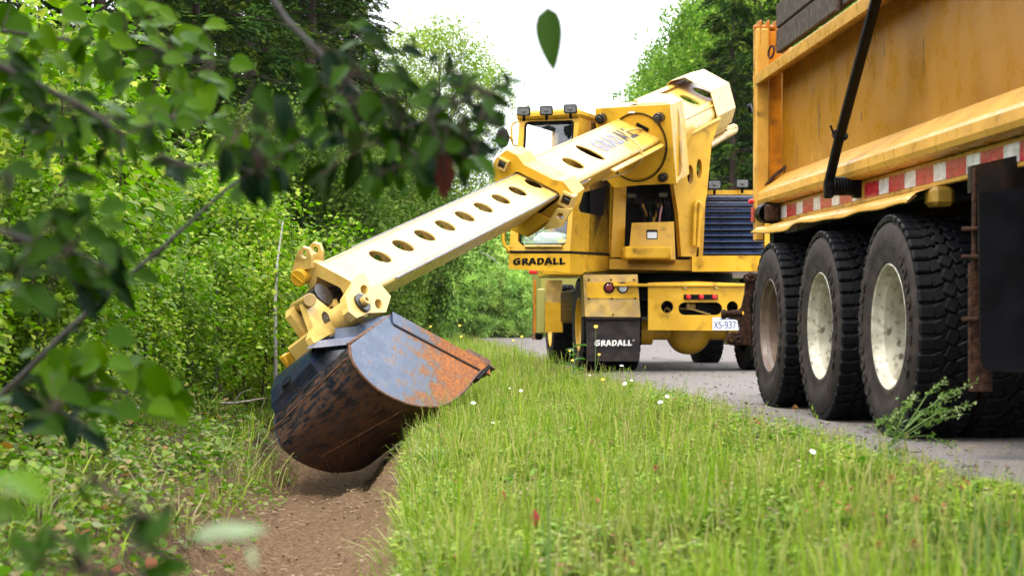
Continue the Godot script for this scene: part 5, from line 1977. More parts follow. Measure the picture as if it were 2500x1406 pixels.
func wheel(root: Node3D, hub: Vector3, out: Vector3, r: float, rim: float, w: float, rim_mat: Material, lugs := 44, dish := 0.17, text := "") -> void:
	var T := axes(hub, out, Vector3(0, 0.2, 1))
	var o := Node3D.new()
	o.name = "wheel"
	root.add_child(o, true)
	o.transform = root.transform.affine_inverse() * T
	var sh := tyre_shape(r, rim, w, lugs)
	obj("tyre", sh[0], M.tyre_rubber, o)
	var tr := obj("tread", sh[1], M.tread_rubber, o)
	tr.set_meta("kind", "stuff")
	var rm := st()
	lathe(rm, [Vector2(rim + 0.006, -0.004), Vector2(rim - 0.004, 0.004), Vector2(rim - 0.014, -0.004), Vector2(rim - 0.020, -0.03), Vector2(rim - 0.035, -0.05), Vector2(rim - 0.04, -dish + 0.03), Vector2(rim - 0.07, -dish), Vector2(0.15, -dish - 0.01), Vector2(0.13, -dish + 0.04), Vector2(0.0, -dish + 0.05)], 48, Transform3D.IDENTITY, true)
	for k in 10:
		var a := TAU * k / 10
		lathe(rm, [Vector2(0, 0.03), Vector2(0.014, 0.028), Vector2(0.016, 0)], 6, Transform3D(Basis(), Vector3(cos(a) * 0.165, -dish - 0.005, sin(a) * 0.165)))
	obj("rim", rm, rim_mat, o)
	if text:
		var tx := SurfaceTool.new()
		tx.begin(Mesh.PRIMITIVE_TRIANGLES)
		var rr := lerpf(rim, r, 0.52)
		sidewall_text(text, rr, 0.052, -2.2, 0.19, Transform3D.IDENTITY, tx)
		sidewall_text(text, rr, 0.052, -2.2 + PI, 0.19, Transform3D.IDENTITY, tx)
		var to := MeshInstance3D.new()
		to.name = "lettering"
		to.mesh = tx.commit()
		to.material_override = M.tyre_rubber
		o.add_child(to, true)


func carrier(ex: Node3D) -> void:
	var F := Vector3(0.085, 0, 1).normalized()
	var R := Vector3(1, 0, -0.085).normalized()
	var rear := plane_at(F, Vector3(2.02, 0.7, -17.6))
	# rear bumper plate with its openings
	var s := st()
	plate_px(s, rear, [Vector2(1583, 690), Vector2(1700, 687), Vector2(1842, 693), Vector2(1842, 808), Vector2(1583, 806)], [oval(1629.5, 749, 15, 15, 20), oval(1789, 750, 14, 15, 20), rect(1657, 738, 1764, 769, 15)], 0.03)
	var bp := part("bumper", s, M.machine_paint, ex)
	for px in [1672.5, 1749.0]:
		var k := st()
		cyl(k, hit(rear, px, 701), hit(rear, px, 701) + F * 0.02, 0.024, 14)
		part("bumper_cap", k, M.worn_paint, bp)
	var bar3 := st()
	plate_px(bar3, rear, rect(1670, 719, 1752, 731), [], 0.02, 0.022)
	part("lamp_bar", bar3, M.black_steel, bp)
	for px in [1680.5, 1712.0, 1744.0]:
		var k := st()
		lathe(k, [Vector2(0, 0.03), Vector2(0.02, 0.026), Vector2(0.027, 0.012), Vector2(0.028, 0)], 16, axes(hit(rear, px, 725) + F * 0.021, F))
		part("marker_lamp", k, M.lamp_red, bp)
	var np := st()
	plate_px(np, rear, rect(1740, 775, 1809, 806, 2), [], 0.004, 0.006)
	var npo := part("number_plate", np, M.plate_white, bp)
	var pa := hit(rear, 1742, 793)
	var pb := hit(rear, 1806, 793)
	var TP := Transform3D(Basis((pb - pa).normalized(), Vector3.UP, F), (pa + pb) * 0.5 + F * 0.008)
	write_on("lettering", "X5-9371", TP, pa.distance_to(pb) * 0.94, 0.075, M.letter_blue, npo, 0.0, 0.0, 0.002)
	var pt := st()
	box(pt, TP * Vector3(0, 0.062, 0), Vector3(0.15, 0.008, 0.002), 0.0005, TP.basis)
	part("plate_line", pt, M.letter_blue, npo)
	# hook and rod behind the slot
	var hk := st()
	cyl(hk, at(1676, 747, 17.75), at(1698, 747, 17.75), 0.03, 12)
	cyl(hk, at(1680, 741, 17.72), at(1680, 755, 17.72), 0.02, 10)
	tube(hk, [at(1657, 753, 17.8), at(1690, 755, 17.72), at(1735, 768, 17.75)], 0.012, 6)
	tube(hk, bent([at(1622, 760, 17.75), at(1628, 750, 17.7), at(1636, 758, 17.75)], 0.02), 0.012, 6)
	part("tow_hook", hk, M.worn_paint, bp)
	# left lamp box and mud flap
	var lx := plane_at(F, Vector3(1.07, 0.8, -17.55))
	var l1 := st()
	plate_px(l1, lx, [Vector2(1424, 671), Vector2(1557, 670), Vector2(1564, 774), Vector2(1429, 773)], [], 0.28)
	var lo := part("lamp_panel", l1, M.worn_paint, ex)
	var l2 := st()
	plate_px(l2, lx, [Vector2(1432, 689), Vector2(1556, 688), Vector2(1558, 729), Vector2(1433, 728)], [], 0.01, 0.008)
	part("lamp_board", l2, M.machine_paint, lo)
	for e in [[1487, "lamp_dark_red"], [1520.5, "lamp_clear"]]:
		var k := st()
		lathe(k, [Vector2(0.048, 0.014), Vector2(0.058, 0.014), Vector2(0.062, 0.0)], 24, axes(hit(lx, e[0], 702.5) + F * 0.009, F))
		var kk := part("lamp_ring", k, M.black_steel, lo)
		var k2 := st()
		lathe(k2, [Vector2(0, 0.022), Vector2(0.03, 0.019), Vector2(0.05, 0.006)], 24, axes(hit(lx, e[0], 702.5) + F * 0.009, F))
		part("lamp_lens", k2, M[e[1]], kk)
	var bo := st()
	for p in [Vector2(1438, 683), Vector2(1492, 683), Vector2(1548, 683), Vector2(1438, 729), Vector2(1494, 729), Vector2(1551, 728), Vector2(1497, 768)]:
		cyl(bo, hit(lx, p.x, p.y), hit(lx, p.x, p.y) + F * 0.016, 0.011, 6)
	part("bolt", bo, M.dark_steel, lo)
	var fl := st()
	var fT := frame_of(lx, hit(lx, 1431, 776))
	plate_px(fl, lx, [Vector2(1431, 774), Vector2(1563, 775), Vector2(1562, 882), Vector2(1433, 882)], [], 0.012, -0.01)
	var flo := part("mud_flap", fl, M.flap_rubber, lo)
	var a := hit(lx, 1452, 838)
	var b := hit(lx, 1543, 837)
	write_on("lettering", "GRADALL", Transform3D(Basis((b - a).normalized(), Vector3.UP, F), (a + b) * 0.5), a.distance_to(b), 0.072, M.letter_white, flo, 0.22, 2.2, 0.006)
	var rg := st()
	lathe(rg, [Vector2(0.008, 0), Vector2(0.008, 0.003), Vector2(0.011, 0.003), Vector2(0.011, 0)], 12, axes(hit(lx, 1547, 831), F))
	part("mark", rg, M.letter_white, flo)
	var hs := st()
	bar(hs, hit(lx, 1431, 779) + F * 0.006, hit(lx, 1563, 779) + F * 0.006, 0.03, 0.02)
	part("flap_strip", hs, M.dark_steel, flo)
	# frame, axle and its round housing
	var fm := st()
	for x in [-0.42, 0.42]:
		bar(fm, Vector3(2.02, 0.84, -17.65) + R * x, Vector3(2.02, 0.84, -17.65) + R * x - F * 6.4, 0.09, 0.26)
	bar(fm, Vector3(2.02, 0.86, -18.0) - R * 0.9, Vector3(2.02, 0.86, -18.0) + R * 0.9, 0.4, 0.16)
	box(fm, Vector3(1.86, 0.74, -19.9), Vector3(0.78, 0.34, 4.2), 0.03, Basis(R, Vector3.UP, F))  # belly box added to deepen the shade beneath the carrier
	box(fm, Vector3(1.0, 0.72, -19.9), Vector3(0.7, 0.4, 1.6), 0.03, Basis(R, Vector3.UP, F))
	part("chassis", fm, M.black_steel, ex)
	var pl := st()
	box(pl, Vector3(2.02, 0.93, -17.72), Vector3(1.9, 0.03, 0.3), 0.006, Basis(R, Vector3.UP, F))
	part("rear_shelf", pl, M.machine_paint, ex)
	var hub := Vector3(1.98, 0.42, -18.35)
	var ax := st()
	lathe(ax, [Vector2(0, 0.17), Vector2(0.10, 0.165), Vector2(0.18, 0.13), Vector2(0.235, 0.06), Vector2(0.25, 0), Vector2(0.25, -0.05), Vector2(0.17, -0.14), Vector2(0, -0.2)], 36, axes(hub, F), false)
	cyl(ax, hub - R * 1.0, hub + R * 1.0, 0.085, 18)
	cyl(ax, hub - R * 0.62, hub - R * 0.42, 0.14, 18)
	cyl(ax, hub + R * 0.42, hub + R * 0.62, 0.14, 18)
	part("axle", ax, M.machine_paint, ex)
	# wheels: rear pairs, steered front ones
	for sd in [-1.0, 1.0]:
		for k in 2:
			wheel(ex, hub + R * sd * (1.24 - k * 0.33) + Vector3(0, 0.09, 0), R * sd, 0.515, 0.30, 0.29, M.machine_paint, 36, 0.12)
		wheel(ex, hub - F * 3.3 + R * sd * (1.20 if sd < 0 else 1.02) + Vector3(0, 0.09, 0), R * sd, 0.515, 0.30, 0.29, M.machine_paint, 36, 0.08)
	var ax2 := st()
	cyl(ax2, hub - F * 3.3 - R * 1.0, hub - F * 3.3 + R * 1.0, 0.08, 14)
	part("axle", ax2, M.black_steel, ex)
	# fender flap before the front wheel, bulkhead and cab of the carrier
	var fp := plane_at(F, at(1352, 740, 20.4))
	var ff := st()
	plate_px(ff, fp, [Vector2(1332, 684), Vector2(1373, 684), Vector2(1371, 738), Vector2(1334, 738)], [], 0.03)
	var fo := part("fender", ff, M.worn_paint, ex)  # paler paint stands in for light on the upper half of the panel
	var f2 := st()
	plate_px(f2, fp, [Vector2(1331, 738), Vector2(1372, 738), Vector2(1374, 811), Vector2(1331, 811)], [], 0.04, 0.012)
	part("fender_flap", f2, M.machine_paint, fo)
	var fb := st()
	box(fb, fp.project(at(1352, 672, 20.4)) + Vector3(0.15, 0.06, -0.5), Vector3(0.55, 0.14, 1.2), 0.02, Basis(R, Vector3.UP, F))
	part("fender_top", fb, M.machine_paint, fo)
	var cc := st()
	box(cc, at(1316, 700, 22.6) + Vector3(0.42, 0.16, -0.6), Vector3(0.9, 0.85, 1.3), 0.05, Basis(R, Vector3.UP, F))
	box(cc, at(1316, 760, 22.4) + Vector3(0.02, 0.0, 0.0), Vector3(0.10, 0.62, 0.3), 0.02, Basis(R, Vector3.UP, F))
	part("carrier_cab", cc, mat("olive_paint", lin(0.26, 0.24, 0.05), 0.5), ex)
	var orr := st()
	box(orr, at(1306, 750, 22.6), Vector3(0.035, 0.75, 0.05), 0.008)
	part("cab_post", orr, M.truck_orange, ex)
	var rd := st()
	box(rd, at(1302, 664, 22.6), Vector3(0.12, 0.06, 0.06), 0.015)
	part("marker_lamp", rd, M.lamp_red, ex)
	var bk := st()
	box(bk, at(1312, 826, 22.4) + Vector3(0.02, 0.03, 0.0), Vector3(0.10, 0.10, 0.2), 0.02)
	part("step", bk, M.black_steel, ex)
	var sb := st()
	box(sb, Vector3(1.1, 0.78, -19.9), Vector3(0.5, 0.35, 1.0), 0.03, Basis(R, Vector3.UP, F))
	part("tool_box", sb, M.machine_paint, ex)


# ---------------------------------------------------------------- the dump truck
# truck axes: x along the truck towards its cab, y up, z outwards to the verge; origin under the rear corner
var TT: Transform3D


func tk(f: float, y: float, o: float) -> Vector3:
	return TT * Vector3(f, y - 0.0, o)


func dump_truck() -> void:
	var F := Vector3(0.047, 0, 0.9989)
	var N := Vector3(-0.9989, 0, 0.047)
	TT = Transform3D(Basis(F, Vector3.UP, N), Vector3(1.663, 0, -11.2))
	var tr := thing("dump_truck", TT.origin, "big orange yellow dump truck parked on the road with three rear axles in view", "dump truck")
	# body axes: the box sits a little nose down
	var TB := TT * Transform3D(Basis(Vector3(0, 0, 1), -0.0125), Vector3.ZERO)
	var LEN := 6.4
	# lower beam: one folded section along the whole side
	var along := Transform3D(TB.basis * Basis(Vector3(0, 0, 1), Vector3(0, 1, 0), Vector3(-1, 0, 0)), TB.origin)
	var ex := func(sec: Array, f0: float, f1: float) -> SurfaceTool:
		var s := st()
		extrude(s, PackedVector2Array(sec), -f1, -f0, along)
		return s
	var beam := [Vector2(-0.20, 1.565), Vector2(-0.03, 1.435), Vector2(-0.012, 1.425), Vector2(0.0, 1.405), Vector2(0.002, 1.36), Vector2(-0.008, 1.335), Vector2(-0.03, 1.325), Vector2(-0.24, 1.325)]
	part("lower_beam", ex.call(beam, 0.04, LEN), M.truck_worn, tr)
	var panel := st()
	plate(panel, PackedVector2Array([Vector2(0.10, 1.50), Vector2(LEN, 1.50), Vector2(LEN, 2.30), Vector2(0.10, 2.30)]), [], 0.02, TB.translated_local(Vector3(0, 0, -0.165)))
	var pn := part("side_panel", panel, M.truck_paint, tr)
	var rail := [Vector2(-0.20, 2.245), Vector2(-0.01, 2.150), Vector2(0.012, 2.150), Vector2(0.016, 2.215), Vector2(0.0, 2.225), Vector2(-0.16, 2.345), Vector2(-0.20, 2.345)]
	part("top_rail", ex.call(rail, -0.02, LEN), M.truck_worn, tr)
	# rust blotches and streaks that hang on the panel and the beam
	var rs := st()
	for e in [[1.15, 1.78, 0.30, 0.022], [1.55, 1.92, 0.10, 0.012], [0.55, 1.62, 0.16, 0.012], [2.6, 2.0, 0.09, 0.02], [1.0, 1.98, 0.05, 0.02], [3.3, 1.85, 0.2, 0.012], [2.15, 1.70, 0.06, 0.012]]:
		var pg := PackedVector2Array()
		for k in 12:
			var a := TAU * k / 12
			pg.append(Vector2(e[0] + cos(a) * e[3] * rnd(0.6, 1.1), e[1] + sin(a) * e[2] * 0.5 * rnd(0.7, 1.1)))
		plate(rs, pg, [], 0.0008, TB.translated_local(Vector3(0, 0, -0.1636)))
	part("rust_streak", rs, mat_stain(), pn)
	# rear corner post
	var po := st()
	box(po, TB * Vector3(0.02, 1.88, -0.035), Vector3(0.10, 1.30, 0.095), 0.010, TB.basis)
	box(po, TB * Vector3(0.015, 1.20, -0.02), Vector3(0.09, 0.22, 0.06), 0.008, TB.basis)
	part("corner_post", po, M.truck_worn, tr)
	var p2 := st()
	box(p2, TB * Vector3(-0.01, 1.88, -0.125), Vector3(0.14, 1.26, 0.09), 0.006, TB.basis)
	part("post_web", p2, M.truck_orange, tr)
	var hg := st()
	for z in [-0.02, -0.075, -0.13]:
		box(hg, TB * Vector3(0.0, 2.50, z), Vector3(0.14, 0.17, 0.018), 0.006, TB.basis)
	cyl(hg, TB * Vector3(0.0, 2.54, 0.015), TB * Vector3(0.0, 2.54, -0.15), 0.022, 12)
	part("tailgate_hinge", hg, M.truck_orange, tr)
	var tgate := st()
	box(tgate, TB * Vector3(-0.09, 1.85, -1.22), Vector3(0.10, 1.15, 2.2), 0.02, TB.basis)
	part("tailgate", tgate, M.truck_paint, tr)
	var far := st()
	box(far, TB * Vector3(LEN * 0.5, 1.85, -2.30), Vector3(LEN, 0.95, 0.12), 0.02, TB.basis)
	box(far, TB * Vector3(LEN, 1.95, -1.2), Vector3(0.12, 1.2, 2.3), 0.02, TB.basis)
	part("side_panel", far, M.truck_paint, tr)
	var fl := st()
	box(fl, TB * Vector3(LEN * 0.5, 1.36, -1.22), Vector3(LEN, 0.10, 2.1), 0.01, TB.basis)
	part("box_floor", fl, M.dark_steel, tr)
	# two boards on top of the box, each a plank
	for e in [[2.355, 0.165], [2.525, 0.17]]:
		var b := st()
		box(b, TB * Vector3(LEN * 0.5 + 0.13, e[0] + e[1] * 0.5 - 0.01, -0.135), Vector3(LEN, e[1] - 0.008, 0.045), 0.006, TB.basis)
		part("plank", b, M.wood_board, tr)
	var bk := st()
	for f in [1.9, 3.6, 5.2]:
		box(bk, TB * Vector3(f, 2.40, -0.10), Vector3(0.07, 0.16, 0.014), 0.005, TB.basis)
		cyl(bk, TB * Vector3(f, 2.44, -0.10), TB * Vector3(f, 2.44, -0.08), 0.012, 8)
	part("board_bracket", bk, M.rusty_steel, tr)
	var eb := st()
	lathe_ring(eb, TB * Vector3(0.42, 2.315, -0.02), TB.basis * Vector3(0.25, 0.1, 1.0), 0.040, 0.008)
	part("tie_ring", eb, M.rusty_steel, tr)
	var mr := st()
	lathe(mr, [Vector2(0, 0.03), Vector2(0.03, 0.025), Vector2(0.035, 0.0), Vector2(0, -0.01)], 14, axes(TB * Vector3(-0.04, 2.0, 0.02), TB.basis * Vector3(-0.3, -0.2, 1)))
	part("side_lamp", mr, M.black_steel, tr)
	var rl := st()
	lathe(rl, [Vector2(0, 0.03), Vector2(0.014, 0.024), Vector2(0.02, 0.0)], 14, axes(TB * Vector3(-0.005, 1.36, 0.02), TB.basis * Vector3(0.3, 0, 1)))
	part("marker_lamp", rl, M.lamp_red, tr)
	# torn gusset between beam and post
	var gs := st()
	face_out(gs, [TB * Vector3(0.05, 1.45, -0.03), TB * Vector3(0.22, 1.57, -0.17), TB * Vector3(0.22, 1.60, -0.17), TB * Vector3(0.05, 1.53, -0.10)], TB * Vector3(0.1, 1.2, -0.3))
	part("gusset", gs, M.rusty_steel, tr)
	# board below the beam with its red and white reflective blocks
	var sb := st()
	box(sb, TB * Vector3(LEN * 0.5 + 0.15, 1.262, -0.105), Vector3(LEN - 0.3, 0.12, 0.03), 0.004, TB.basis)
	var board := part("tape_board", sb, M.truck_worn, tr)
	var f := 0.42
	var red := false
	while f < LEN - 0.2:
		var l := 0.28 if red else 0.18
		if f > 2.35 and f < 2.75:
			f += 0.08
		var t := st()
		box(t, TB * Vector3(f + l * 0.5, 1.262, -0.088), Vector3(l - 0.004, 0.078, 0.003), 0.0008, TB.basis)
		part("reflector_block", t, M.tape_red if red else M.tape_white, board)
		f += l
		red = not red
	var t2 := st()
	box(t2, TB * Vector3(0.02, 1.27, 0.024), Vector3(0.09, 0.10, 0.004), 0.001, TB.basis)
	part("reflector_block", t2, M.tape_red, board)
	# wavy guard sheet hanging outwards below the board
	var wv := st()
	SMOOTH += 1
	wv.set_smooth_group(SMOOTH)
	var prev := []
	for k in 61:
		var u := k / 60.0
		var ff := 0.20 + u * 3.6
		var drop := 0.012 * sin(ff * 4.0 + 0.9) * exp(-pow((ff - 1.0) * 0.8, 2.0)) + 0.003 * sin(ff * 9.0)
		var row := [TB * Vector3(ff, 1.205, -0.098), TB * Vector3(ff, 1.170 + drop * 0.5, 0.015 + drop), TB * Vector3(ff, 1.128 + drop * 1.2, 0.060 + drop * 1.3), TB * Vector3(ff, 1.120 + drop * 1.2, 0.055 + drop * 1.3), TB * Vector3(ff, 1.160 + drop * 0.5, 0.010 + drop)]
		if k:
			for i in 4:
				quad(wv, prev[i], prev[i + 1], row[i + 1], row[i])
		prev = row
	part("guard_sheet", wv, M.truck_worn, tr)
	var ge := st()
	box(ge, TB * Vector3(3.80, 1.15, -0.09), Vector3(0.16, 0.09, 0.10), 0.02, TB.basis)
	part("guard_bracket", ge, mat("dirty_shaded_yellow", lin(0.26, 0.145, 0.008), 0.6), tr)  # yellow darkened for dirt and for the shade it hangs in
	ge = st()
	box(ge, TB * Vector3(4.75, 1.17, -0.20), Vector3(0.26, 0.10, 0.06), 0.015, TB.basis)
	part("guard_bracket", ge, M.machine_paint, tr)
	# rubber lamp hood at the rear end of the board
	var lh := st()
	lathe(lh, [Vector2(0.060, 0.0), Vector2(0.068, 0.0), Vector2(0.068, 0.10), Vector2(0.050, 0.14), Vector2(0.0, 0.14)], 20, axes(TB * Vector3(0.36, 1.26, -0.02), TB.basis * Vector3(-1, 0.05, 0.1)))
	part("lamp_hood", lh, M.black_steel, tr)
	var lb := st()
	box(lb, TB * Vector3(0.40, 1.26, -0.03), Vector3(0.08, 0.11, 0.09), 0.012, TB.basis)
	part("lamp_bracket", lb, M.rusty_steel, tr)
	# tarp arm with its coil spring
	var a0 := TB * Vector3(2.44, 1.235, 0.10)
	var a1 := TB * Vector3(2.47, 1.39, 0.10)
	var a2 := TB * Vector3(3.40, 2.19, 0.07)
	var a3 := TB * Vector3(4.30, 3.02, 0.03)
	var pivot := at(2024, 448, 8.75)
	var top1 := at(2052, 330, 8.65)
	var top2 := at(2140, 0, 7.95)
	var top3 := top2 + (top2 - top1) * 0.55
	var ta := st()
	bar(ta, pivot, top1, 0.052, 0.028, 0.005)
	bar(ta, top1 + (top1 - pivot) * -0.12, top3, 0.05, 0.034, 0.005)
	var arm := part("tarp_arm", ta, M.black_steel, tr)
	var cl := st()
	lathe_ring(cl, top1, (top2 - top1).normalized(), 0.036, 0.008)
	tube(cl, [top1 + Vector3(-0.03, 0.0, 0.0), top1 + Vector3(-0.055, 0.05, 0.02)], 0.006, 6)
	part("arm_clamp", cl, M.black_steel, arm)
	var sp := st()
	var helix := []
	var s0 := pivot + Vector3(0.02, -0.015, 0.0)
	var s1 := pivot + Vector3(0.15, -0.012, -0.02)
	var zx := (s1 - s0).normalized()
	var zy := Vector3.UP
	var zz := zx.cross(zy)
	for k in 100:
		var a := TAU * 8.0 * k / 99.0
		helix.append(s0.lerp(s1, k / 99.0) + zy * cos(a) * 0.045 + zz * sin(a) * 0.045)
	tube(sp, helix, 0.0075, 6)
	part("spring", sp, M.black_steel, arm)
	var sc := st()
	cyl(sc, s0 - zx * 0.03, s1 + zx * 0.02, 0.026, 14)
	box(sc, s1 + zx * 0.05, Vector3(0.07, 0.13, 0.14), 0.01, TB.basis)
	box(sc, pivot + Vector3(0, -0.03, 0), Vector3(0.05, 0.10, 0.05), 0.01, TB.basis)
	part("spring_mount", sc, M.black_steel, arm)
	var sr := st()
	box(sr, s1 + zx * 0.095, Vector3(0.10, 0.14, 0.03), 0.008, TB.basis)
	part("mount_plate", sr, M.rusty_steel, arm)
	# chalk marks on the arm
	var ad := (top2 - top1).normalized()
	var an := (EYE - top1.lerp(top2, 0.5)).normalized()
	an = (an - ad * an.dot(ad)).normalized()
	an = TB.basis * Vector3(0, 0, 1)
	an = (an - ad * an.dot(ad)).normalized()
	var front := ad.cross(an).normalized()
	if front.dot(EYE - top1) < 0.0:
		front = -front
	for e in [["T2495", 0.52, 0.16], ["RIGHT", 0.34, 0.12]]:
		var c: Vector3 = top1.lerp(top2, e[1])
		var face := front
		var off := 0.018 if absf(face.dot(Vector3.UP.cross(ad).normalized())) < 0.5 else 0.0265
		write_on("lettering", e[0], Transform3D(Basis(-ad, face.cross(-ad), face), c + face * off), e[2], 0.024, M.letter_chalk, arm, 0.0, 0.3, 0.002)
	# wheels on three axles, a pair on each end
	var n := 0
	for d in [10.44, 9.07, 7.70]:
		var fx: float = 11.2 - d
		var rimm: Material = M.brown_rim if n == 0 else M.white_rim
		wheel(tr, tk(fx, 0.515, 0.055), N, 0.525, 0.298, 0.275, rimm, 46, 0.19, "GOODYEAR")
		for o in [-0.28, -1.98, -2.31]:
			wheel(tr, tk(fx, 0.515, o), N if o > -1.0 else -N, 0.525, 0.298, 0.275, M.brown_rim, 30, 0.10)
		var ax := st()
		cyl(ax, tk(fx, 0.515, -0.3), tk(fx, 0.515, -2.0), 0.085, 14)
		lathe(ax, [Vector2(0, 0.2), Vector2(0.16, 0.15), Vector2(0.22, 0), Vector2(0.16, -0.15), Vector2(0, -0.2)], 20, axes(tk(fx, 0.515, -1.15), F), false)
		part("axle", ax, M.dark_steel, tr)
		n += 1
	# chassis, spring beams, tanks
	var ch := st()
	for o in [-0.72, -1.58]:
		box(ch, tk(3.6, 0.98, o), Vector3(8.6, 0.28, 0.09), 0.01, TT.basis)
		box(ch, tk(2.1, 0.62, o + (0.12 if o > -1.0 else -0.12)), Vector3(3.4, 0.10, 0.10), 0.02, TT.basis)
	box(ch, tk(0.0, 0.98, -1.15), Vector3(0.12, 0.24, 1.2), 0.01, TT.basis)
	box(ch, tk(3.2, 1.18, -0.28), Vector3(6.0, 0.10, 0.24), 0.01, TT.basis)
	box(ch, tk(2.6, 0.92, -1.0), Vector3(5.6, 0.72, 0.03), 0.004, TT.basis)  # plate added so the gap above the wheels stays dark
	part("chassis", ch, M.black_steel, tr)
	var rfl := st()
	box(rfl, tk(-0.10, 0.86, -0.62), Vector3(0.02, 0.86, 0.95), 0.004, TT.basis)
	part("rear_flap", rfl, M.mud_flap, tr)
	var tk1 := st()
	cyl(tk1, tk(4.95, 0.75, -0.42), tk(6.1, 0.75, -0.42), 0.30, 28)
	part("fuel_tank", tk1, M.black_steel, tr)
	# mud flap with hangers ahead of the wheels
	var mf := plane_at(F, at(2440, 650, 6.25))
	var m1 := st()
	plate_px(m1, mf, [Vector2(2391, 468), Vector2(2800, 440), Vector2(2800, 925), Vector2(2420, 906), Vector2(2402, 892), Vector2(2396, 860)], [], 0.014)
	var flap := part("mud_flap", m1, M.mud_flap, tr)
	var m2 := st()
	plate_px(m2, plane_at(F, at(2390, 700, 6.32)), [Vector2(2375, 640), Vector2(2420, 640), Vector2(2425, 956), Vector2(2373, 956)], [], 0.03)
	bar(m2, at(2381, 410, 6.33), at(2379, 700, 6.33), 0.018, 0.018)
	bar(m2, at(2372, 642, 6.33), at(2372, 955, 6.33), 0.02, 0.02)
	part("flap_post", m2, M.rusty_steel, flap)
	var m3 := st()
	for y in [559.0, 627.0, 779.0]:
		bar(m3, at(2349, y, 6.33), at(2392, y, 6.30), 0.018, 0.018)
	part("flap_peg", m3, M.rusty_steel, flap)
	var up := st()
	plate_px(up, plane_at(F, at(2440, 450, 6.4)), [Vector2(2372, 405), Vector2(2700, 330), Vector2(2700, 470), Vector2(2372, 470)], [], 0.04)
	part("flap_beam", up, M.dark_steel, flap)
	var bh := st()
	box(bh, tk(5.05, 0.72, -0.75), Vector3(0.05, 0.9, 0.85), 0.01, TT.basis)
	part("bulkhead", bh, M.black_steel, tr)
	# tow hinges at the rear
	hitch(tr, F)
	# cab and front wheels beyond the picture
	var cb := st()
	box(cb, tk(7.7, 1.75, -1.15), Vector3(1.7, 1.9, 2.2), 0.12, TT.basis)
	box(cb, tk(9.2, 1.35, -1.15), Vector3(1.5, 1.0, 1.7), 0.15, TT.basis)
	var cbo := part("cab", cb, M.truck_paint, tr)
	var cw := st()
	box(cw, tk(7.85, 2.18, -0.045), Vector3(0.95, 0.66, 0.02), 0.006, TT.basis)
	box(cw, tk(8.555, 2.25, -1.15), Vector3(0.02, 0.72, 1.9), 0.006, TT.basis)
	part("window", cw, M.dark_glass, cbo)
	var cd := st()
	box(cd, tk(7.85, 1.45, -0.043), Vector3(1.05, 0.74, 0.02), 0.008, TT.basis)
	part("door", cd, M.truck_paint, cbo)
	var ch2 := st()
	box(ch2, tk(7.48, 1.72, -0.022), Vector3(0.16, 0.035, 0.03), 0.008, TT.basis)
	part("door_handle", ch2, M.black_steel, cbo)
	var cs := st()
	for y in [0.55, 0.78]:
		box(cs, tk(7.7, y, -0.18), Vector3(0.7, 0.04, 0.3), 0.01, TT.basis)
	part("step", cs, M.dark_steel, cbo)
	for o in [0.0, -2.3]:
		wheel(tr, tk(9.0, 0.515, o), N if o > -1.0 else -N, 0.525, 0.298, 0.3, M.white_rim, 30, 0.06)


func mat_stain() -> StandardMaterial3D:
	return textured(mat("rust_stain", lin(0.27, 0.115, 0.004), 0.6), "rough", 3.0)


func lathe_ring(s: SurfaceTool, c: Vector3, axis: Vector3, r: float, thick: float) -> void:
	var T := axes(c, axis)
	var loop := []
	for k in 25:
		var a := TAU * k / 24
		loop.append(T * Vector3(cos(a) * r, 0, sin(a) * r))
	tube(s, loop, thick, 6, false)


func hitch(tr: Node3D, F: Vector3) -> void:
	var pl := plane_at(F, at(1810, 760, 11.65))
	var s := st()
	# upright bracket with a pair of eyes at top, an arm to the left and a foot
	plate_px(s, pl, [Vector2(1822, 672), Vector2(1832, 664), Vector2(1846, 668), Vector2(1846, 695), Vector2(1830, 735), Vector2(1832, 760), Vector2(1845, 765), Vector2(1845, 843), Vector2(1786, 843), Vector2(1775, 833), Vector2(1777, 818), Vector2(1790, 811), Vector2(1803, 815), Vector2(1808, 800), Vector2(1803, 782), Vector2(1772, 775), Vector2(1768, 762), Vector2(1778, 757), Vector2(1800, 760), Vector2(1812, 750), Vector2(1820, 715)], [oval(1824, 678, 4, 5, 12), oval(1837, 678, 4, 5, 12), oval(1786, 828, 4, 5, 12), oval(1803, 829, 4, 5, 12), oval(1816, 764, 4, 5, 12)], 0.035)
	var o := part("tow_hinge", s, M.rusty_steel, tr)
	var s2 := st()
	plate_px(s2, plane_at(F, at(1810, 760, 11.80)), [Vector2(1832, 672), Vector2(1852, 668), Vector2(1852, 843), Vector2(1800, 843), Vector2(1792, 826), Vector2(1815, 812), Vector2(1820, 760)], [], 0.035)
	part("hinge_cheek", s2, M.dark_steel, o)
	var p := st()
	cyl(p, at(1765, 767, 11.66), at(1812, 764, 11.66), 0.024, 14)
	cyl(p, at(1762, 767, 11.64), at(1773, 767, 11.64), 0.034, 14)
	for q in [Vector2(1786, 828), Vector2(1803, 829), Vector2(1824, 678), Vector2(1837, 678)]:
		lathe_ring(p, at(q.x, q.y, 11.63), F, 0.020, 0.008)
	part("hinge_pin", p, M.rusty_steel, o)
	var lo := st()
	tube(lo, [at(1848, 765, 11.6), at(1848, 880, 11.6)], 0.04, 10)
	box(lo, tk(0.1, 0.55, -0.4), Vector3(0.12, 0.5, 0.5), 0.02, TT.basis)
	part("hinge_beam", lo, M.black_steel, o)


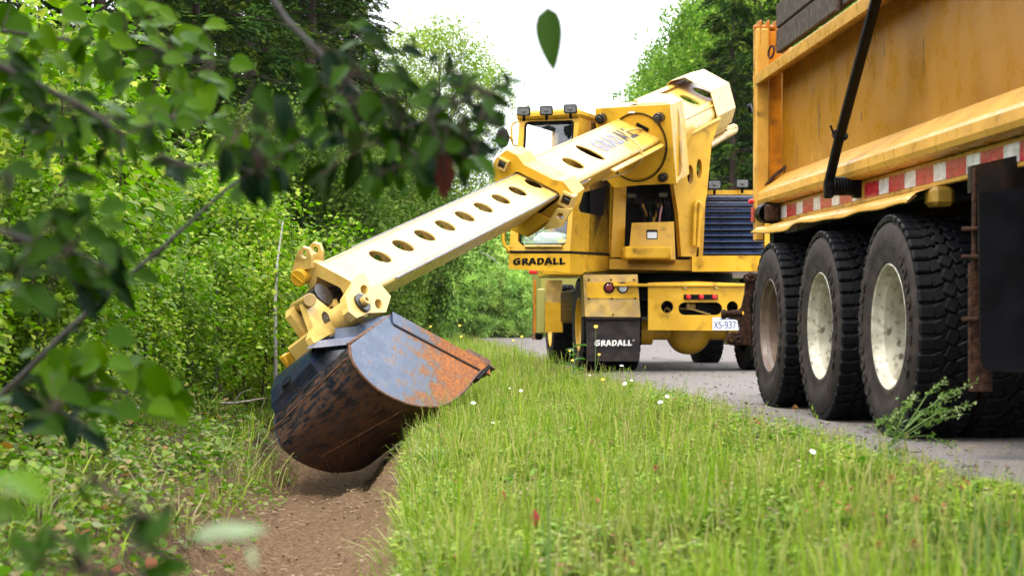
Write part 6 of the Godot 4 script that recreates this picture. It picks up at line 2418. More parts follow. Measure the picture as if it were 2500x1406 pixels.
# ---------------------------------------------------------------- the grass verge
func blade(s: SurfaceTool, foot: Vector3, a: float, h: float, lean: float, w: float, twist: float) -> void:
	var out := Vector3(cos(a), 0, sin(a))
	var sd := Vector3(cos(a + PI / 2 + twist), 0, sin(a + PI / 2 + twist)) * w
	var p1 := foot + Vector3(0, h * 0.5, 0) + out * lean * 0.22
	var p2 := foot + Vector3(0, h * 0.85, 0) + out * lean * 0.62
	var p3 := foot + Vector3(0, h * (1.0 - 0.25 * lean / maxf(h, 0.01)), 0) + out * lean
	quad(s, foot - sd, foot + sd, p1 + sd * 0.9, p1 - sd * 0.9)
	quad(s, p1 - sd * 0.9, p1 + sd * 0.9, p2 + sd * 0.55, p2 - sd * 0.55)
	tri(s, p2 - sd * 0.55, p2 + sd * 0.55, p3)


func tuft_mesh(n: int, h: float, spread: float, w: float, seed_: int, droop := 0.5) -> Mesh:
	var g := RandomNumberGenerator.new()
	g.seed = seed_
	var s := SurfaceTool.new()
	s.begin(Mesh.PRIMITIVE_TRIANGLES)
	s.set_smooth_group(-1)
	for i in n:
		var k := g.randf_range(0.75, 1.25)
		s.set_color(Color(k, k, k * g.randf_range(0.8, 1.2)) if g.randf() > 0.14 else Color(1.9 * k, 1.25 * k, 1.8 * k))
		var a := g.randf_range(0, TAU)
		var r := spread * sqrt(g.randf())
		var b := a + g.randf_range(-0.8, 0.8)
		var hh := h * g.randf_range(0.4, 1.1)
		blade(s, Vector3(cos(a) * r, -0.01, sin(a) * r), b, hh, hh * g.randf_range(0.1, droop * 1.6), w * g.randf_range(0.7, 1.3), g.randf_range(-0.5, 0.5))
	s.generate_normals()
	return s.commit()


func clover_mesh(seed_: int) -> Mesh:
	var g := RandomNumberGenerator.new()
	g.seed = seed_
	var s := SurfaceTool.new()
	s.begin(Mesh.PRIMITIVE_TRIANGLES)
	s.set_smooth_group(-1)
	for i in 4:
		var k := g.randf_range(0.8, 1.2)
		s.set_color(Color(k, k, k))
		var c := Vector3(g.randf_range(-0.04, 0.04), g.randf_range(0.02, 0.075), g.randf_range(-0.04, 0.04))
		var tl := g.randf_range(-0.5, 0.5)
		for j in 3:
			var a := TAU * j / 3 + g.randf()
			var d := Vector3(cos(a), sin(a) * tl, sin(a)) * 0.017
			var e := Vector3(-sin(a), 0.2, cos(a)) * 0.010
			quad(s, c, c + d * 0.6 + e, c + d * 1.1, c + d * 0.6 - e)
	s.generate_normals()
	return s.commit()


func verge() -> void:
	var greens := [Color(0.223, 0.325, 0.018), Color(0.270, 0.363, 0.023), Color(0.177, 0.281, 0.016), Color(0.316, 0.377, 0.052), Color(0.316, 0.329, 0.091)]
	var clumps := HILLS
	var kinds := [tuft_mesh(15, 0.055, 0.05, 0.0018, 1, 0.7), tuft_mesh(13, 0.085, 0.045, 0.0019, 2, 0.4), tuft_mesh(7, 0.185, 0.035, 0.0020, 3, 0.3), tuft_mesh(14, 0.045, 0.06, 0.0019, 4, 1.0)]
	var near := [[], [], [], []]
	var tints := [[], [], [], []]
	for i in 66000:
		var u := RNG.randf()
		var d := 2.6 + 12.0 * pow(u, 1.35)
		if i > 55000:
			d = rnd(14.0, 46.0)
		var s := rnd(-1.97, 0.10)
		var p := on_road(s, d)
		var patch := clumps.get_noise_2d(p.x * 9.0, p.y * 9.0)
		var wear := clumps.get_noise_2d(p.x * 5.0 + 70.0, p.y * 5.0)
		if wear > 0.16 and RNG.randf() < 0.55:
			continue
		if s > -0.22 - 0.2 * patch and RNG.randf() < 0.8:
			continue
		if s < -1.78 and RNG.randf() < 0.6:
			continue
		# a trodden strip before the road, taller grass along the lip and further on
		var k := 0 if patch < 0.05 else 1
		var r := RNG.randf()
		if r < 0.11 and patch > -0.15: k = 2
		elif r < 0.20: k = 3
		if s < -1.7 and r > 0.6: k = 0
		var size := rnd(0.75, 1.25) * (1.0 + 0.5 * smoothstep(13, 30, d))
		if d > 14.0 and d < 24 and s > -1.9: size *= 1.2
		if s > -0.7: size *= lerpf(0.6, 1.0, smoothstep(-0.1, -0.7, s))
		var pos := Vector3(p.x, ground_y(s, d) - 0.004, p.y)
		near[k].append(Transform3D(Basis(Vector3.UP, rnd(0, TAU)).scaled(Vector3(size * 1.1, size * rnd(0.8, 1.2), size * 1.1)), pos))
		var c := tint(greens).lerp(Color(0.42, 0.36, 0.14), clampf(wear * 2.2, 0.0, 0.55)).lerp(Color(0.12, 0.22, 0.02), clampf(-patch * 2.5, 0.0, 0.6))
		if RNG.randf() < 0.10 + 0.15 * float(s > -0.6): c = Color(0.40, 0.33, 0.15)
		tints[k].append(c)
	for k in 4:
		tag(multi("grass", kinds[k], M.grass_blade, near[k], tints[k], self), ["short green grass of the verge", "middle high grass of the verge", "tall thin grass blades on the verge", "flat spreading grass on the verge"][k], "grass")
	# pale drooping tufts that hang over the lip of the fresh cut
	var ow := []
	var ot := []
	for i in 450:
		var dd := 2.6 + 9.6 * pow(RNG.randf(), 1.2)
		var ss := -1.90 + RNG.randfn() * 0.06
		var pp := on_road(ss, dd)
		if clumps.get_noise_2d(pp.x * 12.0 + 9.0, pp.y * 12.0) < -0.12:
			continue
		ow.append(Transform3D(Basis(Vector3(rnd(-1, 1), 0, rnd(0.2, 1)).normalized(), rnd(-0.2, 0.8)) * Basis(Vector3.UP, rnd(0, TAU)) * rnd(0.7, 1.3), Vector3(pp.x, ground_y(ss, dd) - 0.005, pp.y)))
		ot.append(tint(greens) if RNG.randf() < 0.6 else tint([Color(0.40, 0.38, 0.20), Color(0.36, 0.38, 0.14)]))
	tag(multi("overhanging_grass", tuft_mesh(12, 0.12, 0.05, 0.002, 16, 0.9), M.grass_blade, ow, ot, self), "pale grass drooping over the cut lip of the ditch", "grass")
	# clover, small leaves, red and straw bits between the blades
	var cl := clover_mesh(9)
	var wh := []
	var ti := []
	for i in 6600:
		var d := 2.6 + 10.0 * pow(RNG.randf(), 1.3)
		if i % 3 == 0:
			d = rnd(2.6, 5.2)
		var s := rnd(-2.0, -0.1)
		var p := on_road(s, d)
		wh.append(Transform3D(Basis(Vector3.UP, rnd(0, TAU)) * rnd(0.55, 1.15), Vector3(p.x, ground_y(s, d), p.y)))
		var r := RNG.randf()
		ti.append(tint([Color(0.22, 0.33, 0.03), Color(0.16, 0.27, 0.03), Color(0.29, 0.35, 0.04)]) if r > 0.12 else tint([Color(0.30, 0.22, 0.10), Color(0.34, 0.10, 0.06), Color(0.36, 0.30, 0.18)]))
	tag(multi("clover", cl, M.grass_blade, wh, ti, self), "clover and small leaves between the grass blades of the verge", "clover")
	# broad low weeds in the verge: rosettes of larger leaves
	var bl := []
	var blt := []
	for i in 420:
		var dd := 3.0 + 10.0 * pow(RNG.randf(), 1.3)
		var ss := rnd(-1.9, -0.15)
		var pp := on_road(ss, dd)
		var hue := tint([Color(0.13, 0.24, 0.03), Color(0.18, 0.29, 0.03), Color(0.10, 0.19, 0.04)])
		var n := RNG.randi_range(4, 8)
		for k in n:
			var an := TAU * k / n + rnd(-0.3, 0.3)
			bl.append(turned(Vector3(pp.x, ground_y(ss, dd) + rnd(0.005, 0.04), pp.y), Vector3(cos(an), rnd(0.2, 0.9), sin(an)), Vector3.UP, rnd(0.035, 0.085), rnd(0.45, 0.8)))
			blt.append(hue * rnd(0.85, 1.15))
	tag(multi("broad_weeds", LEAF, M.grass_blade, bl, blt, self), "broad leaved weeds low between the verge grass", "weeds")
	# thin seed stems rising above the grass
	var stem := SurfaceTool.new()
	stem.begin(Mesh.PRIMITIVE_TRIANGLES)
	stem.set_smooth_group(-1)
	stem.set_color(Color.WHITE)
	blade(stem, Vector3.ZERO, 0.4, 0.30, 0.05, 0.0011, 0.3)
	for k in 14:
		stem.set_color(Color(1.5, 1.15, 1.3))
		var hh := 0.22 + 0.006 * k
		var dd2 := Vector3(cos(k * 2.4) * 0.5, 0.9, sin(k * 2.4) * 0.5) * 0.012
		var b0 := Vector3(0.02 + 0.0012 * k, hh, 0.008)
		var w2 := Vector3(-sin(k * 2.4), 0, cos(k * 2.4)) * 0.0022
		quad(stem, b0, b0 + dd2 * 0.5 + w2, b0 + dd2, b0 + dd2 * 0.5 - w2)
	stem.generate_normals()
	var sem := stem.commit()
	var sw2 := []
	var st2 := []
	for i in 700:
		var dd := 3.4 + 14.0 * pow(RNG.randf(), 1.2)
		var ss := rnd(-1.95, -0.55)
		var pp := on_road(ss, dd)
		sw2.append(Transform3D(Basis.from_euler(Vector3(rnd(-0.25, 0.25), rnd(0, TAU), rnd(-0.25, 0.25))) * rnd(0.6, 1.15), Vector3(pp.x, ground_y(ss, dd), pp.y)))
		st2.append(tint([Color(0.22, 0.30, 0.03), Color(0.30, 0.31, 0.08), Color(0.32, 0.26, 0.10)]))
	tag(multi("seed_stems", sem, M.grass_blade, sw2, st2, self), "thin seed stems rising above the verge grass", "grass")
	# grass on the left bank, longer and paler, some bleached and hanging over the cut
	var lw := []
	var lt := []
	for i in 1500:
		var d := rnd(3.2, 24.0)
		var s := rnd(-4.6, -2.86)
		if d > 12.6:
			s = rnd(-4.4, -1.9)
		var p := on_road(s, d)
		if clumps.get_noise_2d(p.x * 8.0, p.y * 8.0 + 30.0) < 0.0:
			continue
		lw.append(Transform3D(Basis(Vector3.UP, rnd(0, TAU)) * rnd(0.7, 1.3), Vector3(p.x, ground_y(s, d), p.y)))
		lt.append(tint(greens) if RNG.randf() > 0.35 else tint([Color(0.34, 0.30, 0.16), Color(0.27, 0.27, 0.10)]))
	tag(multi("bank_grass", tuft_mesh(12, 0.20, 0.06, 0.0022, 6, 0.8), M.grass_blade, lw, lt, self), "pale and green grass on the left bank of the ditch", "grass")
	# straw coloured seed grass where the verge narrows
	var sw := []
	var sti := []
	for i in 900:
		var d := rnd(17.0, 44.0)
		var s := rnd(-3.6, -1.9)
		var p := on_road(s, d)
		sw.append(Transform3D(Basis(Vector3.UP, rnd(0, TAU)) * rnd(1.6, 2.6), Vector3(p.x, ground_y(s, d), p.y)))
		sti.append(tint([Color(0.30, 0.25, 0.10), Color(0.22, 0.24, 0.07), Color(0.17, 0.25, 0.05)]))
	tag(multi("seed_grass", kinds[1], M.grass_blade, sw, sti, self), "high straw coloured grass where the ditch runs on uncut", "grass")
	# crumbs of earth, twigs and grass clippings on the fresh ditch and the asphalt
	var crumb := st()
	box(crumb, Vector3.ZERO, Vector3(1, 0.7, 0.9), 0.25)
	crumb.generate_normals()
	var cm := crumb.commit()
	var cw := []
	var ct := []
	for i in 1500:
		var d := rnd(3.6, 12.0)
		var s := rnd(-3.0, -2.05)
		var p := on_road(s, d)
		cw.append(Transform3D(Basis.from_euler(Vector3(rnd(0, 3), rnd(0, 3), rnd(0, 3))) * (0.004 + 0.016 * pow(RNG.randf(), 4.0)), Vector3(p.x, ground_y(s, d) + 0.003, p.y)))
		ct.append(tint([Color(0.21, 0.13, 0.08), Color(0.15, 0.095, 0.06), Color(0.26, 0.19, 0.13)]))
	tag(multi("soil_crumbs", cm, M.petal, cw, ct, self), "crumbs of brown earth lying in the fresh ditch", "soil")
	var tw := []
	var tt := []
	for i in 900:
		var d := rnd(3.6, 11.8)
		var s := rnd(-3.0, -2.0)
		var p := on_road(s, d)
		tw.append(Transform3D(Basis.from_euler(Vector3(rnd(-0.2, 0.2), rnd(0, 6), 0)) * Basis.from_scale(Vector3(0.003, 0.003, rnd(0.02, 0.07))), Vector3(p.x, ground_y(s, d) + 0.005, p.y)))
		tt.append(tint([Color(0.38, 0.29, 0.18), Color(0.16, 0.08, 0.05), Color(0.30, 0.22, 0.13)]))
	tag(multi("twig_litter", cm, M.petal, tw, tt, self), "straws and bits of root scattered over the ditch floor", "litter")
	var rw := []
	var rt := []
	for i in 2600:
		var d := 4.5 + 40.0 * pow(RNG.randf(), 1.5)
		var s := 0.05 + 1.6 * pow(RNG.randf(), 2.2)
		if i % 4 == 0: s = rnd(0.1, 6.5)
		var p := on_road(s, d)
		rw.append(turned(Vector3(p.x, 0.006, p.y), Vector3(rnd(-1, 1), rnd(0, 0.25), rnd(-1, 1)), Vector3(rnd(-0.3, 0.3), 1, rnd(-0.3, 0.3)), rnd(0.012, 0.045), rnd(0.2, 0.9)))
		rt.append(tint([Color(0.16, 0.19, 0.06), Color(0.10, 0.07, 0.045), Color(0.28, 0.22, 0.13), Color(0.12, 0.17, 0.05)]))
	tag(multi("leaf_litter", LEAF, M.petal, rw, rt, self), "grass clippings and leaf bits on the asphalt", "litter")
	flowers()
	weed()


func stalk(o: Node3D, top: Vector3, r := 0.0018) -> void:
	var s := st()
	tube(s, [Vector3(0, -0.02, 0), Vector3(top.x * 0.25, top.y * 0.5, top.z * 0.25), top], [r * 1.3, r, r * 0.8], 5, false)
	obj("stem", s, M.stem_green, o)


const STALKS := ["broad blue green blade standing highest at the bottom of the verge", "long thin blade leaning left, right of the broad blue green one", "leaning blade right of the verge's middle", "second blade beside the broad blue green one, just left of it", "blade standing alone before the asphalt left of the rear wheel",
	"bent thin blade left of the crimson leaf", "blurred leaning blade below the brown clover heads", "tall stalk carrying the brown seed head before the middle wheel", "thin stalk bowing right beside the brown seed head", "thin stalk left of the brown seed head", "dark upright blade first of four at the asphalt corner", "dark upright blade second of four at the asphalt corner", "dark upright blade third of four at the asphalt corner", "dark upright blade last of four, nearest the picture's edge", "dark blade cut by the bottom edge of the picture",
	"bent stalk reaching over the asphalt before the excavator's shadow", "thin stalk left of the bent one over the asphalt", "short stalk right of the lettered mud flap"]


func flowers() -> void:
	mat("stem_green", lin(0.10, 0.17, 0.03), 0.7)
	mat("petal_white", lin(0.72, 0.72, 0.66), 0.8)
	mat("petal_yellow", lin(0.75, 0.50, 0.02), 0.7)
	mat("seed_brown", lin(0.28, 0.12, 0.03), 0.9)
	mat("leaf_red", lin(0.42, 0.04, 0.05), 0.6)
	# white flower heads: place of the head in the photograph, distance, size, tilt
	for e in [[1155, 984, 9.6, 0.020, "white daisy near the lip of the bucket"], [1526, 937, 10.6, 0.020, "left of the two white daisies before the mud flap with lettering"], [1543, 929, 11.2, 0.018, "right one of the two white daisies before the mud flap with lettering"], [1613, 982, 8.6, 0.020, "white flower where the grass meets the asphalt"], [1629, 968, 8.9, 0.016, "small white flower just above the one at the asphalt edge"], [1518, 893, 13.0, 0.022, "white daisy on a tall stalk before the mud flap"], [1272, 954, 11.0, 0.016, "white daisy in the middle of the verge behind the bucket tip"], [1244, 948, 11.3, 0.011, "tiny white flower beside the daisy behind the bucket tip"], [1203, 1032, 9.0, 0.012, "round white clover head right of the bucket"], [1100, 1104, 8.2, 0.016, "white clover head at the edge of the ditch"], [1985, 1103, 5.6, 0.016, "blurred white flower beside the tall stalk with the brown head"], [1440, 916, 12.4, 0.012, "little white flower left of the mud flap corner"]]:
		var h := at(e[0], e[1], e[2])
		var g := Vector3(h.x + rnd(-0.02, 0.02), 0, h.z + rnd(-0.02, 0.02))
		g.y = ground_at(g.x, g.z)
		var o := thing("white_flower", g, e[4], "flower", "white flowers in the verge")
		stalk(o, h - g)
		var s := st()
		var r: float = e[3] * 0.7
		var B := Basis.from_euler(Vector3(rnd(0.3, 1.0), rnd(-0.6, 0.6), 0))
		for k in 12:
			var a := TAU * k / 12
			var d := B * Vector3(cos(a), 0.12, sin(a))
			var w: Vector3 = B * Vector3(-sin(a), 0, cos(a)) * r * 0.22
			quad(s, h - g + d * r * 0.25 - w * 0.6, h - g + d * r * 0.25 + w * 0.6, h - g + d * r + w, h - g + d * r - w)
		obj("petals", s, M.petal_white, o)
		var c := st()
		lathe(c, [Vector2(0, r * 0.22), Vector2(r * 0.2, r * 0.15), Vector2(r * 0.28, 0)], 8, Transform3D(B, h - g))
		obj("flower_heart", c, M.petal_yellow, o)
	# yellow flowers on long stalks before the excavator
	for e in [[1455, 798, 13.4, 0.017, "highest yellow flower, right before the mud flap"], [1463, 866, 13.4, 0.012, "yellow bud below the highest yellow flower"], [1391, 857, 14.2, 0.010, "yellow flower beside the broad leaves left of the mud flap"], [1398, 880, 14.0, 0.012, "lowest yellow flower beside the broad leaves left of the mud flap"], [1274, 822, 17.0, 0.014, "left yellow flower against the grey road"], [1253, 831, 17.5, 0.012, "yellow flower low against the grey road"], [1126, 822, 19.0, 0.015, "yellow flower in the grass above the bucket tip"], [1122, 795, 20.0, 0.016, "yellow flower before the hazy thicket"], [1051, 797, 20.0, 0.014, "yellow flower in the straw coloured grass behind the bucket"], [1472, 927, 11.4, 0.012, "yellow flower in the short grass before the mud flap"]]:
		var h := at(e[0], e[1], e[2])
		var g := Vector3(h.x + rnd(-0.05, 0.05), 0, h.z)
		g.y = ground_at(g.x, g.z)
		var o := thing("yellow_flower", g, e[4], "flower", "yellow flowers before the excavator")
		stalk(o, h - g, 0.0026)
		var s := st()
		for k in 9:
			var a := TAU * k / 9
			var d := Vector3(cos(a), 0.3, sin(a)).rotated(Vector3.RIGHT, 0.8)
			var w: Vector3 = Vector3(-sin(a), 0, cos(a)).rotated(Vector3.RIGHT, 0.8) * e[3] * 0.35
			quad(s, h - g, h - g + d * e[3] * 0.6 + w, h - g + d * e[3] * 1.2, h - g + d * e[3] * 0.6 - w)
		obj("petals", s, M.petal_yellow, o)
	# brown clover heads
	for e in [[2178, 1172, 3.7, 0.014, "largest brown clover head near the corner of the asphalt"], [2236, 1222, 3.6, 0.012, "brown clover head just below the largest one"], [2348, 1196, 3.7, 0.011, "brown clover head furthest towards the road"], [2233, 1328, 3.3, 0.011, "low brown clover head near the bottom of the picture"], [2146, 1334, 3.3, 0.011, "dark brown clover head near the bottom of the picture"], [1943, 997, 6.6, 0.015, "brown seed head on the tall stalk before the middle wheel"], [1069, 1041, 8.6, 0.012, "rust brown clover head beside the bucket"], [1076, 1064, 8.4, 0.012, "lower rust brown clover head beside the bucket"], [1600, 1145, 5.4, 0.013, "dark red clover head in the middle of the verge"], [1445, 1082, 6.2, 0.010, "small dark red head amid the verge grass"]]:
		var h := at(e[0], e[1], e[2])
		var g := Vector3(h.x + rnd(-0.02, 0.02), 0, h.z)
		g.y = ground_at(g.x, g.z)
		var o := thing("clover_head", g, e[4], "flower head", "brown flower heads in the verge")
		stalk(o, h - g)
		var s := st()
		for k in 40:
			var a := rnd(0, TAU)
			var b := rnd(-0.6, 1.5)
			var d := Vector3(cos(a) * cos(b), sin(b), sin(a) * cos(b))
			var w: Vector3 = d.cross(Vector3(0.2, 1, 0.1)).normalized() * e[3] * 0.22
			quad(s, h - g + d * e[3] * 0.3, h - g + d * e[3] * 0.7 + w, h - g + d * e[3] * rnd(0.9, 1.2), h - g + d * e[3] * 0.7 - w)
		obj("florets", s, M.seed_brown if e[0] != 1600 else M.leaf_red, o)
	# red leaves on the ground
	for e in [[1227, 1213, 6.0, 0.075, "crimson leaf standing upright in the short grass"], [1307, 1262, 5.2, 0.06, "second red leaf, nearer the bottom of the picture"]]:
		var h := at(e[0], e[1], e[2])
		var o := thing("red_leaf", h, e[4], "leaf")
		var m := obj("blade", leaf_mesh(Color.WHITE, 0.28, 0.1), M.leaf_red, o)
		m.transform = turned(Vector3(0, -e[3] * 0.5, 0), Vector3(-0.1, 1, 0.2), Vector3(0.3, 0.1, 1), e[3])
	# broad pale leaves of a dock plant before the rear wheel
	var dg := at(1400, 905, 14.2)
	var dk := thing("dock_plant", Vector3(dg.x, ground_at(dg.x, dg.z), dg.z), "broad leaved weed with pale leaves before the excavator's rear wheel", "weed")
	stalk(dk, Vector3(0.0, 0.42, 0.0), 0.005)
	for k in 9:
		var l := obj("leaf", leaf_mesh(Color(0.10, 0.17, 0.075), 0.26, 0.1), M.aspen_leaf, dk)
		var a := k * 2.4
		l.transform = turned(Vector3(0, 0.06 + 0.04 * k, 0), Vector3(cos(a), 0.25, sin(a)), Vector3.UP, 0.13)
	# tall blades and seed stalks that stand out one by one
	var tall := [[1330, 1060, 1345, 1400, 3.6, 0.006], [1455, 1040, 1530, 1150, 5.0, 0.004], [1590, 1100, 1640, 1160, 4.8, 0.004], [1310, 1180, 1345, 1330, 3.5, 0.004], [1745, 985, 1742, 1010, 8.2, 0.004], [1238, 1065, 1205, 1130, 6.0, 0.003], [2000, 1165, 2060, 1300, 3.3, 0.004], [1960, 990, 1950, 1085, 6.6, 0.003], [2075, 1075, 1965, 1045, 6.3, 0.003], [1910, 1010, 1900, 1090, 6.6, 0.003], [2380, 1150, 2385, 1250, 3.5, 0.006], [2420, 1160, 2410, 1300, 3.4, 0.007], [2445, 1190, 2440, 1300, 3.3, 0.006], [2470, 1170, 2480, 1300, 3.3, 0.007], [1840, 1300, 1850, 1406, 2.9, 0.005], [1700, 890, 1660, 925, 12.0, 0.004], [1655, 905, 1640, 940, 11.5, 0.004], [1570, 905, 1590, 940, 11.6, 0.003]]
	for i in tall.size():
		var e: Array = tall[i]
		var h := at(e[0], e[1], e[4])
		var b := at(e[2], e[3], e[4])
		b.y = ground_at(b.x, b.z) - 0.01
		var o := thing("grass_stalk", b, STALKS[i], "grass stalk", "tall grass stalks in the verge")
		var s := st()
		var sd := Vector3(e[5] * 0.5, 0, 0.001)
		var q := h - b
		var pm := q * 0.5 + Vector3(-q.x * 0.15, q.y * 0.08, 0)
		quad(s, -sd, sd, pm + sd, pm - sd)
		tri(s, pm - sd, pm + sd, q)
		obj("blade", s, M.stem_green, o)
	# dark broom of blades at the right edge of the picture
	var bw := []
	var bt := []
	for i in 260:
		var d := rnd(3.0, 4.1)
		var s := rnd(-0.75, 0.05)
		var p := on_road(s, d)
		bw.append(Transform3D(Basis(Vector3.UP, rnd(0, TAU)) * rnd(0.6, 0.95), Vector3(p.x, ground_y(s, d), p.y)))
		bt.append(tint([Color(0.07, 0.14, 0.02), Color(0.10, 0.18, 0.02)]))
	tag(multi("grass", tuft_mesh(9, 0.23, 0.035, 0.003, 12, 0.3), M.grass_blade, bw, bt, self), "dark upright grass at the near end of the verge by the asphalt", "grass")


func weed() -> void:
	# branching weed with pale flower sprays before the third wheel
	var foot := at(2120, 1150, 6.0)
	foot.y = ground_at(foot.x, foot.z)
	var o := thing("mugwort_weed", foot, "leaning green weed with pale flower sprays before the nearest big wheel", "weed")
	var g := RandomNumberGenerator.new()
	g.seed = 5
	var tips := [[2310, 930], [2380, 935], [2300, 1000], [2375, 990], [2240, 960], [2165, 1060], [2270, 1040], [2330, 1095], [2190, 1010], [2355, 1010], [2225, 985], [2135, 1040], [2345, 960]]
	var core := at(2215, 1060, 6.05)
	var st0 := st()
	tube(st0, [foot, at(2140, 1120, 6.0), at(2190, 1070, 6.05), at(2255, 1000, 6.1)], [0.006, 0.005, 0.004, 0.002], 6)
	part("stem", st0, M.stem_green, o)
	for i in tips.size():
		var tip := at(tips[i][0], tips[i][1], 6.0 + g.randf_range(-0.15, 0.2))
		var base := at(2140, 1120, 6.0).lerp(at(2240, 1015, 6.1), g.randf_range(0.0, 0.9))
		var mid := base.lerp(tip, 0.55) + Vector3(0, 0.03, 0)
		var s := st()
		tube(s, [base, mid, tip], [0.003, 0.0022, 0.001], 5, false)
		part("branch", s, M.stem_green, o)
		var f := SurfaceTool.new()
		f.begin(Mesh.PRIMITIVE_TRIANGLES)
		f.set_smooth_group(-1)
		var pale := g.randf() < 0.6
		for k in 46:
			var t := g.randf_range(0.35, 1.0)
			var p := mid.lerp(tip, (t - 0.35) / 0.65) + Vector3(g.randfn(), g.randfn(), g.randfn()) * 0.007
			var q := g.randf_range(0.75, 1.2)
			f.set_color(Color(0.26, 0.31, 0.14) * q if pale and t > 0.6 else Color(0.15, 0.23, 0.05) * q)
			var dir := (Vector3(g.randfn(), g.randfn() + 0.4, g.randfn())).normalized() * g.randf_range(0.008, 0.022)
			var sd := dir.cross(Vector3(g.randfn(), g.randfn(), g.randfn())).normalized() * 0.004
			quad(f, p, p + dir * 0.5 + sd, p + dir, p + dir * 0.5 - sd)
		part("flower_spray", f, M.grass_blade, o)
	var lf := SurfaceTool.new()
	lf.begin(Mesh.PRIMITIVE_TRIANGLES)
	lf.set_smooth_group(-1)
	for k in 150:
		var p := at(2110, 1170, 6.0).lerp(at(2240, 1020, 6.1), g.randf()) + Vector3(g.randfn(), g.randfn(), g.randfn()) * 0.045
		var q := g.randf_range(0.7, 1.2)
		lf.set_color(Color(0.10, 0.17, 0.05) * q)
		var dir := (Vector3(g.randfn(), g.randfn() * 0.5, g.randfn())).normalized() * g.randf_range(0.02, 0.045)
		var sd := dir.cross(Vector3(0.2, 1, 0.1)).normalized() * 0.006
		quad(lf, p, p + dir * 0.5 + sd, p + dir, p + dir * 0.5 - sd)
	part("foliage", lf, M.grass_blade, o)


# ---------------------------------------------------------------- branches close to the camera
func big_leaf(c: Color, wide: float, fold: float, bend: float) -> Mesh:
	var s := SurfaceTool.new()
	s.begin(Mesh.PRIMITIVE_TRIANGLES)
	s.set_smooth_group(1)
	s.set_color(c)
	var rows := []
	for i in 8:
		var t := i / 7.0
		var w := wide * pow(sin(PI * pow(t, 0.8)), 0.75) * (1.0 - 0.25 * t)
		var z := -bend * t * t
		rows.append([Vector3(-w, t, z + fold * w), Vector3(-w * 0.5, t, z + fold * w * 0.35), Vector3(0, t, z), Vector3(w * 0.5, t, z + fold * w * 0.35), Vector3(w, t, z + fold * w)])
	for i in 7:
		for k in 4:
			quad(s, rows[i][k], rows[i][k + 1], rows[i + 1][k + 1], rows[i + 1][k])
	s.generate_normals()
	return s.commit()


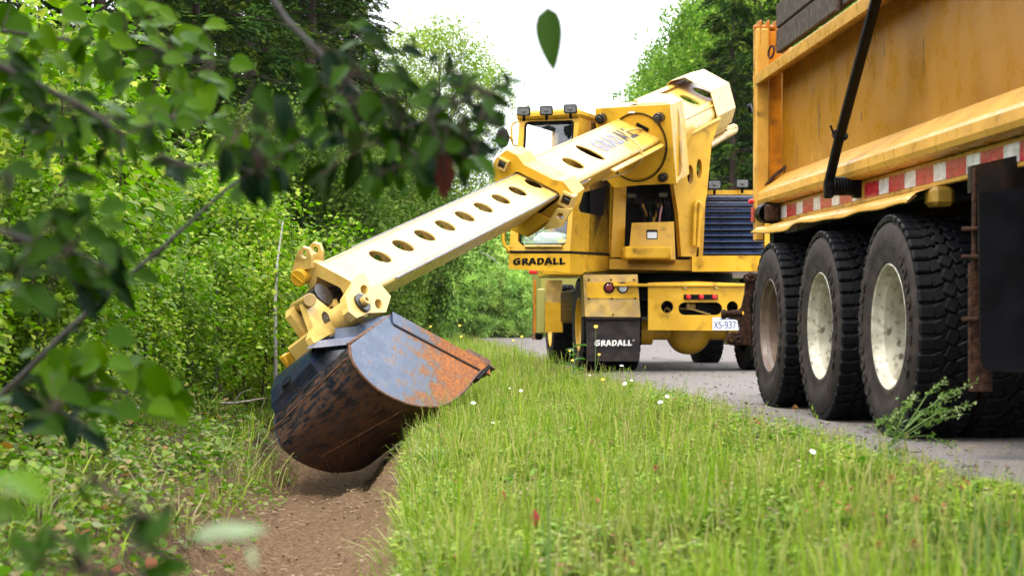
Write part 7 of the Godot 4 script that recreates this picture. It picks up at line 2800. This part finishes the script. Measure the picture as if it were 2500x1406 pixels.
func near_branches() -> void:
	var cols := [Color(0.017, 0.048, 0.002), Color(0.009, 0.026, 0.003), Color(0.026, 0.066, 0.002), Color(0.006, 0.018, 0.004)]  # near leaf greens darkened to stand for the shade they hang in
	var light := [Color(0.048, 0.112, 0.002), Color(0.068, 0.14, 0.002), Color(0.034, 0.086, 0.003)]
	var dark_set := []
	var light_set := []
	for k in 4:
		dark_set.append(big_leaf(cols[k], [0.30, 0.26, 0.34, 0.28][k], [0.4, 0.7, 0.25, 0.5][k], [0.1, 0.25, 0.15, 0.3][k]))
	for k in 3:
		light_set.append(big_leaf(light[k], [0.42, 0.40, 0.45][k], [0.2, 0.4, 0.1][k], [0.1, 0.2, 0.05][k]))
	var red := big_leaf(Color(0.10, 0.028, 0.022), 0.24, 0.8, 0.3)
	# each: name, label, twig points (px, py, distance), twig radius, leaves (px, py, direction on the picture, length in pixels)
	var B := []
	B.append(["hanging_branch", "dark leafy branch hanging in from the top before the conifers and the boom", [[640, -40, 2.9], [700, 50, 2.85], [760, 110, 2.8], [840, 190, 2.75], [900, 255, 2.7], [960, 330, 2.65], [1040, 400, 2.6]], 0.006, [
		[790, 130, 60, 90], [830, 150, 20, 100], [870, 95, 5, 95], [900, 95, -5, 90], [975, 120, 5, 70], [860, 210, 100, 110], [790, 210, 120, 120], [885, 225, 60, 120], [930, 240, 50, 110], [910, 190, 15, 100], [960, 200, 20, 110],
		[800, 310, 140, 110], [860, 300, 80, 110], [880, 250, 95, 100], [935, 300, 70, 110], [980, 280, 45, 110], [1010, 240, 20, 110], [850, 345, 170, 90], [870, 370, 95, 120], [820, 390, 110, 110], [780, 400, 125, 110], [900, 390, 65, 100],
		[960, 380, 115, 110], [1000, 350, 75, 110], [1030, 300, 40, 110], [1060, 270, 60, 100], [980, 420, 90, 90], [1040, 390, 95, 120], [1075, 350, 80, 110], [1100, 300, 30, 110], [940, 330, 160, 80], [755, 165, 100, 90], [930, 160, -15, 80],
		[850, 160, 130, 90], [1000, 310, 100, 100], [945, 270, 150, 90], [920, 430, 100, 80], [1010, 400, 60, 90], [1060, 330, 110, 100], [830, 260, 60, 90], [790, 270, 50, 100], [890, 330, 40, 90]], 0])
	B.append(["hanging_branch", "tip of the hanging branch, its dark leaves reaching over the boom collar", [[960, 330, 2.65], [1040, 290, 2.55], [1110, 250, 2.5], [1200, 225, 2.45]], 0.003, [
		[1115, 230, -70, 110], [1090, 190, 10, 90], [1130, 215, 15, 110], [1170, 235, 10, 95], [1150, 260, 25, 110], [1200, 215, 10, 80], [1190, 240, 20, 90], [1085, 185, -80, 80], [1110, 330, 30, 110], [1150, 350, 20, 110], [1190, 345, 10, 80], [1120, 380, 70, 100], [1090, 320, 55, 110],
		[1070, 240, 30, 90], [1160, 380, 40, 90], [1060, 210, 150, 70]], 0])
	B.append(["leaf_spray", "reddish brown leaf spray pointing down over the holed boom", [[1050, 300, 2.6], [1080, 360, 2.58], [1085, 430, 2.56]], 0.003, [[1085, 375, 85, 110], [1098, 400, 110, 85], [1070, 380, 75, 90]], 2])
	B.append(["aspen_branch", "branch with large bright green leaves at the upper left before the conifers", [[0, 75, 3.4], [150, 95, 3.4], [300, 120, 3.35], [420, 130, 3.3], [520, 150, 3.3]], 0.004, [
		[320, 10, 20, 100], [380, 25, 15, 90], [340, 100, 20, 130], [420, 100, -20, 110], [300, 80, 60, 110], [410, 180, 40, 110], [455, 190, 65, 100], [480, 180, 20, 100], [520, 190, 50, 100], [430, 235, 70, 110], [370, 230, 80, 110], [250, 110, 75, 110], [300, 170, 100, 90], [470, 90, 30, 80],
		[220, 40, 30, 100], [150, 20, 20, 100], [360, 60, -10, 90], [395, 140, 10, 100], [450, 250, 110, 90], [340, 200, 50, 90], [505, 205, 80, 80], [270, 30, 45, 90], [180, 90, 80, 100], [100, 60, 60, 100], [60, 120, 90, 110], [20, 40, 50, 110], [120, 130, 45, 90], [230, 150, 120, 90]], 1])
	B.append(["shady_branch", "long dark branch sloping across the upper left before the aspen bushes", [[-30, 150, 2.6], [80, 200, 2.6], [200, 260, 2.55], [300, 330, 2.5], [290, 430, 2.5]], 0.006, [
		[20, 150, 60, 120], [60, 210, 40, 110], [110, 240, 80, 110], [20, 240, 90, 130], [150, 260, 120, 100], [180, 230, 20, 100], [230, 290, 70, 100], [300, 330, 60, 110], [170, 330, 70, 100], [260, 360, 120, 90], [340, 330, 40, 110], [160, 400, 60, 110], [0, 300, 30, 130], [60, 290, 15, 120], [240, 250, 10, 90], [20, 190, 20, 100]], 0])
	B.append(["shady_branch", "nearly level thin branch through the upper left bushes", [[60, 335, 2.9], [150, 300, 2.9], [260, 285, 2.9], [420, 288, 2.9], [560, 305, 2.9]], 0.004, [
		[190, 290, 80, 80], [240, 285, 70, 90], [330, 290, 60, 70], [370, 280, 30, 80], [420, 285, 15, 90], [500, 300, 20, 90], [560, 330, 85, 100], [550, 340, 95, 90], [575, 330, 60, 90], [130, 310, 100, 80], [300, 295, 20, 90], [465, 290, -20, 80]], 1])
	B.append(["shady_branch", "dark leaf clusters in the middle of the left side, below the sprout", [[390, 380, 2.5], [460, 405, 2.5], [540, 400, 2.5], [620, 420, 2.5]], 0.004, [
		[370, 395, 10, 120], [440, 420, 20, 90], [545, 360, 85, 110], [560, 350, 70, 90], [600, 370, 100, 130], [620, 380, 85, 150], [640, 400, 70, 120], [655, 430, 95, 110], [600, 420, 75, 110], [670, 400, 60, 100], [630, 350, 40, 90], [625, 210, 60, 110], [660, 240, 40, 110], [680, 270, 75, 120], [640, 290, 100, 90], [700, 300, 60, 90], [690, 380, 40, 80], [520, 290, 40, 80], [610, 310, 30, 90], [650, 460, 80, 80]], 0])
	B.append(["leaning_stem", "thick mossy brown stem slanting up from the lower left corner", [[-60, 1020, 3.0], [40, 930, 3.0], [160, 810, 3.0], [270, 710, 3.05], [400, 600, 3.1], [560, 455, 3.2], [740, 330, 3.3]], 0.0065, [
		[250, 700, 100, 90], [180, 800, 120, 90], [330, 660, 30, 80], [90, 880, 140, 100], [300, 690, 75, 90]], 0])
	B.append(["low_branch", "row of big fresh green leaves at the lower left above the bank", [[120, 960, 3.0], [220, 950, 3.0], [320, 955, 3.0], [420, 985, 3.0]], 0.003, [
		[240, 890, 60, 110], [290, 890, 60, 95], [370, 890, 60, 115], [275, 990, 20, 110], [350, 960, 55, 100], [410, 950, 30, 110], [230, 830, 70, 110], [200, 900, 110, 110], [170, 840, 90, 110], [240, 950, 100, 110], [150, 960, 120, 110], [100, 900, 60, 110], [330, 930, 25, 90], [385, 985, 60, 80]], 1])
	B.append(["shady_branch", "dark glossy leaves low at the left edge before the aspen bushes", [[-20, 560, 2.2], [80, 590, 2.2], [170, 610, 2.2], [280, 660, 2.2]], 0.005, [
		[20, 560, 10, 130], [130, 560, 60, 110], [190, 470, 60, 120], [110, 520, 5, 110], [60, 620, -10, 140], [40, 680, -20, 150], [120, 640, 30, 120], [170, 620, 60, 120], [210, 560, 40, 100], [250, 600, 60, 130], [210, 660, 30, 130], [280, 650, 70, 110], [60, 700, 40, 120], [0, 620, 40, 130], [150, 550, -30, 100], [240, 540, 20, 110], [20, 400, 20, 110], [170, 690, 15, 130], [80, 740, 10, 120]], 0])
	B.append(["low_branch", "small dark leaf cluster at the lower left before the bank", [[140, 1000, 2.6], [170, 1020, 2.6], [220, 1040, 2.6]], 0.003, [[60, 1020, 20, 110], [130, 1000, 60, 110], [170, 1020, 90, 90], [190, 1040, 30, 110], [210, 1000, 10, 100], [100, 930, 70, 120], [30, 950, 40, 110], [150, 940, 40, 100]], 0])
	B.append(["hanging_leaf", "single dark green leaf hanging free against the white sky", [[1338, -30, 2.25], [1337, 20, 2.25]], 0.0015, [[1337, 15, 88, 160]], 3])
	B.append(["hanging_leaf", "tip of a leaf cut off by the top edge against the sky", [[1240, -40, 2.25], [1238, -30, 2.25]], 0.0015, [[1225, -20, 60, 30], [1250, -20, 110, 28]], 3])
	B.append(["blurred_leaf", "very near pale green leaf at the left edge of the picture", [[-60, 1190, 1.1], [-20, 1185, 1.1]], 0.002, [[-40, 1175, 0, 150], [-60, 1270, -10, 120]], 4])
	B.append(["blurred_leaf", "very near pale leaf before the bare ditch floor", [[440, 1330, 1.2], [470, 1315, 1.2]], 0.0012, [[470, 1312, -3, 180], [610, 1330, 85, 60]], 4])
	B.append(["blurred_leaf", "very near dark leaves at the bottom left before the bank", [[250, 1420, 1.45], [330, 1330, 1.45], [370, 1260, 1.45]], 0.003, [[320, 1270, 20, 120], [360, 1330, -60, 130], [190, 1180, 70, 90], [100, 1280, 80, 130], [380, 1390, 0, 110], [60, 1370, -30, 140], [200, 1330, 100, 110]], 0])
	overhang()
	var narrow := big_leaf(Color(0.028, 0.070, 0.004), 0.235, 0.5, 0.12)
	var slim := big_leaf(Color(0.24, 0.30, 0.17), 0.15, 0.3, 0.1)
	for e in B:
		var pts := []
		for p in e[2]:
			pts.append(at(p[0], p[1], p[2]))
		var o := thing(e[0], pts[0], e[1], "leaf" if e[0].ends_with("leaf") else "branch", "leafy branches close to the camera")
		var s := st()
		var rr := []
		for k in pts.size():
			rr.append(e[3] * lerpf(1.0, 0.4, float(k) / (pts.size() - 1)))
		tube(s, pts, rr, 7)
		part("twig", s, M.twig_dark, o)
		# every noted leaf, and on the leafy branches a smaller one next to it
		var all: Array = []
		for l in e[4]:
			all.append(l)
			if e[5] < 2:
				for k in 2:
					all.append([l[0] + rnd(-46, 46), l[1] + rnd(-40, 40), l[2] + rnd(-70, 70), l[3] * rnd(0.5, 0.85)])
		for l in all:
			var foot := Vector2(l[0], l[1])
			# distance of the nearest twig point
			var best := 1e9
			var d := 2.0
			for p in e[2]:
				var q: float = foot.distance_to(Vector2(p[0], p[1]))
				if q < best:
					best = q
					d = p[2]
			d *= rnd(0.96, 1.04)
			var a := deg_to_rad(l[2] + rnd(-8, 8))
			var tip: Vector2 = foot + Vector2(cos(a), sin(a)) * l[3] * (rnd(0.6, 0.9) if e[5] < 2 else 1.0)
			var p0 := at(foot.x, foot.y, d)
			var p1 := at(tip.x, tip.y, d + rnd(-0.03, 0.02))
			var mesh: Mesh
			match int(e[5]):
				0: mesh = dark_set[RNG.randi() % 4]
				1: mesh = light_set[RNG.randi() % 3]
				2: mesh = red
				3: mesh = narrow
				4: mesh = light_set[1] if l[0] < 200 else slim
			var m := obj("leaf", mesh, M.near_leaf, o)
			var up := Vector3(rnd(-0.7, 0.7), rnd(0.1, 1.0), rnd(0.3, 1.0))
			if e[5] == 3: up = Vector3(-0.2, 0.2, 1.0)
			var T := turned(p0, p1 - p0, up, p0.distance_to(p1))
			T.origin -= o.position
			m.transform = T
			# leaf stalk back towards the twig
			var near: Vector3 = pts[0]
			for p in pts:
				if p.distance_to(p0) < near.distance_to(p0):
					near = p
			var sk := st()
			tube(sk, [near, near.lerp(p0, 0.6) + Vector3(0, 0.004, 0), p0], 0.0009, 4, false)
			part("leaf_stalk", sk, M.bark_brown, o)


# unseen alder these branches belong to; its crown is added to shade them
func overhang() -> void:
	var o := thing("unseen_shade_alder", Vector3(-2.5, ground_at(-2.5, -1.6) - 0.05, -1.6), "unseen alder above the camera, its crown added to shade the near leaves", "tree")
	var s := st()
	tube(s, [Vector3.ZERO, Vector3(0.2, 1.4, 0.1), Vector3(0.7, 2.8, 0.2), Vector3(1.3, 4.2, 0.3)], [0.11, 0.09, 0.06, 0.02], 8)
	obj("trunk", s, M.bark_grey, o)
	var lm := st()
	for e in [[0.3, 1.7, 2.6, 2.1, -1.4], [0.5, 2.2, 2.9, 2.5, 0.6], [0.6, 2.5, 1.2, 2.9, -1.8], [0.4, 2.0, 1.5, 2.4, 1.9], [0.9, 3.2, 2.6, 3.6, -0.4]]:
		tube(lm, [Vector3(e[0], e[1], 0.15), Vector3((e[0] + e[2]) * 0.5, (e[1] + e[3]) * 0.5 + 0.15, e[4] * 0.5), Vector3(e[2], e[3], e[4])], [0.03, 0.02, 0.006], 6)
	obj("limbs", lm, M.bark_grey, o)
	var wh := []
	var ti := []
	for i in 9000:
		var p := Vector3(rnd(-1.6, 3.6), 0, rnd(-2.2, 2.6))
		if Vector2((p.x - 1.0) / 2.7, p.z / 2.5).length() > 1.0:
			continue
		p.y = 2.0 + 1.9 * RNG.randf() + 0.15 * p.x
		wh.append(turned(p, Vector3(rnd(-1, 1), rnd(-1.0, 0.1), rnd(-1, 1)), Vector3(rnd(-0.6, 0.6), 1, rnd(-0.6, 0.6)), rnd(0.06, 0.10)))
		ti.append(tint([Color(0.06, 0.13, 0.015), Color(0.05, 0.11, 0.018), Color(0.08, 0.16, 0.018)]))
	multi("crown", LEAF, M.near_leaf, wh, ti, o)
